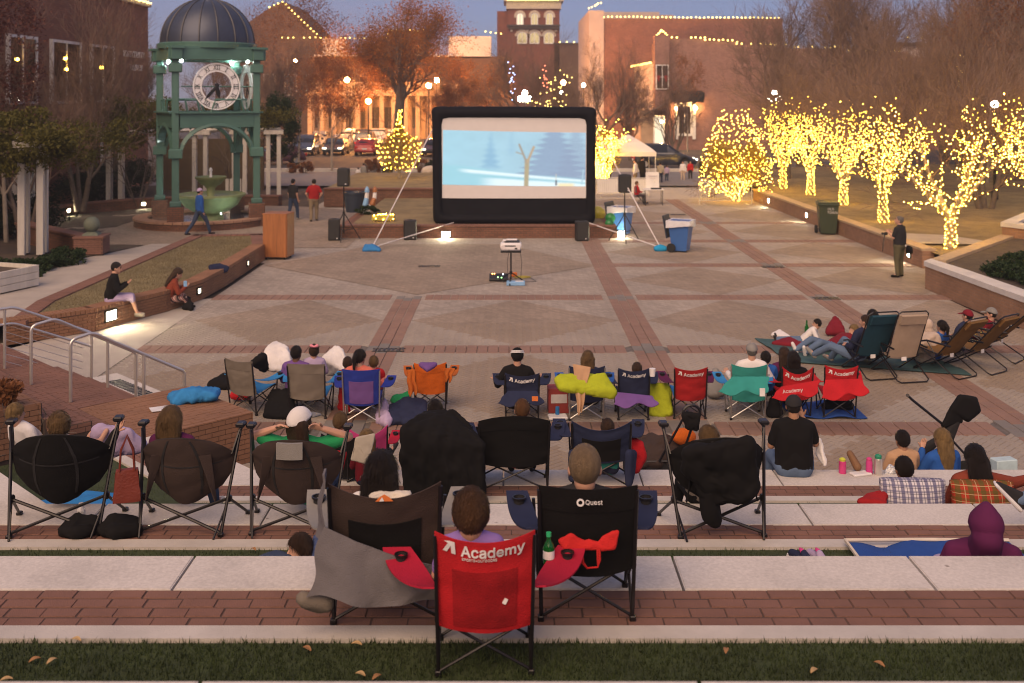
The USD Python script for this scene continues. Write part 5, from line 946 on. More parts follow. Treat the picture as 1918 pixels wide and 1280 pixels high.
# ---------------------------------------------------------------- loudspeakers, projector
mat('speaker_black', (.014, .014, .015), .55, .1, 20); mat('speaker_grille', (.02, .02, .02), .6, .3, 60, .6, 140); mat('badge', (.55, .55, .55), .4)
def speaker_box(t, c, w, d, h, rz=0):
    o = MB().box(c, (w, d, h), rz, .03); obj('cabinet', o, 'speaker_black', t); R = RZ(rz); obj('grille', MB().box((0, 0, 0), (w - .07, .02, h - .1), bev=.008).xf(R, np.asarray(c) + R @ np.array([0, -d / 2 - .005, 0])), 'speaker_grille', t); obj('badge', MB().box((0, 0, 0), (.05, .01, .035)).xf(R, np.asarray(c) + R @ np.array([.1, -d / 2 - .02, -h / 2 + .09])), 'badge', t)
    obj('handle', MB().box((np.asarray(c) + (0, 0, h / 2 + .008)), (.18, .05, .02), rz, .008), 'speaker_black', t)
def on_stand(label, px, foot, top, bot, y, w):
    g = np.array([(px - CX) * y / F, y, 0.]); z0 = H - (bot - HOR) * y / F; z1 = H - (top - HOR) * y / F
    t = thing('speaker_stand', 'black tripod stand under the raised loudspeaker ' + ('at the left' if px < 900 else 'at the right'), 'speaker stand', g); obj('pole', MB().bar((0, 0, .25), (0, 0, z0), .022, n=8).bar((0, 0, .5), (0, 0, 1.0), .03, n=8), 'black_metal', t); obj('collar', MB().bar((0, 0, .95), (0, 0, 1.04), .045, n=8), 'black_metal', t)
    for k in range(3): a = k * 2.094 + .5; obj('leg', MB().bar((0, 0, 1.0), (.62 * math.cos(a), .62 * math.sin(a), .02), .016, n=6).bar((0, 0, .35), (.36 * math.cos(a), .36 * math.sin(a), .42), .012, n=5), 'black_metal', t)
    s = thing('loudspeaker', f'{label}', 'loudspeaker', g); speaker_box(s, (0, -.03, (z0 + z1) / 2), w, .36, z1 - z0)
on_stand('black loudspeaker raised on a tripod at the left of the stage', 644, 448, 315, 349, 38.0, .42); on_stand('black loudspeaker raised on a tripod at the right of the screen', 1170, 450, 327, 361, 37.6, .44)
for px, top, y, w, lb in ((626, 410, 38.1, .42, 'dark loudspeaker standing on the ground at the left tripod foot'), (768, 412, 38.3, .46, 'black loudspeaker on the ground before the left end of the stage wall'), (1090, 414, 38.0, .46, 'black loudspeaker on the ground at the right foot of the screen')):
    s = thing('loudspeaker', lb, 'loudspeaker', ((px - CX) * y / F, y, 0)); h = H - (top - HOR) * y / F; speaker_box(s, (0, 0, h / 2), w, .38, h, .15)
pj = G(957, 531); ps = thing('projector_stand', 'black tripod stand carrying the white projector', 'tripod stand', pj)
obj('pole', MB().bar((0, 0, .12), (0, 0, .87), .022, n=8), 'black_metal', ps); obj('tray', MB().box((0, 0, .885), (.56, .42, .035), bev=.01), 'black_metal', ps); obj('collar', MB().bar((0, 0, .26), (0, 0, .34), .04, n=8), 'black_metal', ps)
for a in (-1.65, .45, 2.7): obj('leg', MB().bar((0, 0, .3), (.42 * math.cos(a), .42 * math.sin(a), .02), .016, n=6), 'black_metal', ps)
mat('white_plastic', (.68, .66, .66), .4, .03, 3); glow('led_orange', (1, .35, .08), 14); glow('led_green', (.35, 1, .25), 7); glow('led_white', (.75, .95, 1), 14); mat('yellow_cable', (.42, .36, .06), .6); mat('orange_box', (.62, .16, .03), .6); mat('blue_box', (.20, .38, .62), .5); 
pr = thing('projector', 'white video projector on the black tripod in the plaza', 'projector', pj + (0, 0, .905))
obj('case', MB().box((0, 0, .12), (.58, .44, .22), bev=.045), 'white_plastic', pr, smooth=40); obj('top_cover', MB().box((.03, .02, .24), (.42, .34, .045), bev=.015), 'speaker_black', pr); obj('lens_shift_cover', MB().box((.02, .05, .285), (.32, .12, .05), bev=.02).box((-.18, .0, .27), (.1, .14, .06), bev=.02), 'white_plastic', pr)
obj('label_panel', MB().box((-.02, -.222, .15), (.3, .006, .03)).box((.14, -.222, .08), (.07, .006, .04)), 'speaker_grille', pr); obj('vent', MB().lathe([(0, 0), (.06, 0), (.06, .01), (.0, .012)], n=16).xf(RX(math.pi / 2), (-.21, -.222, .11)), 'strap', pr); obj('lens', MB().lathe([(.09, 0), (.09, .09), (.06, .1), (0, .08)], n=16).xf(RX(-math.pi / 2), (0, .2, .12)), 'speaker_black', pr)
mx = thing('sound_mixer', 'black sound mixer with small lit knobs beside the projector tripod', 'mixer', G(934, 526)); obj('case', MB().box((0, 0, .09), (.52, .36, .08), M=RX(.3), bev=.015), 'speaker_black', mx)
for dx, dy, m in ((-.18, .12, 'led_orange'), (-.12, .12, 'led_orange'), (.12, .1, 'led_white'), (-.02, -.1, 'led_green'), (.08, -.12, 'led_green')): obj('light', MB().mesh(trimesh.creation.icosphere(1, .014)).xf(t=(dx, dy * .95, .14 + dy * .29)), m, mx)
bb = thing('flat_box', 'flat blue and white box under the projector tripod', 'box', G(966, 534)); obj('box', MB().box((0, 0, .05), (.5, .26, .1), bev=.01), 'blue_box', bb); obj('lid_print', MB().box((.1, 0, .103), (.22, .16, .006)), 'white_plastic', bb)
tag(obj('orange_case', MB().box(G(963, 520) + (0, .1, .07), (.16, .1, .12), .4, .015), 'orange_box'), 'small orange case behind the projector tripod leg', 'case')
cb = [G(978, 521) + np.array([.22 * math.cos(a * 1.0) * (1 + .12 * math.sin(3.1 * a)), .12 * math.sin(a), .012 + .03 * (a / 30)]) for a in np.linspace(0, 28, 150)]; tag(obj('cable_coil', MB().tube(cb, .007, 4), 'yellow_cable'), 'loose coil of yellow cable by the projector tripod', 'cable')
wire = lambda pts, r=.006, n=4: MB().tube([np.array(p, float) for p in pts], r, n)
tag(obj('power_cable', wire([pj + (.24, -.1, .95), pj + (.3, -.06, .6), pj + (.27, 0, .15), pj + (.3, .1, .02), pj + (.7, .25, .012), G(992, 521) + (0, 0, .02)]), 'black_metal'), 'black power cable hanging from the projector to the ground', 'cable'); tag(obj('signal_cable', wire([pj + (-.05, -.22, .95), pj + (-.1, -.2, .6), pj + (-.08, -.1, .2), pj + (-.2, .0, .03), G(938, 520) + (0, 0, .1)]), 'black_metal'), 'thin cable from the projector to the mixer', 'cable')
# ---------------------------------------------------------------- bins, barriers, tents
mat('bin_blue', (.035, .12, .36), .4, .08, 3, coat=.2); mat('bin_lid', (.02, .03, .05), .5); mat('bin_green', (.03, .045, .025), .5, .12, 3); mat('bag_white', (.62, .62, .66), .35, .06, 8, .4, 20)
def wheelie(label, g, rz, m, lidm, bag=True, open_=True, s=1.0):
    t = thing('wheeled_bin', label, 'wheeled bin', g, rz); w, d, h = .66 * s, .72 * s, 1.05 * s
    body = m3.Manifold.hull_points(np.array([(sx * (w / 2 - a), sy * (d / 2 - b), z) for sx in (-1, 1) for sy in (-1, 1) for a, b, z in ((.12, .14, .04), (.1, .12, .06), (.03, .03, h - .1), (.01, .01, h - .06))])); obj('body', body.refine_to_length(.3), m, t, smooth=30)
    obj('rim', MB().box((0, 0, h - .05), (w + .06, d + .06, .07), bev=.02), m, t); lid = MB().box((0, 0, 0), (w + .04, d + .04, .05), bev=.02)
    obj('lid', lid.xf(RX(-1.75) if open_ else np.eye(3), (0, d / 2 + .1, h - .22) if open_ else (0, 0, h + .01)), lidm, t); obj('handle', MB().tube([(-w / 2 + .05, d / 2 - .02, h - .05), (-w / 2 + .05, d / 2 + .13, h + .02), (w / 2 - .05, d / 2 + .13, h + .02), (w / 2 - .05, d / 2 - .02, h - .05)], .018, 6), lidm, t)
    for sx in (-1, 1): obj('wheel', MB().lathe([(0, -.05), (.14, -.05), (.15, 0), (.14, .05), (0, .05)], n=18).xf(RY(math.pi / 2), (sx * (w / 2 + .0), d / 2 - .12, .15)), 'tyre', t)
    obj('axle', MB().bar((-w / 2, d / 2 - .12, .15), (w / 2, d / 2 - .12, .15), .016), 'black_metal', t)
    if bag: obj('bag', soft(m3.Manifold.hull_points(np.array([(sx * (w / 2 + .055), sy * (d / 2 + .055), z) for sx in (-1, 1) for sy in (-1, 1) for z in (h - .2 + sx * .05 * sy, h - .0)])) - m3.Manifold.cube((w - .04, d - .04, 2), True).translate((0, 0, h)), .07, 2, .025, 9), 'bag_white', t, smooth=40)
    return t
wheelie('nearest blue wheeled bin with a white bag over its rim', G(1278, 474) + (0, .3, 0), 1.15, 'bin_blue', 'bin_lid'); wheelie('blue wheeled bin with white bag behind the right speaker stand', G(1167, 444) + (0, .6, 0), 1.0, 'bin_blue', 'bin_lid')
gb = wheelie('dark green wheeled bin with pale stencil beside the right wall', G(1555, 441) + (0, .35, 0), -.15, 'bin_green', 'bin_green', False, False, 1.12)
for k, (s, z) in enumerate((('OLD', .93), ('TOWN', .80))): obj('stencil', MB().mesh(meshkit.text_mesh(s, .085, .006)).xf(RX(math.pi / 2), (-.06 if k else -.05, -.40, z)), 'badge', gb)
mat('zinc', (.55, .53, .50), .45, .1, 6, metal=.6)
def barrier(label, a, b, h=1.05, solid=False):
    a, b = np.asarray(a), np.asarray(b); t = thing('crowd_barrier', label, 'barrier'); d = b - a; L = np.linalg.norm(d); u = d / L; e = np.array([0, 0, 1.])
    obj('frame', MB().tube([a + e * .02, a + e * (h - .1), a + u * .1 + e * h, b - u * .1 + e * h, b + e * (h - .1), b + e * .02], .02, 6).bar(a + e * .2, b + e * .2, .017), 'zinc', t)
    for k in range(1, int(L / .11)): obj('bar', MB().bar(a + u * (k * .11) + e * .2, a + u * (k * .11) + e * h, .0075, n=4), 'zinc', t)
    for c in (a + u * .25, b - u * .25): obj('foot', MB().bar(c + np.array([-u[1], u[0], 0]) * .3 + e * .02, c - np.array([-u[1], u[0], 0]) * .3 + e * .02, .02, n=5), 'zinc', t)
    if solid: obj('panel', MB().box((a + b) / 2 + e * (h / 2 + .1) + np.array([0, .03, 0]), (L - .1, .01, h - .28)), 'white_paint', t)
barrier('metal crowd barrier before the widest lit tree', G(1310, 384), G(1408, 383)); barrier('metal crowd barrier standing back beside the lit tree trunk', G(1312, 372), G(1402, 362), .95)
barrier('white covered barrier right of the screen', G(1116, 370), G(1168, 370), 1.0, True); barrier('white covered barrier behind the right speaker', G(1170, 371), G(1215, 371), 1.0, True)
mat('canopy_white', (.66, .62, .60), .8, .06, 1.5)
tt = thing('canopy_tent', 'white pop up canopy tent right of the screen', 'tent', ((1176 - CX) * 62 / F, 62, 0)); hw = 1.45
obj('roof', MB().sheet(lambda u, w: ((2 * u - 1) * hw, (2 * w - 1) * hw, 1.95 + .98 * np.minimum(1, (1 - np.maximum(np.abs(2 * u - 1), np.abs(2 * w - 1))) ** .85)), 24, 24, .015), 'canopy_white', tt)
for sx, sy in ((-1, -1), (1, -1), (1, 1), (-1, 1)): obj('pole', MB().bar((sx * (hw - .04), sy * (hw - .04), 0), (sx * (hw - .04), sy * (hw - .04), 1.95), .022, n=5), 'white_paint', tt)
for k in range(4): obj('valance', MB().box((0, -hw, 1.84), (2 * hw, .012, .24)).xf(RZ(k * math.pi / 2)), 'canopy_white', tt)
tb = thing('folding_table', 'folding table with a white notice board, below the tent', 'table', G(1226, 386) * (1, 1, 0) + (0, .4, 0)); obj('top', MB().box((0, 0, .74), (.95, .6, .04), bev=.008), 'white_plastic', tb)
for sx in (-.4, .4):
    for sy in (-.25, .25): obj('leg', MB().bar((sx, sy, 0), (sx, sy, .73), .016, n=5), 'black_metal', tb)
pbd = thing('notice_board', 'white notice board standing on the table by the tent', 'notice board', G(1226, 386) * (1, 1, 0) + (0, .4, .76)); obj('board', MB().box((-.03, .1, .40), (.62, .03, .78), M=RX(-.12)), 'white_paint', pbd); obj('print', MB().box((-.03, .06, .62), (.44, .008, .05), M=RX(-.12)).box((-.03, .08, .5), (.3, .008, .03), M=RX(-.12)), 'strap', pbd)
tag(obj('small_box', MB().box(G(1226, 386) * (1, 1, 0) + (.1, .2, .80), (.5, .14, .06), bev=.01), 'speaker_black'), 'flat black case on the table before the notice board', 'case')
# big planter with greenery and figures, tinsel box, balloons
pot = thing('black_planter', 'large black round planter behind the left speaker stand', 'planter', ((664 - CX) * 43.5 / F, 43.5, .43)); obj('pot', MB().lathe([(0, 0), (.34, 0), (.44, .72), (.47, .74), (.47, .82), (.42, .82), (.4, .74), (0, .72)], n=28), 'bin_lid', pot, smooth=40)
p = at(690, 383, 42.6); mass('evergreen_sprigs', 'evergreen sprigs beside the black planter', (p[0], p[1], .62), (.5, .3, .18), 900, .06, 61, 'leaf_green', 12, 'greenery', stem=False)
for k, (px, c1, lb) in enumerate(((681, 'blue_box', 'blue and white holiday figure leaning by the black planter'), (691, 'box_wood', 'brown and white holiday figure beside the blue one'))):
    p = at(px, 398, 42.9); f = thing('holiday_figure', lb, 'figure', (p[0], p[1], .43), .2); lean = .12 + .1 * k
    obj('body', soft([hull(((0, 0, .08), .12), ((lean, 0, .6), .09)), hull(((lean, 0, .6), .09), ((lean + .02, 0, .82), .08))], .05, 4), 'white_plastic', f, smooth=True); obj('sash', soft(hull(((lean * .6, -.02, .36), .12), ((lean * .9, -.02, .56), .1)), .05, 2), c1, f, smooth=True); obj('hat', MB().lathe([(.1, 0), (.09, .12), (.04, .22), (0, .24)], n=12).xf(None, (lean + .02, 0, .85)), c1, f)
g = G(718, 428, .43) * (1, 1, 0); tn = thing('tinsel_box', 'box of glowing golden tinsel lights behind the left floor speaker', 'light box', (*at(718, 412, 40.2)[:2], .43)); obj('box', MB().box((0, 0, .14), (.85, .3, .2), bev=.02), 'yellow_cable', tn); tag(obj('bulbs', bulbs_at(np.random.default_rng(2).uniform((-.42, -.17, .05), (.42, .17, .3), (46, 3)), .018), 'bulb', tn), kind='stuff')
def balloon(lb, px, py, y, r, m):
    t = thing('balloon', lb, 'balloon', at(px, py, y)); obj('balloon', MB().lathe([(0, -r * 1.12), (r * .12, -r * 1.08), (r * .6, -r * .8), (r * .97, 0), (r * .85, r * .5), (r * .5, r * .86), (0, r)], n=24), m, t, smooth=True)
mat('balloon_green', (.02, .18, .05), .3, .05, 3); mat('balloon_yellow', (.4, .36, .04), .3, .05, 3)
balloon('upper green balloon at the right foot of the screen', 1143, 409, 39.2, .2, 'balloon_green'); balloon('lower green balloon at the right foot of the screen', 1141, 420, 39.0, .17, 'balloon_green'); balloon('yellow balloon behind the right edge of the screen', 1119, 402, 41.5, .33, 'balloon_yellow')
mat('drain', (.05, .05, .055), .6)
# dry bushes, boulders along the path behind the upper lawn
for k, (px, py, r, lm, lb) in enumerate(((572, 313, .5, 'leaf_rust', 'small rust bush left of the slim tree'), (546, 316, .4, 'leaf_rust', 'low dark bush right of the green tree'), (690, 316, .5, 'leaf_rust', 'low bush right of the two children'), (700, 312, .55, 'leaf_rust', 'rust bush left of the ringed tree'), (789, 311, .6, 'leaf_rust', 'rust bush right of the ringed tree'), (806, 315, .5, 'leaf_dark', 'dark bush at the left edge of the screen'), (725, 318, .4, 'leaf_olive', 'olive bush under the ringed tree'))):
    p = at(px, py, 70); mass('small_bush', lb, (p[0], p[1], .1 + r * .8), (r, r, r * .85), 700, .09, 80 + k, lm, 10)
tag(obj('boulder', soft(hull(((*at(800, 325, 62)[:2], .75), .35), ((at(806, 325, 62)[0], 62.1, .8), .3)), .12, 4, .05, 3), 'stone_trim', smooth=True), 'round pale boulder beside the screen on the upper lawn', 'boulder')
# ================================================================ chairs and people: builders
fb_ = dict(red=(.42, .012, .018), darkred=(.30, .012, .014), crimson=(.36, .01, .035), black=(.012, .011, .012), navy=(.018, .024, .06), brown=(.045, .030, .026), grey=(.22, .21, .20), taupe=(.17, .145, .12), blue=(.02, .09, .34), royal=(.018, .035, .26), sky=(.03, .20, .48), orange=(.58, .12, .012), teal=(.03, .25, .22), lime=(.36, .42, .02), maroon=(.17, .01, .02), tan=(.38, .29, .215), cream=(.60, .54, .46), white=(.66, .63, .62), purple=(.14, .07, .24), plum=(.09, .012, .06), lavender=(.40, .32, .48), coral=(.55, .14, .10), green=(.015, .24, .085), bronze=(.16, .085, .028), steelteal=(.013, .052, .078), jeans=(.10, .15, .24), jeans_light=(.26, .31, .38), khaki=(.22, .17, .11), charcoal=(.05, .048, .052), pink=(.55, .06, .24), beige=(.48, .38, .31), rust=(.40, .10, .015), brick=(.20, .04, .022), lilac=(.24, .15, .42), peach=(.44, .27, .16), denim_dark=(.04, .06, .11), olive=(.10, .09, .05), cobalt=(.02, .07, .28), sand=(.38, .34, .28))
fb_['black'] = (.0045, .004, .0045); fb_['charcoal'] = (.022, .021, .023)
for k, c in fb_.items(): fabric('cl_' + k, c)
C_ = lambda k: 'cl_' + k
made.add('cl_stripe'); usdkit.material(stage, '/World/Looks/cl_stripe', {'g': ('geometry', {}), 'm': ('mapping', dict(rotation=(0, .5, .5))), 'w': ('wave_texture', dict(wave_type='bands', bands_direction='x', scale=3.6, distortion=.6)), 'r': ('rgb_ramp', dict(interpolate=False, ramp=[(0, (.03, .01, .015)), (.3, (.50, .40, .34)), (.5, (.03, .01, .015)), (.62, (.28, .02, .02)), (.9, (.5, .4, .34))])), 'p': ('principled_bsdf', dict(roughness=.9))}, [('g.position', 'm.vector'), ('m.vector', 'w.vector'), ('w.fac', 'r.fac'), ('r.color', 'p.base_color')], surface='p.BSDF')
for k, c in (('chestnut', (.12, .058, .026)), ('blond', (.33, .21, .085)), ('brownblond', (.20, .12, .05)), ('brown', (.065, .034, .018)), ('dark', (.018, .011, .008)), ('grey', (.22, .20, .18)), ('ginger', (.18, .08, .028)), ('buzz', (.27, .185, .105))):
    mat('hair_' + k, c, .5, .35, 9., .8, 60, stretch=(6, 6, 1), spec=.3, per=.4)
for k, c in (('fair', (.48, .27, .19)), ('tan', (.36, .19, .115)), ('dark', (.14, .07, .042))): mat('skin_' + k, c, .55, .07, 6, spec=.35)
mat('pole_black', (.016, .014, .016), .35, .1, 8, metal=.3); mat('pole_silver', (.5, .49, .47), .35, .05, 8, metal=.9); mat('print_white', (.68, .66, .66), .6); mat('eye', (.03, .02, .015), .2)
LOGO = lambda h: MB().add(np.array([(0, 0, 0), (.30, 0, 0), (.62, .62, 0), (.66, 0, 0), (.98, 0, 0), (.92, 1, 0), (.5, 1, 0), (.1, .86, 0), (.42, .8, 0)]) * h, [[0, 1, 2], [0, 2, 8], [8, 2, 6], [8, 6, 7], [2, 5, 6], [2, 3, 4], [2, 4, 5]])
def camp_chair(label, foot, z=0.0, rz=0.0, back='navy', seat=None, arm=None, pole='pole_black', s=1.0, w=.54, hb=.90, splay=.10, text=None, dip=.05, group=None, X=None, mesh_back=None, texth=.055, silver=False):
    g = G(*foot, z) if X is None else np.array([*X, z]); t = thing('camp_chair', label, 'camp chair', g + RZ(rz) @ np.array([0, .24 * s, 0]), rz, group); seat, arm = seat or back, arm or back; q = lambda *p: np.array(p, float) * s
    B = lambda u, v: (((u - .5) * w * (1.0 + .05 * v)) * s, (-.19 - .12 * v - .05 * 4 * u * (1 - u) * (1 - .4 * v) + .03 * (meshkit.fbm(np.stack([u * 3.1 + foot[0], v * 5.3, u * 0], -1), 3) - .5)) * s, (.33 + (hb - .33 - dip * 4 * u * (1 - u)) * v - .03 * 4 * u * (1 - u) * (1 - v)) * s)
    obj('back', MB().sheet(B, 22, 18, .008 * s), C_(back), t, smooth=50)
    if mesh_back: obj('mesh_panel', MB().sheet(lambda u, v: tuple(a + (-.008 * s if i == 1 else 0) for i, a in enumerate(B(.17 + .66 * u, .06 + .62 * v))), 10, 8, .006 * s), C_(mesh_back), t, smooth=50)
    else: obj('top_band', MB().sheet(lambda u, v: tuple(a + (-.007 * s if i == 1 else 0) for i, a in enumerate(B(.01 + .98 * u, .74 + .265 * v))), 14, 4, .006 * s), C_(back), t, smooth=50)
    obj('seat', MB().sheet(lambda u, v: ((u - .5) * w * s, (-.20 + .48 * v) * s, (.34 + .08 * v - .05 * 4 * u * (1 - u)) * s), 8, 8, .008 * s), C_(seat), t, smooth=50)
    for sx in (-1, 1):
        obj('rear_post', MB().bar(q(sx * w * .49, -.19, .01), q(sx * w * .52, -.31, hb - .03), .013 * s, n=7), pole, t); obj('front_post', MB().bar(q(sx * w * .5, .27, .01), q(sx * w * .56, .27, .60), .012 * s, n=7), pole, t)
        obj('side_bar', MB().bar(q(sx * w * .49, -.19, .03), q(sx * w * .5, .27, .40), .010 * s).bar(q(sx * w * .5, .27, .03), q(sx * w * .49, -.19, .36), .010 * s), pole, t)
        obj('armrest', MB().sheet(lambda u, v: ((sx * (w * .53 + .03 + splay * v) + (u - .5) * (.09 + (.03 + splay * .5) * np.sin(v * 2.4))) * s, (-.24 + .56 * v) * s, (.60 - .06 * v * (1 - v) * 4 + .03 * v) * s), 4, 10, .012 * s), C_(arm), t, smooth=50)
        c = q(sx * (w * .53 + .03 + splay * .85), .22, .625); obj('cup_ring', MB().lathe([(.038 * s, .004), (.047 * s, .004), (.047 * s, -.006), (.038 * s, -.006), (.038 * s, .004)], c, 16), 'pole_black', t); obj('cup_pocket', MB().lathe([(.037 * s, 0), (.033 * s, -.11 * s), (0, -.112 * s), (.031 * s, -.10 * s), (.036 * s, 0)], c, 14), C_('charcoal'), t)
        for yy in (-.19, .27): obj('foot', MB().box(q(sx * w * .495, yy, .018), q(.04, .045, .036), bev=.006 * s), 'pole_black', t)
        obj('rear_cross_bar', MB().bar(q(-sx * w * .49, -.19 - .004 * sx, .03), q(sx * w * .47, -.18 - .004 * sx, .36), .010 * s), 'pole_silver' if silver else pole, t); obj('front_cross_bar', MB().bar(q(-sx * w * .49, .27 + .004 * sx, .03), q(sx * w * .47, .27 + .004 * sx, .40), .010 * s), 'pole_silver' if silver else pole, t)
    if text:
        h = texth; tm = meshkit.text_mesh(text, h, .003, bold=True); lg = LOGO(h * 1.25).xf(None, (-h * 1.7, -.0, .002)); tw = tm.bounds[1][0]; mb = MB().mesh(tm).mesh(lg.m())
        if h > .05: mb.mesh(MB().mesh(meshkit.text_mesh('SPORTS+OUTDOORS', h * .24, .003)).xf(None, (.1 * h, -h * .42, 0)).m())
        v, f = mb.m(); v = v - (tw / 2 - h * .75, 0, 0); u = .5 + v[:, 0] / w / s; vv = (hb - .085 - dip * 4 * u * (1 - u) * .9 - .33 + v[:, 1] / s - h * .3) / (hb - .33 - dip * 4 * u * (1 - u)); p = np.stack(B(u, vv), 1); p[:, 1] -= .012 * s + v[:, 2]; obj('lettering', MB().add(p, f), 'print_white', t)
    if splay > .2: cx_, cy_, cz_ = B(np.array(.71), np.array(.34)); obj('care_tag', MB().box((cx_, cy_ - .012, cz_), (.02, .004, .03), M=RY(.5)), 'print_white', t)
    return t
def hammock_chair(label, foot, z, rz=0.0, cm='brown', s=1.0, flap=True, pad=None):
    s *= .865; wx = 1.13; g = G(*foot, z); t = thing('hammock_chair', label, 'hammock chair', g + (0, .3 * s, 0), rz, 'hammock chairs on the terrace'); q = lambda *p: np.array(p, float) * s * np.array([wx, 1, 1])
    hw = lambda v: np.interp(v, [0, .1, .3, .5, .66, .85, 1], [.20, .31, .39, .425, .43, .35, .25])
    SL0 = lambda u, v: ((2 * u - 1) * hw(v) * s * wx, (-.30 + .24 * (2 * u - 1) ** 2 * np.interp(v, [0, .6, 1], [.5, 1.2, .5]) + .16 * (1 - v) ** 2 - .05 * v) * s, (.27 + .75 * v + .10 * (2 * u - 1) ** 2 * (1 - v) - .07 * (2 * u - 1) ** 2 * v ** 4) * s)
    def SL(u, v): x, y, z = SL0(u, v); return x, y + .035 * s * (meshkit.fbm(np.stack([u * 3.3 + foot[0], v * 4.7, u * 0], -1), 3) - .5) * np.sin(np.pi * np.clip(v, 0, 1)) ** .5, z
    obj('sling', MB().sheet(SL, 26, 26, .02 * s), C_(cm), t, smooth=60)
    for a in (-1, 1): obj('seam', MB().sheet(lambda u, v: tuple(c - (.013 * s if i == 1 else 0) for i, c in enumerate(SL(.5 + a * (.24 - .06 * v) + (u - .5) * .03, .12 + .84 * v))), 2, 20, .006), C_('charcoal'), t)
    obj('hem', MB().tube([np.array([float(c) for c in SL(np.array(u), np.array(.99))]) for u in np.linspace(.02, .98, 16)], .011 * s, 5), C_('charcoal'), t); obj('cross_seam', MB().sheet(lambda u, v: tuple(c - (.012 * s if i == 1 else 0) for i, c in enumerate(SL(.1 + .8 * u, .56 + .018 * v))), 18, 2, .005), C_('charcoal'), t)
    if flap: 
        for sx in (-1, 1): obj('flap', MB().sheet(lambda u, v: ((sx * (.22 + .10 * (1 - v)) + (u - .5) * .10 * (v)) * s * wx, (-.30 + .05 * u) * s, (.36 + .46 * v) * s), 2, 6, .01), C_(cm), t)
    if pad: obj('head_pad', MB().sheet(lambda u, v: ((u - .5) * .27 * s, (-.375 - .02 * np.sin(u * 3.1) + .0 * v) * s, (.83 + .17 * v) * s), 8, 4, .03), C_(pad), t, smooth=60)
    for sx in (-1, 1):
        T, J, Bk, Fr = q(sx * .465, .06, 1.02), q(sx * .405, -.13, .33), q(sx * .375, -.3, .02), q(sx * .47, .30, .02)
        obj('post', MB().bar(T, Bk, .017 * s, n=8), 'pole_black', t); obj('front_leg', MB().bar(J, Fr, .015 * s, n=7), 'pole_black', t); obj('cross_bar', MB().bar(J + (0, .012 * sx, 0), q(-sx * .375, -.29 + .012 * sx, .04), .016 * s, n=7), 'pole_black', t); obj('rear_brace', MB().bar(J, q(sx * .34, -.42, .02), .012 * s, n=6), 'pole_black', t)
        obj('post_cap', MB().box(T + (0, 0, .02), q(.085, .12, .05), bev=.012), 'pole_black', t); obj('strap', MB().sheet(lambda u, v: ((sx * (.42 + .045 * v) + (u - .5) * .012) * s * wx, (-.06 + .11 * v + (u - .5) * .06) * s, (.78 + .22 * v) * s), 2, 5, .012), 'pole_black', t)
        for p in (Bk, Fr): obj('foot', MB().box(p, q(.05, .06, .04), bev=.008), 'pole_black', t)
        obj('joint', MB().box(J, q(.05, .06, .07), bev=.012), 'pole_black', t)
    return t
def lounger(label, foot, rz, cm, s=1.0, tilt=.62):
    g = G(*foot, 0); t = thing('lounger', label, 'folding lounger', g, rz, 'folding loungers at the right of the plaza'); ct, st = math.cos(tilt), math.sin(tilt); R = lambda x, l, o=0: np.array([x, -.02 - l * st - o * ct, .40 + l * ct - o * st])
    obj('back', MB().sheet(lambda u, v: ((u - .5) * .56, -.02 - v * .92 * st - .03 * np.sin(u * 3.14), .38 + v * .92 * ct), 10, 8, .012), C_(cm), t, smooth=50); obj('seat', MB().sheet(lambda u, v: ((u - .5) * .56, -.02 + .5 * v, .38 + .08 * v - .03 * np.sin(u * 3.14)), 8, 6, .012), C_(cm), t, smooth=50); obj('leg_rest', MB().sheet(lambda u, v: ((u - .5) * .54, .48 + .48 * v, .46 - .16 * v), 6, 5, .012), C_(cm), t, smooth=50)
    obj('headrest', MB().sheet(lambda u, v: ((u - .5) * .5, -.02 - (.74 + .18 * v) * st - .04, .38 + (.74 + .18 * v) * ct), 6, 3, .05), C_(cm), t, smooth=50)
    obj('frame', MB().tube([R(-.30, 0), R(-.30, .92), R(-.24, .97), R(.24, .97), R(.30, .92), R(.30, 0)], .014, 6), 'pole_black', t)
    for sx in (-1, 1): obj('side_rail', MB().tube([(sx * .31, -.04, .40), (sx * .31, .5, .48), (sx * .29, .96, .31)], .013, 6), 'pole_black', t); obj('arm', MB().tube([(sx * .33, -.3, .60), (sx * .34, .2, .62), (sx * .34, .34, .58)], .018, 6), 'pole_black', t); obj('arm_post', MB().bar((sx * .33, .2, .61), (sx * .31, .05, .40), .011, n=5), 'pole_black', t)
    obj('rear_leg', MB().tube([(-.31, .36, .46), (-.31, -.38, .05), (-.25, -.42, .02), (.25, -.42, .02), (.31, -.38, .05), (.31, .36, .46)], .013, 6), 'pole_black', t); obj('front_leg', MB().tube([(-.29, -.1, .42), (-.29, .52, .05), (-.24, .56, .02), (.24, .56, .02), (.29, .52, .05), (.29, -.1, .42)], .013, 6), 'pole_black', t)
    obj('care_tag', MB().box((.0, -.09, .36), (.1, .006, .07)), 'print_white', t); return t
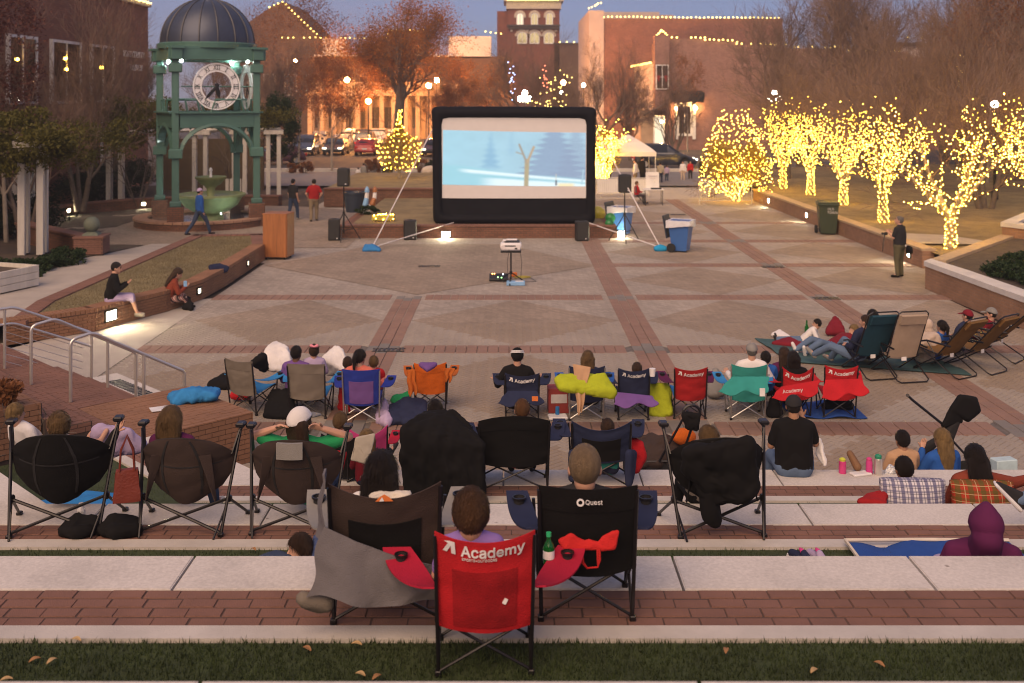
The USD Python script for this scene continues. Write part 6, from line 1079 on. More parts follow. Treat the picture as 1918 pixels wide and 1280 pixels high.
# ---------------------------------------------------------------- people
A3 = lambda *p: np.array(p, float)
ARM = dict(down=(A3(.05, -.02, -.28), A3(.01, .07, -.25)), lap=(A3(.08, .07, -.26), A3(-.11, .21, -.02)), rest=(A3(.14, .04, -.24), A3(.04, .25, .03)), behind=(A3(.27, .03, .08), A3(-.22, -.09, .10)), hold=(A3(.06, .08, -.26), A3(-.13, .19, .11)), mouth=(A3(.09, .13, -.24), A3(-.13, .10, .27)), prop=(A3(.10, -.12, -.25), A3(.05, -.02, -.24)), fwd=(A3(.06, .16, -.2), A3(-.03, .25, -.02)), out=(A3(.26, .04, -.06), A3(.25, .06, .02)), hip=(A3(.14, -.06, -.25), A3(-.1, .12, -.2)), pillow=(A3(.05, .12, -.25), A3(-.06, .22, .12)))
def pose(kind='sit', s=1.0, seat=.40, lean=.25, arms=('lap', 'lap'), knee=.10, turn=0.0, nod=0.0, tilt=0.0, stride=.0, legs=None):
    J = {}; l = lean; t = A3(0, -math.sin(l), math.cos(l))
    if kind == 'stand': pel = A3(0, 0, .93)
    elif kind == 'lie': pel = A3(0, 0, .12)
    else: pel = A3(0, 0, seat / s + .09)
    chest = pel + t * .34; neck = pel + t * .53; J['pel'], J['chest'], J['neck'] = pel, chest, neck; J['head'] = neck + nrm(t + A3(0, .22, .5)) * .16; J['turn'], J['nod'], J['tilt'] = turn, nod, tilt
    for i, sx in enumerate((-1, 1)):
        hip = pel + A3(sx * .09, 0, -.02)
        if kind == 'stand': kn = hip + A3(sx * .02, .03 + stride * sx * .5, -.42); an = kn + A3(0, -.03 + stride * sx * .35 - abs(stride) * .3 * (sx < 0), -.41); an[2] = max(an[2], .08); toe = an + A3(sx * .03, .16, -.045)
        elif kind == 'floor': kn = hip + A3(sx * .12, .36, .22 if legs is None else legs); an = kn + A3(0, .28, -.26); an[2] = .07; toe = an + A3(sx * .03, .15, .02)
        elif kind == 'cross': kn = hip + A3(sx * .26, .28, .02); an = hip + A3(-sx * .06, .36, -.03); toe = an + A3(-sx * .13, .06, 0)
        elif kind == 'lie': kn = hip + A3(sx * .05, .42, .0 if legs is None else legs); an = kn + A3(0, .40, -.02 if legs is None else -legs); toe = an + A3(sx * .04, .06, .13)
        else: kn = hip + A3(sx * knee * .5, .43, .04); d = seat / s - .02 + .09; an = A3(kn[0] + sx * .01, kn[1] + .08, .085); toe = an + A3(sx * .03, .15, -.035)
        if legs is not None and kind == 'sit' and not np.isscalar(legs): kn, an = hip + A3(*legs[i][0]), hip + A3(*legs[i][1]); toe = an + A3(*legs[i][2])
        sh = neck + A3(sx * .175, 0, 0) - t * .065; a = arms[i]; e, w = ARM[a] if isinstance(a, str) else a; m = A3(sx, 1, 1); el = sh + e * m; wr = el + w * m
        for k, v in zip(('hip', 'kn', 'an', 'toe', 'sh', 'el', 'wr'), (hip, kn, an, toe, sh, el, wr)): J.setdefault(k, []).append(v)
    return {k: ([x * s for x in v] if isinstance(v, list) else v * s if isinstance(v, np.ndarray) else v) for k, v in J.items()}
def headframe(J): return RZ(J['turn']) @ RX(-J['nod']) @ RY(J['tilt'])
def person(label, loc, rz, J, s=1.0, skin='fair', hair=('short', 'brown'), top=('navy', 'long'), bot=('jeans', 'long'), shoes='charcoal', hat=None, fat=1.0, L=.035, group=None, face=False, hands=True, hood=None, ah=None):
    t = thing('person', label, 'person', loc, rz, group); kb = s; kh = ah or s * 1.06; f = fat; K = lambda r: r * kb; Kh = lambda r: r * kh
    R = headframe(J); hc = J['head']; hp = lambda x, y, z: hc + R @ (A3(x, y, z) * kh)
    up_t = nrm(J['neck'] - J['pel']); m = []
    torso = lambda e: [hull((J['hip'][0], K(.105 * f + e)), (J['hip'][1], K(.105 * f + e)), (J['pel'] + up_t * K(.12), K(.125 * f + e))), hull((J['hip'][0] + up_t * K(.06), K(.10 * f + e)), (J['hip'][1] + up_t * K(.06), K(.10 * f + e)), (J['chest'] + A3(-.08, 0, 0) * kb, K(.105 * f + e)), (J['chest'] + A3(.08, 0, 0) * kb, K(.105 * f + e))),
        hull((J['chest'] + A3(-.08, 0, 0) * kb, K(.105 * f + e)), (J['chest'] + A3(.08, 0, 0) * kb, K(.105 * f + e)), (J['sh'][0] * .88 + J['sh'][1] * .12, K(.068 + e)), (J['sh'][1] * .88 + J['sh'][0] * .12, K(.068 + e)), (J['neck'] - up_t * K(.02), K(.065 + e)))]
    arm = lambda i, e, full: [hull((J['sh'][i], K(.06 + e)), (J['el'][i] if full else J['sh'][i] * .25 + J['el'][i] * .75, K(.045 + e * 1.25)))] + ([hull((J['el'][i], K(.044 + e)), (J['wr'][i], K(.03 + e)))] if full else [])
    legm = lambda i, e, full: [hull((J['hip'][i], K(.098 * f + e)), (J['kn'][i], K(.06 + e))), hull((J['kn'][i], K(.058 + e)), (J['an'][i] if full else J['kn'][i] * .75 + J['an'][i] * .25, K(.038 + e * 1.3)))]
    m += torso(0); 
    for i in (0, 1): m += arm(i, 0, True) + legm(i, 0, True) + [hull((J['an'][i], K(.036)), (J['toe'][i], K(.032)))]
    m.append(hull((J['neck'] - up_t * K(.03), K(.064)), (hp(0, -.015, -.07), Kh(.057))))
    cr = SP((0, 0, 0), Kh(.1), 14).scale((.80, .98, 1.02)); T4 = np.c_[R, hc + R @ A3(0, -.008, .018) * kh]; cran = cr.transform(T4)
    m += [cran, hull((hp(0, .02, -.03), Kh(.070)), (hp(0, .05, -.07), Kh(.045)), (hp(0, .068, -.098), Kh(.022))), hull((hp(0, .088, .0), Kh(.011)), (hp(0, .108, -.035), Kh(.014)), (hp(0, .085, -.04), Kh(.015)))]
    for sx in (-1, 1): m.append(SP((0, 0, 0), Kh(.03), 8).scale((.4, .8, 1.15)).transform(np.c_[R, hp(sx * .078, -.01, -.012)]))
    if hands:
        for i, sx in enumerate((-1, 1)):
            d = nrm(J['wr'][i] - J['el'][i]); n_ = nrm(np.cross(d, [1, 0, 0.2])); a = nrm(np.cross(n_, d)); w0 = J['wr'][i]; pc = w0 + d * K(.075); m.append(hull((w0 + d * K(.02), K(.026)), (pc + a * K(.026), K(.017)), (pc - a * K(.026), K(.017)), n=8))
            for j, (o, ln) in enumerate(((-.03, .055), (-.010, .068), (.010, .072), (.03, .062))): b = pc + a * K(o); kn_ = b + nrm(d + n_ * -.25) * K(ln * .55); m += [hull((b, K(.0105)), (kn_, K(.0095)), n=6), hull((kn_, K(.0095)), (kn_ + nrm(d - n_ * .8) * K(ln * .5), K(.008)), n=6)]
            b = w0 + d * K(.03) - a * K(sx * -.03); m.append(hull((b, K(.013)), (b + nrm(d * .6 - a * sx * -.7 - n_ * .3) * K(.055), K(.010)), n=6))
    obj('body', soft(m, L * 1.1 * kb + .006, 4), 'skin_' + skin, t, smooth=True)
    if top: obj('shirt', soft(torso(.020) + arm(0, .017, top[1] == 'long') + arm(1, .017, top[1] == 'long'), L * 1.2 * kb + .006, 5, .008 * kb, 9, 3), C_(top[0]), t, smooth=True)
    if bot:
        hipm = hull((J['hip'][0], K(.107 * f + .021)), (J['hip'][1], K(.107 * f + .021)), (J['pel'] + up_t * K(.09), K(.115 * f + .012)))
        obj('trousers', soft([hipm] + legm(0, .016, bot[1] == 'long') + legm(1, .016, bot[1] == 'long'), L * 1.2 * kb + .006, 5, .006 * kb, 9, 5), C_(bot[0]), t, smooth=True)
    if shoes:
        for i in (0, 1): d = nrm(J['toe'][i] - J['an'][i]); lo = A3(0, 0, -.035) * kb; obj('shoe', soft([hull((J['an'][i] + lo * .6, K(.045)), (J['an'][i] - d * K(.03) + lo * .8, K(.042)), (J['toe'][i] + lo * .0, K(.038)))], .04 * kb, 3), C_(shoes), t, smooth=True)
    if face:
        for sx in (-1, 1): obj('eye', MB().mesh(trimesh.creation.icosphere(1, Kh(.011))).xf(t=hp(sx * .031, .083, .012)), 'eye', t); obj('eyebrow', soft(hull((hp(sx * .018, .092, .034), Kh(.005)), (hp(sx * .045, .080, .036), Kh(.004)), n=6), .05, 0), 'hair_dark', t)
        obj('mouth', soft(hull((hp(-.02, .088, -.062), Kh(.005)), (hp(.02, .088, -.062), Kh(.005)), n=6), .05, 0), mat('lip', (.30, .10, .09), .5), t)
    if hair and hair[0] != 'none':
        st, hm = hair; big = 1.03 if hat else 1.06 if st in ('short', 'buzz') else 1.12; hs = SP((0, 0, 0), Kh(.1), 18).scale((.81 * big, .99 * big, 1.02 * big)); off = {'short': -.034, 'buzz': -.03, 'long': -.045, 'pony': -.03, 'bob': -.05, 'curly': -.045}[st]
        hs = hs.trim_by_plane((0, -.72, .69), Kh(off)).transform(np.c_[R, hc + R @ A3(0, -.010, .018) * kh]); hh = [hs]
        if st == 'long': hh += [hull((hp(-.045, -.055, -.02), Kh(.058)), (hp(.045, -.055, -.02), Kh(.058)), (hp(-.055, -.085, -.2), Kh(.05)), (hp(.055, -.085, -.2), Kh(.05))), hull((hp(-.055, -.085, -.2), Kh(.05)), (hp(.055, -.085, -.2), Kh(.05)), (hp(-.035, -.10, -.34), Kh(.03)), (hp(.035, -.10, -.34), Kh(.03)))]
        if st == 'bob': hh += [hull((hp(-.045, -.04, 0), Kh(.062)), (hp(.045, -.04, 0), Kh(.062)), (hp(-.055, -.035, -.12), Kh(.05)), (hp(.055, -.035, -.12), Kh(.05)))]
        if st == 'pony': hh += [hull((hp(0, -.10, .04), Kh(.04)), (hp(0, -.14, .0), Kh(.035))), hull((hp(0, -.14, .0), Kh(.035)), (hp(0, -.13, -.16), Kh(.018)))]
        obj('hair', soft(hh, .016 * kh + .006, 2, {'short': .005, 'buzz': .0015, 'curly': .018}.get(st, .007) * kh, 34 if st != 'curly' else 26, 9), 'hair_' + hm, t, smooth=True)
    if hair and hair[0] != 'none':
        nst = 0 if hat else int(np.clip(9000 / max(np.linalg.norm(np.asarray(loc[:2], float)) - 3, 1) ** 1.15, 250, 3200)) if not (hat and hat[0] in ('hood', 'beanie')) else 0
        if nst > 260 and st != 'buzz':
            q = np.random.default_rng(5); hm_ = soft(hh, .03, 1); trimesh.repair.fix_normals(hm_); pp, fi = trimesh.sample.sample_surface(hm_, nst, seed=5); nn = hm_.face_normals[fi]; dn = np.array([0, 0, -1.0]) + R @ A3(0, -.5, 0) * (.0 if st in ('long', 'bob') else .5) + q.normal(0, .22 if st != 'curly' else .9, (nst, 3)); dn -= nn * (dn * nn).sum(1, keepdims=True); dn /= np.linalg.norm(dn, axis=1, keepdims=True) + 1e-9; sd = np.cross(nn, dn); ln = Kh(.05 if st in ('long', 'bob', 'pony') else .022) * q.uniform(.5, 1.3, (nst, 1))
            b0 = pp + nn * Kh(.001); wv = sd * Kh(.0026); m1 = b0 + dn * ln * .55 + nn * Kh(.006); tp = b0 + dn * ln + nn * Kh(.004); vv = np.stack([b0 - wv, b0 + wv, m1 + wv * .8, m1 - wv * .8, tp], 1).reshape(-1, 3); k5 = (np.arange(nst) * 5)[:, None, None]; ff = (np.array([[0, 1, 2], [0, 2, 3], [3, 2, 4]])[None] + k5).reshape(-1, 3); tag(obj('hair_strands', (vv, ff), 'hair_' + hm, t), kind='stuff')
    if hat:
        kind, hm = hat[0], hat[1]; cap_ = SP((0, 0, 0), Kh(.1), 20).scale((.93, 1.12, 1.13)); T4 = np.c_[R, hc + R @ A3(0, -.01, .02) * kh]; tr = (0, -.25, .97)
        if kind == 'cap':
            c = thing_part('cap', t); obj('crown', soft(cap_.trim_by_plane(tr, Kh(.012)).transform(T4), .03 * kh, 2), hm if hm.startswith('cl_') else C_(hm), c, smooth=True); obj('brim', soft([hull((hp(-.055, .08, .035), Kh(.012)), (hp(.055, .08, .035), Kh(.012)), (hp(-.045, .175, .022), Kh(.009)), (hp(.045, .175, .022), Kh(.009)), n=8)], .04, 1), C_(hat[2] if len(hat) > 2 else hm), c, smooth=True)
        elif kind == 'beanie':
            c = thing_part('beanie', t); obj('crown', soft(cap_.trim_by_plane(tr, Kh(-.02)).transform(T4), .03 * kh, 2), C_(hm), c, smooth=True)
            for j, zz in enumerate((.055, .035)): rr = .1 * math.sqrt(max(0, 1 - (zz / .113) ** 2)); obj('stripe', MB().tube([hp(1.0 * rr * math.cos(a), -.01 + 1.2 * rr * math.sin(a), .02 + zz - .2 * rr * math.sin(a)) for a in np.linspace(0, 6.3, 24)], Kh(.009), 6), 'print_white', c)
        elif kind == 'hood':
            h2 = (hull((A3(0, -.02, .0) * kh, Kh(.112)), (A3(0, -.05, .085) * kh, Kh(.055)), n=16) if hm == 'plum' else SP((0, 0, 0), Kh(.1), 18).scale((1.16, 1.24, 1.3))).trim_by_plane((0, -.97, .2), Kh(-.075)).transform(np.c_[R, hc + R @ A3(0, -.02, .015) * kh]); obj('hood', soft([h2, hull((hp(0, -.05, -.08), Kh(.1)), (J['neck'] - up_t * Kh(.04), Kh(.115)))], .035 * kh, 3, .008 * kh, 8), C_(hm), t, smooth=True)
    return t

def sitter(label, head, Y, z, rz, s, ah=None, kind='sit', lean=.25, arms=('lap', 'lap'), turn=0., nod=0., tilt=0., legs=None, knee=.10, **kw):
    "a seated person whose head stands at the picture place head, depth Y, on a floor at height z"
    P_ = lambda st: pose(kind, s, st, lean, arms, knee, turn, nod, tilt, 0., legs)
    h0 = at(*head, Y); J = P_(0.0); seat = max(.02, h0[2] - z - J['head'][2]) if kind == 'sit' else 0; J = P_(seat); h = RZ(rz) @ J['head']
    return person(label, A3(h0[0] - h[0], h0[1] - h[1], z if kind == 'sit' else h0[2] - J['head'][2]), rz, J, s, ah=ah, **kw)
# ================================================================ nearest terrace
Z1, Z2, Z3 = .7, 1.4, 2.1
fabric('cl_meshred', (.27, .008, .012), .3)
rc = camp_chair('bright red camp chair with white lettering, nearest the camera, with drink bottle', (908, 1272), Z3, .03, 'red', arm='crimson', s=.80, w=.62, hb=1.0, text='Academy', dip=.07, texth=.052, splay=.26, mesh_back='meshred')
c0 = G(908, 1272, Z3)
sitter('boy with short brown hair in a purple shirt in the red camp chair', (882, 962), 5.75, Z3, .03, .72, 1.14, lean=.10, nod=.05, hair=('short', 'chestnut'), top=('lilac', 'short'), bot=('khaki', 'short'), shoes='taupe', L=.022)
bt = thing('drink_bottle', 'small green drink bottle in the right cup holder of the red chair', 'bottle', c0 + RZ(.03) @ A3(.8 * (.62 * .53 + .12), .24 * .8 + .22 * .8, .8 * .625 - .06)); mat('green_glass', (.02, .28, .05), .08, .05, trans=.75); mat('bottle_cap', (.03, .40, .16), .4); obj('bottle', MB().lathe([(0, 0), (.03, 0), (.032, .01), (.032, .085), (.026, .105), (.012, .13), (.011, .152), (0, .153)], n=20), 'green_glass', bt, smooth=40); obj('label', MB().lathe([(.0325, .03), (.0325, .075)], n=20), 'print_white', bt); obj('cap', MB().lathe([(0, .15), (.0145, .15), (.0145, .172), (0, .172)], n=14), 'bottle_cap', bt)
bk = camp_chair('black camp chair with red handles bag on its back, right of the red chair', (1100, 1170), Z3, 0, 'black', arm='navy', s=.92, w=.585, hb=.90, dip=.02)
c1 = G(1100, 1170, Z3); Bq = c1 + (0, .24 * .92, 0)
lt = MB().mesh(meshkit.text_mesh('Quest', .026, .003)).xf(RX(math.pi / 2), Bq + A3(-.02, -.335, .735)); q2 = MB().mesh(annulus(.012, .022, .004, 16)).xf(RX(math.pi / 2), Bq + A3(-.045, -.337, .746)); obj('lettering', lt.mesh(q2.m()), 'print_white', bk) if False else None
g_ = MB().mesh(meshkit.text_mesh('Quest', .026, .003)).xf(RX(math.pi / 2), (-.02, -.335, .735)).mesh(MB().mesh(annulus(.012, .022, .004, 16)).xf(RX(math.pi / 2), (-.047, -.337, .747)).m()); obj('lettering', g_, 'print_white', bk)
bagm = thing('handle_bag', 'bright red bag with loop handles hanging on the black camp chair', 'bag', Bq + A3(0, -.335, .50)); fabric('bag_red', (.50, .02, .02))
obj('bag', soft([hull(((-.155, 0, .03), .018), ((-.13, -.01, -.01), .02), ((-.02, 0, .0), .024), ((-.10, 0, .06), .012)), hull(((-.02, 0, .0), .024), ((.06, 0, .0), .022), ((.0, 0, .03), .012)), hull(((.06, 0, -.01), .02), ((.14, -.01, .0), .018), ((.16, 0, .08), .012), ((.08, 0, .05), .012))], .02, 3, .007, 30), 'bag_red', bagm, smooth=True)
for dx in (0, .012): obj('handle', MB().tube([(-.05 + dx, -.015, -.01), (-.045 + dx, -.02, -.08), (-.01, -.02, -.115), (.05, -.02, -.11), (.062 - dx, -.02, -.07), (.06 - dx, -.015, -.005)], .006, 5), 'bag_red', bagm)
sitter('person with short grey blond hair in the black camp chair right of the red chair', (1095, 876), 6.32, Z3, 0, .80, 1.14, lean=.16, arms=('lap', 'lap'), nod=.12, hair=('buzz', 'buzz'), top=('charcoal', 'short'), bot=('charcoal', 'long'), shoes='sand', L=.022)
gc = camp_chair('large brown and grey camp chair with a grey rain cover hanging behind', (722, 1174), Z3, .06, 'brown', arm='grey', s=.95, w=.64, hb=.90, dip=.09, mesh_back='black')
c2 = G(722, 1174, Z3)
lg = MB().add(np.array([(-.05, 0, -.01), (.05, 0, -.01), (.03, 0, .012), (.0, 0, .03), (-.03, 0, .012)]) + (0, -.348, .775), [[0, 1, 2], [0, 2, 3], [0, 3, 4]]); obj('emblem', lg, 'orange_box', gc); obj('emblem_peak', MB().add(np.array([(-.028, 0, -.008), (.0, 0, -.008), (-.012, 0, .016)]) + (0, -.353, .775), [[0, 1, 2]]), 'print_white', gc)
cvm = thing('chair_cover', 'grey rain cover draped over the back of the large brown camp chair', 'cover', c2 + (0, .22, 0), .06); fabric('cover_grey', (.135, .125, .135))
obj('drape', MB().sheet(lambda u, v: (-.36 + .64 * u + .0 * v - .08 * (1 - v) ** 1.5 * (1 - u) + .02 * np.sin(v * 7), -.36 - .06 * np.sin(u * 3.1) - .05 * (1 - v) + .02 * np.sin(u * 14 + v * 3) * (1 - v) + .022 * (meshkit.fbm(np.stack([u * 7, v * 2.2, u * 0 + 3], -1), 3) - .5), .27 - .05 * u + v * (.37 - .19 * u) + .02 * np.sin(u * 9) * (1 - v)), 44, 26, .01), 'cover_grey', cvm, smooth=60)
obj('drape_side', MB().sheet(lambda u, v: (-.355 - .05 * u * (1 - v) + .01 * np.sin(v * 9), -.36 + .10 * u, .55 + v * .38), 4, 10, .012), 'cover_grey', cvm, smooth=60); obj('bundle', soft(hull(((-.46, -.36, .24), .045), ((-.34, -.34, .2), .05), ((-.40, -.3, .16), .03)), .03, 3, .012, 20), C_('taupe'), cvm, smooth=True)
sitter('woman with long dark brown hair and pale collar in the large brown camp chair', (714, 886), 6.6, Z3, .0, .80, 1.1, lean=.2, nod=.16, legs=[((-.1, .42, .10), (-.05, .55, -.28), (0, .15, .03)), ((.14, .40, .22), (.22, .62, .06), (.08, .12, .08))], hair=('long', 'dark'), top=('white', 'long'), bot=('jeans_light', 'long'), shoes='charcoal', L=.024)
tag(obj('fur_collar', soft(hull(((c2[0] - .10, c2[1] + .30, Z3 + .62), .04), ((c2[0] + .08, c2[1] + .30, Z3 + .63), .04)), .02, 2, .02, 40), C_('cream'), smooth=True), 'pale fluffy collar below the long dark hair of the nearest woman', 'collar')
# ================================================================ middle terrace: hammock chairs
hammock_chair('black hammock chair, leftmost on the terrace', (95, 1006), Z2, .1, 'black', 1.0, False)
h0 = G(95, 1006, Z2)
sitter('person with curly blond hair in black in the leftmost hammock chair', (110, 798), 9.6, Z2, .15, .88, 1.08, lean=.3, arms=('lap', (A3(.26, .02, -.10), A3(.10, .06, .20))), nod=-.1, turn=.3, hair=('curly', 'brownblond'), top=('black', 'long'), bot=('denim_dark', 'long'), L=.026)
person('child with blond hair leaning back at the left edge, bare foot raised', A3(-4.3, 9.75, Z2), -.6, pose('sit', .72, .42, .6, ('lap', 'lap'), legs=[((-.06, .36, .12), (.03, .66, -.05), (0, .1, .12)), ((.06, .36, .10), (.12, .70, .02), (0, .1, .12))]), .72, hair=('curly', 'blond'), top=('white', 'long'), bot=('sand', 'short'), shoes=None, L=.03)
tag(obj('crumpled_cloth', cloth([(-3.95, 10.2, 1.95), (-3.7, 10.25, 1.9), (-3.6, 10.3, 1.78), (-3.95, 10.2, 1.75)], .05, .04, .03), C_('lavender'), smooth=True), 'pale blue white cloth beyond the leftmost hammock chair', 'cloth')
hammock_chair('dark brown hammock chair with a red handbag hanging from it', (340, 1004), Z2, -.05, 'brown', .96)
h1 = G(340, 1004, Z2)
sitter('person with straight brown blond hair in the dark brown hammock chair', (320, 788), 9.6, Z2, -.12, .86, 1.08, lean=.3, nod=.1, legs=[((-.05, .4, .05), (.0, .5, -.36), (0, .14, -.02)), ((.10, .38, .0), (.14, .44, -.38), (.03, .14, -.02))], hair=('bob', 'brownblond'), top=('plum', 'long'), bot=('denim_dark', 'long'), shoes='cream', L=.026)
hb_ = thing('handbag', 'dark red leather handbag hanging from the left post of the brown hammock chair', 'handbag', at(238, 905, 9.1) - (0, 0, .0), .3); mat('leather_red', (.16, .028, .016), .45, .2, 6, .2, 50)
obj('bag', soft(m3.Manifold.hull_points(np.array([(sx * w, sy * d, z) for sx in (-1, 1) for sy in (-1, 1) for w, d, z in ((.115, .06, -.15), (.09, .03, .12))])), .05, 2, .008, 14), 'leather_red', hb_, smooth=50)
for dy in (-.03, .03): obj('handle', MB().tube([(-.06, dy, .11), (-.05, dy, .28), (.0, dy, .40), (.05, dy, .28), (.06, dy, .11)], .009, 5), 'leather_red', hb_)
hammock_chair('dark brown hammock chair with grey head pad under the man in green', (548, 1004), Z2, -.04, 'brown', .94, True, 'grey')
h2 = G(548, 1004, Z2)
sitter('man in a green shirt and grey white cap with both hands behind his head', (563, 792), 9.45, Z2, -.05, .94, 1.12, lean=.28, arms=('behind', 'behind'), turn=-.6, nod=-.05, legs=[((-.08, .42, .0), (.0, .5, -.36), (0, .14, -.02)), ((.10, .42, .0), (.06, .55, -.36), (.03, .14, -.02))], hair=('bob', 'brown'), top=('green', 'short'), bot=('denim_dark', 'long'), shoes='brown', hat=('cap', 'white', 'grey'), L=.024, fat=1.08)
hammock_chair('black hammock chair at the right with clothes piled over it', (1350, 1008), Z2, .06, 'black', .98, True)
h3 = G(1350, 1008, Z2)
sitter('person almost hidden in the right hammock chair, hair and hand showing', (1328, 822), 9.7, Z2, .1, .84, 1.02, lean=.4, arms=('lap', (A3(.24, .1, -.0), A3(.06, .16, .0))), tilt=-.25, turn=.3, legs=[((-.05, .4, .0), (-.12, .44, -.36), (0, .14, -.02)), ((.10, .38, .0), (.1, .46, -.36), (.03, .14, -.02))], hair=('short', 'brownblond'), top=('taupe', 'long'), bot=('black', 'long'), shoes='black', L=.028)
tag(obj('draped_jacket', cloth([at(1290, 850, 8.95), at(1400, 830, 8.95), at(1412, 912, 8.98), at(1392, 925, 8.98), at(1330, 935, 9.0), at(1290, 880, 9.0)], .04, .05, .035, 9), C_('black'), smooth=True), 'black jackets draped over the back of the right hammock chair', 'jacket')
tag(obj('black_boot', soft([hull((at(1325, 905, 9.02), .085), (at(1330, 965, 9.02), .08), (at(1340, 978, 9.1), .06))], .05, 3), C_('black'), smooth=True), 'black padded leg hanging under the right hammock chair', 'leg warmer')
tag(obj('water_bottle', MB().lathe([(0, 0), (.035, 0), (.035, .14), (.02, .17), (.02, .2), (0, .2)], G(152, 985, Z2), 16), 'white_plastic'), 'small pale water bottle before the black bag on the terrace', 'bottle')
for px, w, lb in ((150, .13, 'black crumpled bag under the leftmost hammock chair'), (222, .15, 'black soft bag between the two left hammock chairs')):
    g = G(px, 1003, Z2); tag(obj('soft_bag', cloth([g + A3(-w, 0, .05), g + A3(w, 0, .05), g + A3(w * .6, .1, .08), g + A3(-w * .5, .1, .10), g + A3(0, -.1, .06)], .04, .05, .025, 10), C_('black'), smooth=True), lb, 'bag')
sitter('child with brown hair lying on the turf behind the third terrace edge', (560, 1027), 8.5, Z2, 2.2, .75, .92, kind='lie', lean=1.45, legs=.1, hair=('bob', 'brown'), top=('denim_dark', 'long'), bot=('denim_dark', 'long'), L=.03)
tag(obj('plaid_blanket', cloth([A3(-1.56, 8.5, 1.46), A3(-1.42, 8.5, 1.46), A3(-1.42, 8.6, 1.56), A3(-1.54, 8.6, 1.58)], .05, .03, .02, 12), mat('plaid_blue', (.05, .08, .20), .9, .6, 30)), 'dark blue checked cloth beside the lying child', 'cloth')
sitter('person in a purple hooded sweatshirt at the right on the turf', (1845, 1003), 7.45, Z2, -.2, 1.05, 1.08, lean=.55, nod=.3, hair=('short', 'dark'), top=('plum', 'long'), bot=('lavender', 'long'), hat=('hood', 'plum'), L=.024, fat=1.1)
u_, w_ = None, None
tag(obj('picnic_blanket', MB().sheet(lambda u, w: (2.78 + u * 1.35, 7.55 + w * 1.32, 1.435 + .03 * np.sin(u * 9) * np.sin(w * 3 + 1) + .015 * np.sin(u * 21)), 30, 14, .012), C_('cobalt'), smooth=True), 'blue blanket with pale hem spread on the turf by the purple hood', 'blanket')
tag(obj('blanket_hem', MB().tube([(2.77, 7.55, 1.455), (2.77, 8.2, 1.455), (2.77, 8.87, 1.46), (3.4, 8.88, 1.46), (4.13, 8.88, 1.455)], .018, 5), C_('cream')), 'pale hem along the edge of the blue blanket', 'hem')
for dx, rz_, m, lb in ((0, .4, 'navy', 'navy shoe with pink lining, left of a pair on the turf'), (.13, .25, 'lavender', 'pink shoe, right of a pair on the turf')):
    g = A3(2.31 + dx, 8.56, Z2); t = thing('shoe', lb, 'shoe', g, rz_); obj('upper', soft([hull(((0, -.08, .06), .04), ((0, .1, .045), .035)), hull(((0, -.08, .07), .04), ((0, -.05, .10), .03))], .02, 2), C_(m), t, smooth=True); obj('sole', soft(hull(((0, -.09, .015), .04), ((0, .12, .015), .035)).trim_by_plane((0, 0, -1), -.03), .03, 0), 'print_white', t); obj('tongue', soft(hull(((0, -.03, .11), .022), ((0, .0, .12), .012)), .02, 1), C_('pink'), t)
# ================================================================ lower terrace and slab edge
def draped(label, pts, m, r=.05, noise=.03, cat='blanket', L=.05, ns=6): return tag(obj('draped_' + cat, cloth([np.asarray(p) for p in pts], r, L, noise, ns), m if m.startswith('cl_') or m in made else C_(m), smooth=True), label, cat)
Y1_ = 11.85
sitter('dark haired person wrapped in the big black blanket', (815, 768), Y1_ + .25, Z1, -.1, .88, 1.0, lean=.2, nod=.1, turn=.15, hair=('short', 'dark'), top=('black', 'long'), bot=('black', 'long'), L=.03)
draped('big black blanket round the person left of the black chair', [at(762, 805, 11.6), at(775, 800, 12.0), at(800, 782, 11.9), at(848, 778, 11.9), at(895, 835, 11.7), at(898, 925, 11.65), at(768, 928, 11.65), at(758, 850, 11.6), at(830, 925, 12.3), at(885, 840, 12.4)], 'black', .05, .04)
camp_chair('broad black high backed chair of the person in red', (963, 926), Z1, .02, 'black', w=.76, hb=.84, s=1.0, dip=-.06, arm='navy'); g = G(963, 926, Z1)
sitter('person in a bright red top in the broad black chair', (978, 768), 12.15, Z1, 0, .82, 1.02, lean=.12, nod=.12, hair=('short', 'ginger'), top=('red', 'long'), bot=('black', 'long'), L=.03)
ch9 = camp_chair('dark navy camp chair with hooded top and child, behind the grey blond head', (1126, 918), Z1, -.03, 'navy', w=.64, hb=.80, s=1.0, dip=.10, mesh_back='black', arm='navy'); g = G(1126, 918, Z1)
sitter('child with brown hair deep in the dark navy chair', (1138, 802), 12.2, Z1, 0, .66, .92, lean=.15, hair=('short', 'brown'), top=('teal', 'long'), bot=('navy', 'long'), L=.03)
draped('red jacket sleeve hanging at the right side of the navy chair', [at(1187, 828, 12.2), at(1198, 832, 12.2), at(1204, 856, 12.2), at(1192, 880, 12.2)], 'red', .035, .02, 'jacket')
draped('dark blue padded side of the navy chair', [at(1072, 850, 11.9), at(1072, 895, 11.9), at(1079, 850, 12.1)], 'navy', .04, .01, 'cushion'); draped('dark blue padded jacket hanging at the right of the navy chair', [at(1178, 850, 11.9), at(1178, 905, 11.9), at(1186, 850, 12.1)], 'navy', .04, .012, 'jacket')
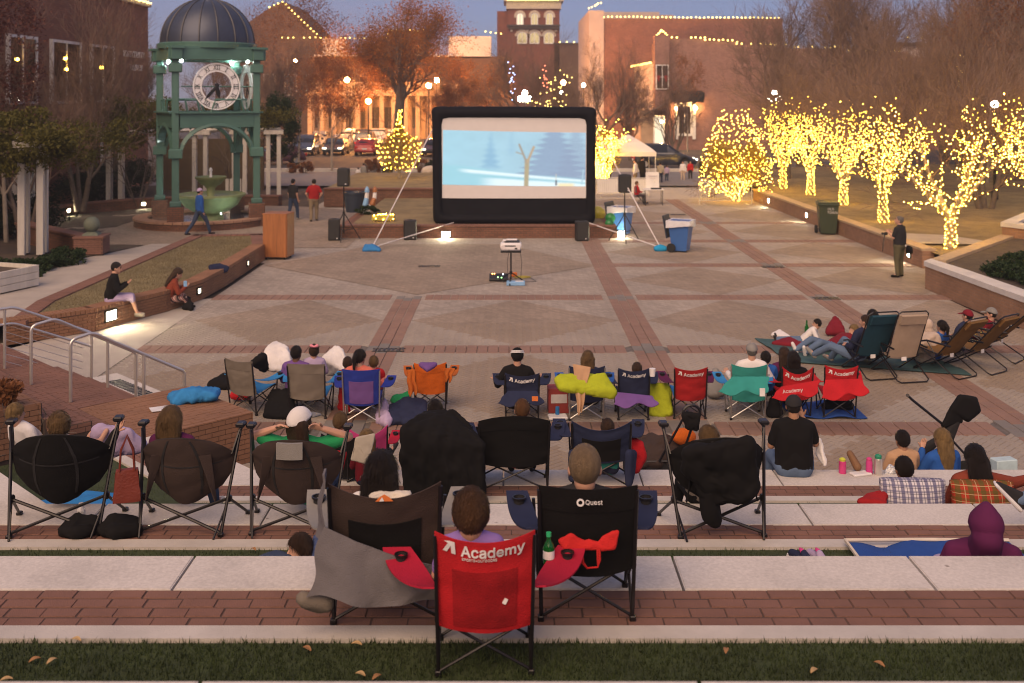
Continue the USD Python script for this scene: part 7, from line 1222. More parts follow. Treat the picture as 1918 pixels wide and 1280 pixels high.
# hooded pink seat, two children in front of the long haired woman
camp_chair('small pink camp chair with white lined hood', (688, 905), Z1, .1, 'pink', s=.74, w=.60, hb=.92, dip=.16, arm='crimson'); g = G(688, 905, Z1)
draped('white lining of the pink hood folded back', [at(668, 822, 11.5), at(700, 815, 11.55), at(690, 868, 11.45), at(660, 860, 11.45)], 'sand', .012, .01, 'lining', .03)
sitter('small blond girl with a red hair clip in the pink camp chair', (687, 824), 11.9, Z1, .1, .62, .95, lean=.1, nod=.1, hair=('bob', 'blond'), top=('maroon', 'long'), bot=('navy', 'long'), L=.03)
tag(obj('hair_clip', soft(hull((at(686, 812, 12.02), .012), (at(690, 816, 12.02), .012)), .02, 0), C_('red')), 'red hair clip in the blond hair of the girl in the pink chair', 'hair clip')
camp_chair('low dark camp chair of the child in front of the pink chair', (648, 878), Z1 - .2, -.2, 'black', X=(-1.95, 12.3), s=.85, arm='black'); sitter('child with short light brown hair stretching grey legs over the slab edge', (638, 790), 12.6, .6, -.35, .76, .98, lean=.3, legs=[((-.02, .42, .12), (.15, .78, -.05), (.04, .12, .1)), ((.1, .42, .14), (.3, .78, -.03), (.05, .12, .1))], hair=('short', 'brownblond'), top=('black', 'long'), bot=('charcoal', 'long'), L=.03)
draped('red padded side of the chair left of the pink chair', [at(632, 850, 11.7), at(636, 890, 11.7), at(645, 850, 11.8), at(628, 900, 11.65)], 'red', .025, .012, 'cushion')
# people on the slab edge
person('man in black with a dark cap eating on the slab edge', A3((1487 - CX) * 12.55 / F, 12.55, 0.0), -.12, pose('sit', 1.0, .72, .02, ('lap', 'mouth'), nod=.15, turn=-.25, legs=[((-.12, .42, .0), (-.14, .5, -.52), (0, .15, -.03)), ((.13, .42, .0), (.17, .5, -.52), (.04, .15, -.03))]), 1.0, skin='tan', hair=('short', 'dark'), top=('black', 'short'), bot=('jeans', 'long'), shoes='white', hat=('cap', 'charcoal'), L=.026, fat=1.12)
sitter('child in a peach shirt with dark hair and pink clip beyond the slab', (1690, 824), 13.05, 0, .15, .84, 1.0, lean=.02, arms=('lap', 'mouth'), skin='tan', hair=('short', 'dark'), top=('peach', 'short'), bot=('denim_dark', 'long'), L=.026)
sitter('woman with long blond hair in a blue shirt beyond the slab', (1764, 822), 13.1, 0, .3, .95, 1.05, lean=.02, arms=('mouth', 'lap'), hair=('long', 'blond'), top=('blue', 'long'), bot=('jeans', 'long'), L=.026)
sitter('boy with short dark hair in orange behind the blue plaid pillow', (1693, 878), 10.5, Z1, .1, .86, 1.02, lean=.06, skin='tan', hair=('short', 'dark'), top=('orange', 'long'), bot=('charcoal', 'long'), L=.026)
sitter('woman with long dark hair in red and black plaid leaning on the turf', (1826, 858), 10.4, Z1, .1, .95, 1.08, lean=.1, arms=('lap', 'out'), nod=.15, skin='tan', hair=('long', 'dark'), top=('black', 'long') if False else ('brick', 'long'), bot=('black', 'long'), L=.026)
def plaid(name, base, c2, c3, sc, ang=0):
    made.add(name); N = {'t': ('texture_coordinate', {}), 'g': ('geometry', {}), 's': ('separate_xyz', {})}; Lk = [('g.position', 's.vector')]; col = None
    def band(axis, k, f, w, off): N[f'm{k}'] = ('math', dict(math_type='multiply_add', value2=f, value3=off)); N[f'f{k}'] = ('math', dict(math_type='fraction')); N[f'l{k}'] = ('math', dict(math_type='less_than', value2=w)); Lk.extend([(f's.{axis}', f'm{k}.value1'), (f'm{k}.value', f'f{k}.value1'), (f'f{k}.value', f'l{k}.value1')]); return f'l{k}.value'
    for k, (ax, f, w, off, c, a) in enumerate((('x', sc, .42, 0, c2, .8), ('z', sc * 1.6, .34, .1, c2, .6), ('x', sc, .06, .3, c3, .9), ('z', sc * 1.6, .08, .3, c3, .9))):
        b = band(ax, k, f, w, off); N[f'a{k}'] = ('math', dict(math_type='multiply', value2=a)); N[f'x{k}'] = ('mix', dict(color2=c, **({'color1': base} if col is None else {}))); Lk.extend([(b, f'a{k}.value1'), (f'a{k}.value', f'x{k}.fac')]); 
        if col: Lk.append((col, f'x{k}.color1'))
        col = f'x{k}.color'
    N['p'] = ('principled_bsdf', dict(roughness=.9, specular_ior_level=.2)); Lk.append((col, 'p.base_color')); usdkit.material(stage, '/World/Looks/' + name, N, Lk, surface='p.BSDF'); return name
plaid('plaid_bluewhite', (.52, .50, .54), (.09, .09, .18), (.02, .02, .05), 13.); plaid('plaid_red', (.32, .04, .02), (.09, .075, .02), (.42, .30, .16), 9.)
def pillow(label, px0, px1, py0, y, m, h=.42, rz=0):
    a, b = at(px0, py0, y), at(px1, py0, y); w = b[0] - a[0]; t = obj('pillow', MB().sheet(lambda u, v: ((u - .5) * w * (1 - .06 * np.sin(v * 3.14)), -.0 - .085 * np.sin(np.pi * u) ** .6 * np.sin(np.pi * v) ** .6 + .05 * v, (v - 1) * h * (1 - .05 * np.sin(u * 3.14))), 18, 12, .03).sheet(lambda u, v: ((u - .5) * w * (1 - .06 * np.sin(v * 3.14)), .02 + .085 * np.sin(np.pi * u) ** .6 * np.sin(np.pi * v) ** .6 + .05 * v, (v - 1) * h * (1 - .05 * np.sin(u * 3.14))), 18, 12, .03).xf(RZ(rz), (a + b) / 2), m, smooth=True); return tag(t, label, 'pillow')
pillow('blue and white plaid pillow behind the boy in orange', 1652, 1772, 902, 10.15, 'plaid_bluewhite', .42, -.05); pillow('red and brown plaid pillow behind the long haired woman', 1785, 1900, 906, 10.15, 'plaid_red', .38, -.06)
draped('red cloth lying on the turf left of the plaid pillow', [at(1612, 940, 10.1), at(1655, 925, 10.2), at(1656, 944, 10.0), at(1625, 932, 10.2)], 'darkred', .025, .015, 'cloth')
sh = thing('shoe', 'dark sneaker with white sole of someone lying at the right edge', 'shoe', at(1893, 932, 9.2)); d = nrm(A3(.25, 0, -.22)); obj('upper', soft([hull(((-.10, .02, .10), .03), ((.09, .02, -.08), .04), ((.10, .03, -.0), .04))], .03, 2), C_('charcoal'), sh, smooth=True); obj('sole', soft(hull(((-.125, -.01, .105), .016), ((.08, -.01, -.105), .022), ((-.11, .06, .11), .014), ((.09, .06, -.10), .02)), .03, 1), 'print_white', sh, smooth=True)
tag(obj('jeans_leg', soft([hull(((4.38, 9.22, 1.66), .055), ((4.75, 9.3, 1.74), .075)), hull(((4.75, 9.3, 1.74), .075), ((5.2, 9.4, 1.6), .09))], .05, 3, .008), C_('jeans'), smooth=True), 'jeans leg reaching in from the right edge above the terrace', 'leg')
def bottle(label, px, py, y, r, h, body, lid, name='drink_bottle'):
    t = thing(name, label, 'bottle', G(px, py, Z1)); obj('body', MB().lathe([(0, 0), (r, 0), (r * 1.04, h * .1), (r, h * .72), (r * .8, h * .8), (0, h * .8)], n=18), body, t, smooth=40); obj('lid', MB().lathe([(r * .85, h * .78), (r * .9, h * .9), (r * .5, h * .97), (0, h)], n=16), lid, t, smooth=40)
mat('pink_plastic', (.55, .05, .20), .35); mat('yellow_plastic', (.50, .52, .04), .4); mat('green_lid', (.02, .22, .12), .4); mat('foil', (.6, .6, .6), .35, .3, 40, .8, 60, metal=.6)
bottle('pink drink bottle with yellow lid on the slab', 1578, 887, 12.6, .042, .19, 'pink_plastic', 'yellow_plastic'); bottle('pale pink drink bottle beside the steel tumbler', 1628, 888, 12.6, .038, .20, 'cl_pink', 'pink_plastic'); bottle('steel tumbler with green lid on the slab', 1645, 890, 12.5, .045, .25, 'steel', 'green_lid', 'tumbler')
tag(obj('foot_sole', soft([hull((at(1592, 850, 12.75), .04), (at(1606, 875, 12.6), .05))], .03, 2), mat('boot_sole', (.17, .085, .035), .7), smooth=True), 'brown boot sole raised beside the bottles on the slab', 'boot')
tag(obj('foil_wrap', cloth([G(1660, 888, Z1), G(1676, 888, Z1) + A3(0, 0, .05), G(1668, 886, Z1) + A3(0, 0, .06)], .025, .02, .015, 30), 'foil', smooth=False), 'crumpled foil wrap right of the steel tumbler', 'foil'); tag(obj('food_tray', MB().box(G(1612, 890, Z1) + A3(0, 0, .015), (.24, .12, .03), .3, .01), 'print_white'), 'white food tray on the slab left of the tumbler', 'tray'); tag(obj('paper_bag', MB().box(at(1880, 873, 12.9), (.28, .15, .18), .2, .01), 'cl_sky' if False else mat('paper_blue', (.40, .52, .56), .7)), 'pale blue paper bag beyond the long haired woman', 'paper bag'); tag(obj('food_wrapper', cloth([at(1532, 850, 12.7), at(1545, 870, 12.6), at(1535, 825, 12.7)], .02, .03, .015, 20), 'print_white', smooth=True), 'white and yellow food wrapper in the hand of the man in black', 'wrapper')
# blanket and jacket left
tag(obj('picnic_blanket', MB().sheet(lambda u, w: (-5.0 + u * .95 - w * .35, 10.75 + w * .9 + u * .28, .74 + .03 * np.sin(u * 8 + w * 3) + .015 * np.sin(w * 19)), 22, 18, .014), C_('sky'), smooth=True), 'bright blue blanket on the turf corner behind the leftmost chair', 'blanket')
draped('bright blue jacket lying on the brick block', [G(322, 745, .72), G(405, 733, .72), G(330, 752, .74), G(400, 742, .8), G(345, 735, .86)], 'sky', .05, .035, 'jacket', .05, 10); tag(obj('paper_sheet', MB().sheet(lambda u, w: (*[G(288 + 0, 764, .72)[0] + u * .28 + w * .1], G(290, 764, .72)[1] + w * .25 + 0 * u, .715 + .01 * u * w), 3, 3, .004) if False else MB().box(G(305, 765, .715), (.34, .22, .006), .5), 'print_white'), 'white paper sheet on the brick block beside the blue jacket', 'paper')
mass('dry_shrub', 'dry brown shrub in the brick planter at the left edge', (-6.55, 13.1, 1.5), (.5, .35, .26), 1500, .045, 95, 'leaf_rust', 14)
# ================================================================ the row of chairs on the plaza
RG = None
camp_chair('grey and blue camp chair turned aside, leftmost of the row on the plaza', (452, 776), 0, -.5, 'taupe', seat='sky', arm='sky', w=.56, dip=.03)
camp_chair('grey blue camp chair of the man in purple', (575, 786), 0, -.06, 'taupe', seat='sky', arm='sky', w=.58, text=None, dip=.0)
camp_chair('blue and purple camp chair with pale cross bars', (677, 797), 0, .02, 'royal', arm='royal', w=.56, pole='pole_silver', mesh_back='purple', dip=.02)
oc = camp_chair('bright orange empty camp chair with purple cloth on top', (806, 774), 0, .04, 'orange', w=.50, hb=.84, arm='rust')
camp_chair('navy camp chair of the man in the striped hat', (978, 792), 0, .0, 'navy', w=.52, hb=.80, text='Academy', texth=.05); camp_chair('navy camp chair with a lime jacket hung behind it', (1099, 790), 0, 0, 'navy', arm='blue', w=.54, pole='pole_silver', silver=True); camp_chair('small navy camp chair of a child, with purple cover below', (1187, 789), 0, 0, 'navy', arm='navy', w=.48, hb=.86, text='Academy', texth=.046)
camp_chair('empty maroon camp chair with white lettering in the row', (1293, 787), 0, 0, 'darkred', seat='sky', arm='plum', w=.50, hb=.86, text='Academy', texth=.05); camp_chair('teal camp chair with teal cover hanging behind', (1402, 789), 0, -.03, 'teal', arm='sky', w=.54, hb=.92, pole='pole_silver', silver=True)
camp_chair('red camp chair, left of the two red ones in the row', (1492, 786), 0, .05, 'red', w=.48, hb=.86, arm='red', text='Academy', texth=.05, dip=.12); camp_chair('red camp chair, right of the two red ones in the row', (1574, 786), 0, -.05, 'red', w=.50, hb=.88, arm='red', text='Academy', texth=.05, dip=.06)
sitter('man with short dark hair in a purple jacket in the grey blue chair', (555, 662), 17.5, 0, -.1, .95, 1.05, lean=.1, turn=-.2, hair=('short', 'dark'), skin='dark', top=('purple', 'long'), bot=('taupe', 'long'))
sitter('girl with a pink bow leaning beside the man in purple', (588, 658), 17.6, 0, .2, .75, 1.0, lean=.1, hair=('short', 'brown'), top=('lavender', 'long'), bot=('sand', 'long')); tag(obj('hair_bow', soft([hull((at(583, 648, 17.5), .03), (at(588, 650, 17.48), .012)), hull((at(594, 648, 17.5), .03), (at(588, 650, 17.48), .012))], .02, 1), mat('bow_pink', (.6, .2, .25), .7), smooth=True), 'pink bow in the hair of the girl beside the man in purple', 'bow')
draped('white blanket over raised knees, left of the man in purple', [at(492, 690, 18.2), at(545, 692, 18.0), at(518, 643, 18.6), at(535, 652, 18.4), at(500, 655, 18.4), at(505, 690, 18.9), at(545, 680, 18.8)], 'white', .03, .03); draped('white blanket over raised knees, right of the girl with the bow', [at(606, 672, 18.2), at(648, 695, 18.0), at(630, 652, 18.4), at(640, 658, 18.3), at(612, 700, 18.4), at(640, 700, 18.6)], 'white', .03, .03)
sitter('woman with brown hair in a coral sweater in the blue chair', (674, 670), 17.2, 0, -.1, .98, 1.08, lean=.05, nod=.15, turn=-.35, arms=('rest', 'rest'), hair=('pony', 'dark'), top=('coral', 'long'), bot=('charcoal', 'long'), fat=1.1)
sitter('child with brown hair left of the woman in coral', (651, 681), 17.6, 0, 0, .7, .95, lean=.05, hair=('short', 'brown'), top=('maroon', 'long'), bot=('denim_dark', 'long')); sitter('child with light brown hair right of the woman in coral', (700, 679), 17.6, 0, .1, .7, .95, lean=.05, hair=('short', 'brownblond'), top=('red', 'long'), bot=('charcoal', 'long'))
sitter('man in black with a black and white striped knit hat', (969, 668), 17.25, 0, 0, 1.0, 1.12, lean=.06, nod=.12, arms=('rest', 'rest'), hair=('short', 'dark'), top=('black', 'long'), bot=('black', 'long'), hat=('beanie', 'black'), fat=1.15)
sitter('woman with straight blond hair in the navy chair with lime jacket', (1101, 672), 17.35, 0, -.1, .92, 1.08, lean=.1, nod=.1, hair=('bob', 'brownblond'), top=('navy', 'long'), bot=('charcoal', 'long'))
sitter('child with brown hair low in the small navy chair', (1193, 692), 17.35, 0, 0, .70, .98, lean=.12, hair=('short', 'brown'), top=('sand', 'long'), bot=('denim_dark', 'long'))
sitter('man in a white shirt and grey cap in the teal chair', (1408, 658), 17.4, 0, -.1, 1.0, 1.06, lean=.08, nod=.1, arms=('rest', 'rest'), hair=('short', 'grey'), top=('white', 'long'), bot=('khaki', 'long'), hat=('cap', 'grey'))
sitter('child with dark hair beside the man in the grey cap', (1434, 671), 17.5, 0, .1, .75, .98, lean=.05, hair=('short', 'dark'), top=('blue', 'long'), bot=('charcoal', 'long')); sitter('dark haired woman behind the left red chair, farther of the two', (1469, 664), 18.0, 0, 0, .92, 1.04, lean=.05, hair=('long', 'brown'), top=('plum', 'long'), bot=('black', 'long')); sitter('dark haired person in black in the left red chair', (1486, 672), 17.45, 0, 0, .92, 1.04, lean=.08, hair=('bob', 'dark'), top=('black', 'long'), bot=('black', 'long'))
def hang(label, pts, m, cat, t=.014, ny=10, wob=.03, n=18):
    "cloth hanging between a top line and a bottom line of picture points at given depths"
    (a, b), (c, d) = pts; a, b, c, d = (np.asarray(p) for p in (a, b, c, d)); fn = lambda u, v: tuple((a[i] * (1 - u) + b[i] * u) * v + (c[i] * (1 - u) + d[i] * u) * (1 - v) + (wob * np.sin(u * 11 + i) * (1 - v) if i != 0 else .01 * np.sin(v * 9)) for i in range(3)); return tag(obj(cat.replace(' ', '_'), MB().sheet(fn, n, ny, t), m if m in made else C_(m), smooth=True), label, cat)
draped('lime green jacket rolled behind the navy chair', [at(1046, 712, 16.35), at(1052, 725, 16.3), at(1130, 706, 16.4), at(1132, 726, 16.3), at(1148, 734, 16.3), at(1146, 740, 16.3), at(1052, 708, 16.4)], 'lime', .05, .03, 'jacket'); hang('beige scarf hanging over the back of the navy chair with lime jacket', ((at(1072, 682, 16.4), at(1106, 688, 16.35)), (at(1082, 776, 16.2), at(1090, 768, 16.2))), 'peach', 'scarf')
hang('navy cover with orange tag hanging behind the striped hat man', ((at(950, 733, 16.25), at(1004, 733, 16.25)), (at(932, 760, 16.1), at(1020, 755, 16.1))), 'navy', 'cover'); tag(obj('chair_tag', MB().box(at(1002, 747, 16.0), (.09, .01, .07)), 'orange_box'), 'orange and white tag on the navy cover', 'tag')
hang('dark purple cover hanging behind the small navy chair', ((at(1156, 735, 16.25), at(1220, 742, 16.25)), (at(1150, 762, 16.1), at(1234, 758, 16.1))), 'plum' if False else 'purple', 'cover'); hang('teal cover hanging behind the teal chair', ((at(1370, 706, 16.3), at(1440, 706, 16.3)), (at(1346, 738, 16.1), at(1438, 736, 16.1))), 'teal', 'cover'); tag(obj('chair_tag', MB().box(at(1428, 735, 16.0), (.08, .01, .12)), 'print_white'), 'white tag on the teal cover', 'tag')
hang('red cover hanging behind the left red chair', ((at(1462, 725, 16.3), at(1535, 712, 16.3)), (at(1446, 750, 16.1), at(1530, 738, 16.1))), 'red', 'cover'); hang('red cover hanging behind the right red chair', ((at(1545, 712, 16.3), at(1612, 710, 16.3)), (at(1540, 750, 16.1), at(1628, 736, 16.1))), 'red', 'cover'); tag(obj('cover_print', MB().mesh(meshkit.text_mesh('Academy', .05, .004)).xf(RX(math.pi / 2)).xf(RY(-.1), at(1466, 737, 15.98)), 'print_white'), 'white lettering on the left red cover', 'lettering')
draped('purple cloth on top of the orange chair', [at(790, 684, 16.8), at(815, 683, 16.8), at(800, 692, 16.7)], 'purple', .03, .02, 'cloth'); hang('orange pocket hanging at the left of the orange chair', ((at(762, 693, 16.9), at(776, 692, 16.9)), (at(764, 740, 16.9), at(782, 736, 16.9))), 'rust', 'pocket'); hang('orange red pocket hanging at the right of the orange chair', ((at(834, 690, 16.9), at(852, 690, 16.9)), (at(832, 712, 16.9), at(844, 714, 16.9))), 'rust', 'pocket')
for lb, pts, m, cat in (('black backpack on the ground behind the grey blue chair', [G(500, 782) + (0, 0, .05), G(545, 786) + (0, 0, .05), G(512, 775) + (0, .1, .3), G(540, 778) + (0, .1, .32)], 'black', 'backpack'), ('black bag lying left of the leftmost plaza chair', [G(396, 728) + (0, 0, .05), G(425, 730) + (0, 0, .05), G(420, 722) + (0, 0, .16)], 'black', 'bag'), ('black hooded jacket on the leftmost plaza chair arm', [at(478, 680, 17.6), at(492, 670, 17.6), at(495, 690, 17.7)], 'black', 'jacket'),
    ('heap of navy blankets on the ground by the orange chair', [G(722, 795) + (0, 0, .06), G(795, 797) + (0, 0, .06), G(790, 780) + (0, 0, .2), G(760, 778) + (0, 0, .22), G(735, 780) + (0, 0, .12)], 'navy', 'blanket'), ('green cloth on the heap of navy blankets', [G(738, 778) + (0, .1, .22), G(762, 776) + (0, .1, .26), G(750, 780) + (0, .1, .2)], 'green', 'cloth'), ('grey striped cloth at the end of the navy blankets', [G(712, 792) + (0, 0, .05), G(725, 800) + (0, 0, .06), G(718, 775) + (0, 0, .2)], 'lavender', 'cloth'),
    ('lime green backpack beside the small navy chair', [G(1222, 778) + (0, 0, .05), G(1252, 780) + (0, 0, .05), G(1225, 778) + (0, .1, .42), G(1250, 778) + (0, .1, .42)], 'lime', 'backpack'), ('red cooler bag under the leftmost plaza chair', [G(440, 752) + (0, 0, .1), G(462, 752) + (0, 0, .1), G(450, 750) + (0, 0, .22)], 'red', 'bag'), ('pale plastic bag under the coral woman chair', [G(662, 770) + (0, 0, .05), G(680, 772) + (0, 0, .05), G(670, 768) + (0, 0, .26)], 'lavender', 'bag'), ('red bag beside the blue chair', [G(640, 768) + (0, 0, .05), G(652, 770) + (0, 0, .05), G(645, 768) + (0, .1, .42)], 'red', 'bag'), ('black bag on the ground under the red chairs', [G(1548, 770) + (0, 0, .08), G(1590, 770) + (0, 0, .08), G(1570, 766) + (0, 0, .2)], 'black', 'bag'), ('black round bag between the teal and red chairs', [G(1443, 782) + (0, 0, .06), G(1458, 782) + (0, 0, .06), G(1450, 778) + (0, 0, .24)], 'black', 'bag'), ('grey wheeled bundle behind the maroon chair', [G(1332, 748) + (0, 0, .1), G(1350, 748) + (0, 0, .1), G(1340, 742) + (0, 0, .4)], 'grey', 'bundle')):
    draped(lb, pts, m, .06, .03, cat, .06, 9)
rb = thing('snack_box', 'red and white printed carton beside the navy chair with lime jacket', 'carton', G(1047, 775), .05); obj('carton', MB().box((0, .15, .2), (.34, .3, .4), bev=.01), mat('carton_red', (.30, .04, .035), .7), rb); obj('print', MB().box((0, -.003, .24), (.26, .008, .14)), 'strap', rb); tr_ = thing('snack_tray', 'white tray with a blue can on the ground', 'tray', G(1044, 784), .1); obj('tray', MB().box((0, -.05, .04), (.3, .22, .05), bev=.015), 'print_white', tr_); obj('can', MB().lathe([(0, 0), (.033, 0), (.033, .12), (0, .12)], (0, 0, .065), 14), 'blue_bag', tr_)
tag(obj('ground_blanket', MB().sheet(lambda u, w: (G(1470, 770)[0] + u * 1.2, 17.0 + w * .9, .03 + .02 * np.sin(u * 12)), 14, 8, .012), C_('cobalt'), smooth=True), 'blue blanket on the ground under the red chairs', 'blanket'); tag(obj('white_cup', MB().lathe([(0, 0), (.04, 0), (.05, .12), (0, .12)], at(1222, 705, 16.7), 14), 'print_white'), 'white cup on the arm of the small navy chair', 'cup')
# ================================================================ loungers at the right
lounger('dark teal folding lounger of the bald man', (1630, 702), .22, 'steelteal', .95, .5); lounger('tan folding lounger, empty, between teal and brown ones', (1688, 707), .2, 'tan', .95, .42); lounger('brown folding lounger, nearest of the three brown ones', (1775, 700), .55, 'bronze', 1, .7); lounger('brown folding lounger in the middle of the three', (1832, 692), .62, 'bronze', 1, .72); lounger('brown folding lounger farthest right', (1868, 672), .8, 'bronze', 1, .8)
sitter('bald man in the dark teal lounger with jeans stretched left', (1621, 602), 19.8, 0, .5, .98, 1.02, lean=.35, turn=.3, legs=[((-.2, .40, .12), (-.3, .75, -.1), (-.06, .12, .1)), ((-.02, .40, .2), (-.1, .68, -.2), (-.04, .14, .02))], hair=('buzz', 'brown'), top=('navy', 'long'), bot=('jeans', 'long'), shoes='grey')
sitter('woman with dark hair in a rust orange sweater among the loungers', (1634, 592), 20.4, 0, .35, .98, 1.05, lean=.02, hair=('short', 'dark') if False else ('bob', 'dark'), top=('rust', 'long'), bot=('charcoal', 'long'), fat=1.08)
person('small child in a white shirt lying on the blanket, head raised', G(1512, 650) + (0, .3, 0), 1.25, pose('lie', .66, lean=.75, arms=('prop', 'prop')) , .66, hair=('short', 'dark'), top=('white', 'long'), bot=('jeans', 'long'), face=True, ah=.85)
person('person in jeans lying on the blanket, knee raised', G(1560, 662) + (0, .1, 0), 2.0, pose('lie', .95, lean=1.25, legs=.18), .95, hair=('long', 'blond'), top=('maroon', 'long'), bot=('jeans', 'long'), shoes='white')
tag(obj('ground_blanket', MB().sheet(lambda u, w: (G(1436, 640)[0] + u * 3.1 - w * .2, 20.6 + w * 2.0 - u * 1.0, .025 + .03 * np.sin(u * 14 + w * 4) * np.sin(w * 9) ** 2), 36, 20, .016), C_('teal') if False else mat('blanket_teal', (.035, .085, .09), .9), smooth=True), 'dark teal blanket spread on the plaza under the lying pair', 'blanket'); draped('maroon folded blanket under the small child', [G(1450, 648) + (0, 0, .05), G(1512, 655) + (0, 0, .05), G(1480, 645) + (0, 0, .1)], 'maroon', .04, .02); draped('maroon and yellow bag on the blanket by the woman in orange', [G(1553, 630) + (0, 0, .1), G(1577, 630) + (0, 0, .1), G(1565, 625) + (0, 0, .3)], 'maroon', .06, .03, 'bag'); draped('white pillow before the small child', [G(1448, 632) + (0, 0, .05), G(1478, 638) + (0, 0, .06), G(1460, 630) + (0, 0, .1)], 'white', .04, .01, 'pillow')
t = thing('drink_bottle', 'green glass bottle standing on the blanket by the small child', 'bottle', G(1511, 628)); obj('bottle', MB().lathe([(0, 0), (.045, 0), (.045, .16), (.018, .24), (.018, .32), (0, .32)], n=16), 'green_glass', t, smooth=40)
sitter('person hooded in a beige blanket between tan and brown loungers', (1735, 616), 20.6, 0, .4, .9, 1.0, lean=.05, hair=('short', 'brown'), top=('beige', 'long'), bot=('sand', 'long'), hat=('hood', 'beige')); draped('beige blanket round the hooded person', [at(1716, 630, 20.4), at(1752, 628, 20.4), at(1718, 655, 20.3), at(1756, 655, 20.3), at(1735, 640, 20.2)], 'beige', .06, .03)
sitter('person in blue with dark hair in the nearest brown lounger', (1764, 612), 20.6, 0, .5, .9, 1.0, lean=.4, hair=('pony', 'dark'), top=('blue', 'long'), bot=('jeans', 'long')); sitter('person in dark navy with a maroon cap in the middle brown lounger', (1812, 592), 21.0, 0, .6, .95, 1.02, lean=.4, hair=('short', 'dark'), top=('navy', 'long'), bot=('navy', 'long'), hat=('cap', 'maroon'), fat=1.1)
sitter('person in a dark red top and grey cap in the farthest brown lounger', (1856, 590), 21.7, 0, .8, .95, 1.05, lean=.4, turn=.3, hair=('short', 'dark'), top=('maroon', 'long'), bot=('charcoal', 'long'), hat=('cap', 'grey'), face=True)
# ================================================================ wagon and stroller
wg = thing('folding_wagon', 'dark folding wagon loaded with bags on the plaza', 'wagon', A3((1240 - CX) * 13.9 / F, 13.9, 0), .08)
obj('basket', MB().box((0, 0, .34), (.95, .5, .26), bev=.03), C_('charcoal'), wg); obj('rim', MB().tube([(-.48, -.25, .48), (.48, -.25, .48), (.48, .25, .48), (-.48, .25, .48), (-.48, -.25, .48)], .018, 6), 'pole_black', wg)
for sx in (-.38, .38):
    for sy in (-.24, .24): obj('wheel', MB().lathe([(0, -.03), (.11, -.03), (.11, .03), (0, .03)], n=16).xf(RX(math.pi / 2), (sx, sy, .11)), 'tyre', wg)
obj('load', cloth([(-.4, -.2, .45), (.4, -.2, .45), (-.3, .2, .62), (.35, .15, .58), (0, 0, .66)], .05, .06, .04, 9), C_('brown'), wg, smooth=True)
h_ = at(1290, 775, 13.4) - A3((1240 - CX) * 13.9 / F, 13.9, 0); obj('handle_bar', MB().bar((-.10, -.3, .5), h_ + (-.05, 0, .03), .016, n=6).bar((.15, -.3, .45), h_ + (.02, 0, -.14), .016, n=6), 'pole_black', wg); obj('handle_ring', MB().tube([h_ + A3(.11 * math.cos(a), 0, .10 * math.sin(a)) for a in np.linspace(0, 6.3, 22)], .018, 6), 'pole_black', wg)
tag(obj('hanging_bag', cloth([at(1283, 778, 13.3), at(1306, 780, 13.3), at(1304, 803, 13.3), at(1290, 800, 13.3)], .03, .03, .02, 14), C_('black'), smooth=True), 'black bag hanging from the wagon handle', 'bag'); tag(obj('orange_ball', MB().mesh(trimesh.creation.icosphere(3, .12)).xf(np.diag([1.3, 1, .9]), at(1281, 818, 13.8)), C_('orange'), smooth=True), 'orange ball on top of the loaded wagon', 'ball')
st_ = thing('stroller', 'black baby stroller standing on the plaza beyond the blond woman', 'stroller', A3((1760 - CX) * 14.2 / F, 14.2, 0)); o = A3((1760 - CX) * 14.2 / F, 14.2, 0); q_ = lambda px, py, dy=0.: at(px, py, 14.2 + dy) - o
obj('canopy', soft([hull(*[((q_(px, py, dy)), .035) for px, py in ((1768, 797), (1786, 764), (1798, 788)) for dy in (-.2, .2)]), hull(*[((q_(px, py, dy)), .05) for px, py in ((1786, 766), (1800, 746), (1824, 750), (1829, 768), (1812, 783)) for dy in (-.2, .2)])], .045, 3, .016, 7), C_('black'), st_, smooth=True); obj('seat', soft([hull(*[(q_(1795, 785, dy), .04) for dy in (-.19, .19)], *[(q_(1765, 818, dy), .05) for dy in (-.19, .19)], *[(q_(1780, 825, dy), .04) for dy in (-.19, .19)]), hull(*[(q_(1768, 818, dy), .05) for dy in (-.19, .19)], *[(q_(1730, 838, dy), .04) for dy in (-.17, .17)], *[(q_(1728, 850, dy), .03) for dy in (-.17, .17)])], .05, 3), C_('charcoal'), st_, smooth=True)
for dy in (-.18, .18):
    obj('push_bar', MB().tube([q_(1700, 741, dy), q_(1712, 752, dy), q_(1772, 800, dy)], .018, 7), 'pole_black', st_); obj('frame', MB().tube([q_(1805, 775, dy), q_(1775, 810, dy), q_(1728, 862, dy)], .016, 6).bar(q_(1765, 805, dy), q_(1812, 856, dy), .016), 'pole_black', st_)
    for px in (1730, 1806): c = q_(px, 862, dy); obj('wheel', MB().lathe([(0, -.025), (.10, -.025), (.12, 0), (.10, .025), (0, .025)], n=18).xf(RX(math.pi / 2), (c[0], c[1], .12)), 'tyre', st_)
obj('grip', MB().bar(q_(1700, 741, -.2), q_(1700, 741, .2), .024, n=8), 'pole_black', st_)
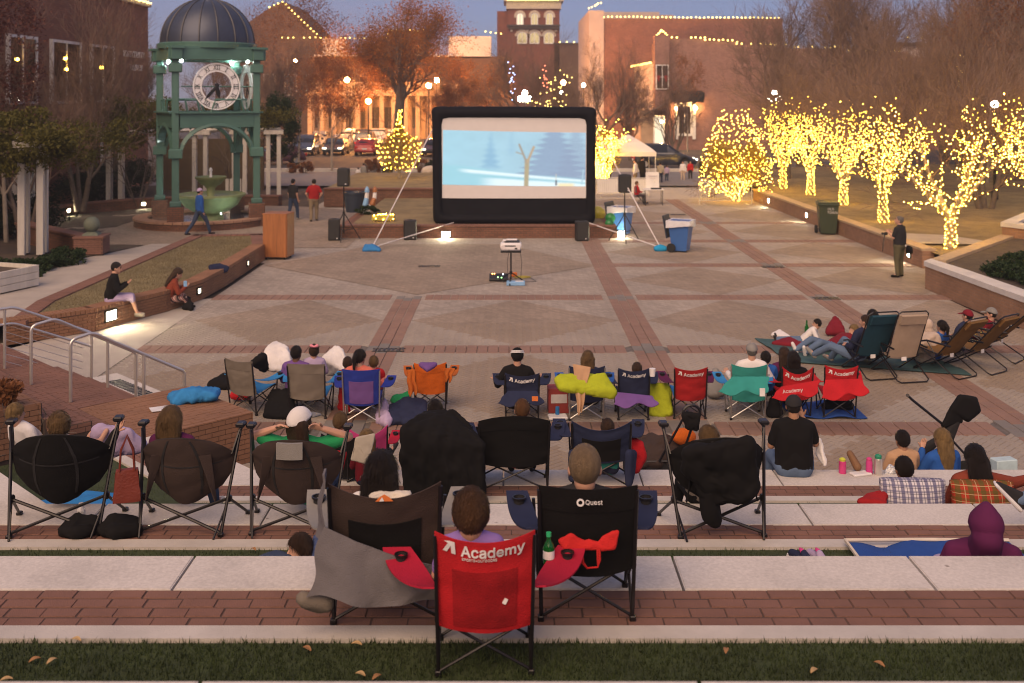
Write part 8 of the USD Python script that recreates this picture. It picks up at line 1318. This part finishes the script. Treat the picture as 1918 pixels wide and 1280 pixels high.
# ================================================================ people farther off
def stander(label, foot, rz, h=1.75, z=0., arms=('down', 'down'), lean=.02, turn=0., nod=0., stride=0., **kw): s = h / 1.76; return person(label, G(*foot, z), rz, pose('stand', s, 0, lean, arms, .1, turn, nod, 0., stride), s, **kw)
pg = stander('photographer in dark polo and grey trousers looking up, camera in hand', (1685, 520), .75, 1.76, arms=('hold', 'hold'), nod=-.25, turn=.35, hair=('buzz', 'grey'), top=('charcoal', 'short'), bot=('olive', 'long'), shoes='black', face=True, fat=1.18, L=.03)
cp_ = G(1685, 520); cm_ = thing('handheld_camera', 'black camera held by the photographer', 'camera', cp_ + RZ(.75) @ A3(-.0, .42, 1.20), .75); obj('body', MB().box((0, 0, 0), (.13, .06, .09), bev=.012), 'speaker_black', cm_); obj('lens', MB().lathe([(.035, 0), (.035, .09), (0, .09)], n=14).xf(RX(-math.pi / 2), (0, .03, 0)), 'speaker_black', cm_); obj('strap', MB().tube([(-.06, 0, 0), (-.14, .02, -.25), (-.12, .03, -.5), (-.08, .02, -.25), (-.04, 0, 0)], .008, 4), 'speaker_black', cm_)
tag(obj('camera_bag', cloth([cp_ + A3(.24, .0, .86), cp_ + A3(.34, .08, .82), cp_ + A3(.26, .08, .70), cp_ + A3(.32, -.02, .72)], .05, .04, .01), C_('black'), smooth=True), 'black camera bag on the right hip of the photographer', 'bag'); tag(obj('waist_cloth', MB().box(cp_ + A3(-.02, -.2, .95) if False else cp_ + A3(.10, -.20, .93), (.03, .015, .05)), 'print_white'), 'small white badge at the belt of the photographer', 'badge')
stander('man in a blue jacket and pale cap walking before the fountain', (374, 440), -.9, 1.74, arms=('down', 'down'), stride=.42, hair=('short', 'dark'), top=('blue', 'long'), bot=('denim_dark', 'long'), shoes='charcoal', hat=('cap', 'lavender'), L=.035)
stander('person in a dark shirt and grey trousers walking left of the man in red', (549, 412), -.5, 1.72, stride=.2, hair=('short', 'dark'), top=('charcoal', 'short'), bot=('denim_dark', 'long'), shoes='sand'); stander('man in a dark red shirt and khaki trousers seen from behind', (588, 415), .2, 1.76, arms=('hip', 'hip'), stride=.12, hair=('short', 'dark'), top=('darkred', 'short'), bot=('khaki', 'long'), shoes='charcoal', fat=1.1)
# two on the seat wall, facing the plaza
sitter('young man in a black sweatshirt and pale shorts on the seat wall', (218, 502), 24.3, 0, -1.25, 1.0, 1.12, lean=-.15, arms=('hold', 'hold'), turn=-.1, nod=.15, legs=[((-.05, .44, .02), (.0, .56, -.40), (.02, .14, -.04)), ((.02, .44, .04), (-.12, .56, -.36), (-.02, .14, -.04))], hair=('short', 'dark'), top=('black', 'long'), bot=('lavender', 'short'), shoes='lime' if False else 'sand', face=True, fat=1.12, L=.028)
sitter('woman in a rust top and striped trousers bent over a phone on the seat wall', (333, 512), 25.9, 0, -1.15, .96, 1.1, lean=-.42, arms=('hold', 'hold'), nod=.5, hair=('long', 'brown'), top=('brick', 'long'), bot=('stripe', 'long') if 'cl_stripe' in made else ('maroon', 'long'), shoes='black', L=.028)
tag(obj('phone', MB().box(at(347, 532, 25.6), (.08, .02, .14), .4, .006), 'blue_box'), 'phone in the hands of the woman in striped trousers', 'phone'); draped('dark backpack lying on the seat wall', [at(395, 500, 28.6), at(425, 502, 28.9), at(410, 497, 28.9), at(398, 508, 28.6), at(422, 507, 28.8)], 'navy', .05, .02, 'backpack'); draped('small black bag at the feet of the woman in striped trousers', [G(345, 580) + (0, 0, .05), G(358, 582) + (0, 0, .05), G(350, 578) + (0, .1, .22)], 'black', .05, .02, 'bag')
# tent helpers, children and passers-by in the street
for lb, ft, h, rz, tp, bt_, hr, zz in (('person in a white hoodie under the canopy tent', (1190, 352), 1.62, 1.2, 'white', 'khaki', 'dark', 0), ('person in black behind the white hoodie at the tent', (1203, 350), 1.75, -1., 'black', 'black', 'dark', 0), ('person in pale grey at the left pole of the tent', (1126, 350), 1.66, -.6, 'lavender', 'charcoal', 'grey', 0), ('person in dark clothes behind the tent, left', (1140, 345), 1.7, .5, 'charcoal', 'charcoal', 'dark', 0), ('small child in pale blue on the far plaza', (1249, 342), 1.05, .3, 'lavender', 'denim_dark', 'brown', 0), ('child in white and pink on the far plaza', (1279, 340), 1.25, 2.8, 'white', 'beige', 'dark', 0), ('child in a red jacket on the far plaza', (1293, 338), 1.2, 3., 'red', 'charcoal', 'dark', 0), ('child in dark green on the far plaza', (1314, 335), 1.3, .4, 'charcoal', 'black', 'dark', 0), ('grown up in grey right of the child in dark green', (1324, 333), 1.35, -.4, 'grey', 'charcoal', 'brown', 0), ('person standing behind the dark car near the tent', (1237, 345), 1.3, .1, 'sand', 'navy', 'dark', 0), ('child in white crouching on the path left of the ringed tree', (671, 326), .95, .4, 'white', 'grey', 'dark', .1), ('child in grey on the path beside the one in white', (681, 326), 1.2, -.4, 'grey', 'charcoal', 'dark', .1)):
    g = G(*ft, zz); y = min(g[1], 66 if ft[0] > 800 else 61.5); foot = (CX + g[0] / g[1] * F, HOR + (H - zz) * F / y); stander(lb, (ft[0], foot[1]), rz, h * (y / g[1]) ** .0, zz, top=(tp, 'long'), bot=(bt_, 'long'), hair=('short', hr), L=.07, hands=True)
cc = thing('folding_chair', 'dark folding chair of the child in red below the tent', 'folding chair', G(1200, 384) * (1, 1, 0)); obj('seat', MB().box((0, 0, .45), (.42, .4, .03)), 'black_metal', cc); obj('backrest', MB().box((-.22, 0, .72), (.03, .38, .3)), 'black_metal', cc)
for sx in (-.2, .2):
    for sy in (-.18, .18): obj('leg', MB().bar((sx, sy, 0), (-sx * .8, sy, .45), .012, n=5), 'black_metal', cc)
sitter('child in a bright red coat sitting on the folding chair below the tent', (1193, 344), 51., 0, -1.3, .8, .95, lean=.0, hair=('short', 'ginger'), top=('red', 'long'), bot=('grey', 'long'), L=.06)
# ================================================================ thin evening haze round everything
made.add('haze'); usdkit.material(stage, '/World/Looks/haze', {'v': ('principled_volume', dict(color=(.93, .92, .92), density=.0009, anisotropy=.35))}, volume='v.volume')
hz = obj('haze', MB().box((0, 419, 14.0), (1204, 964, 31.0)), 'haze'); tag(hz, kind='stuff')
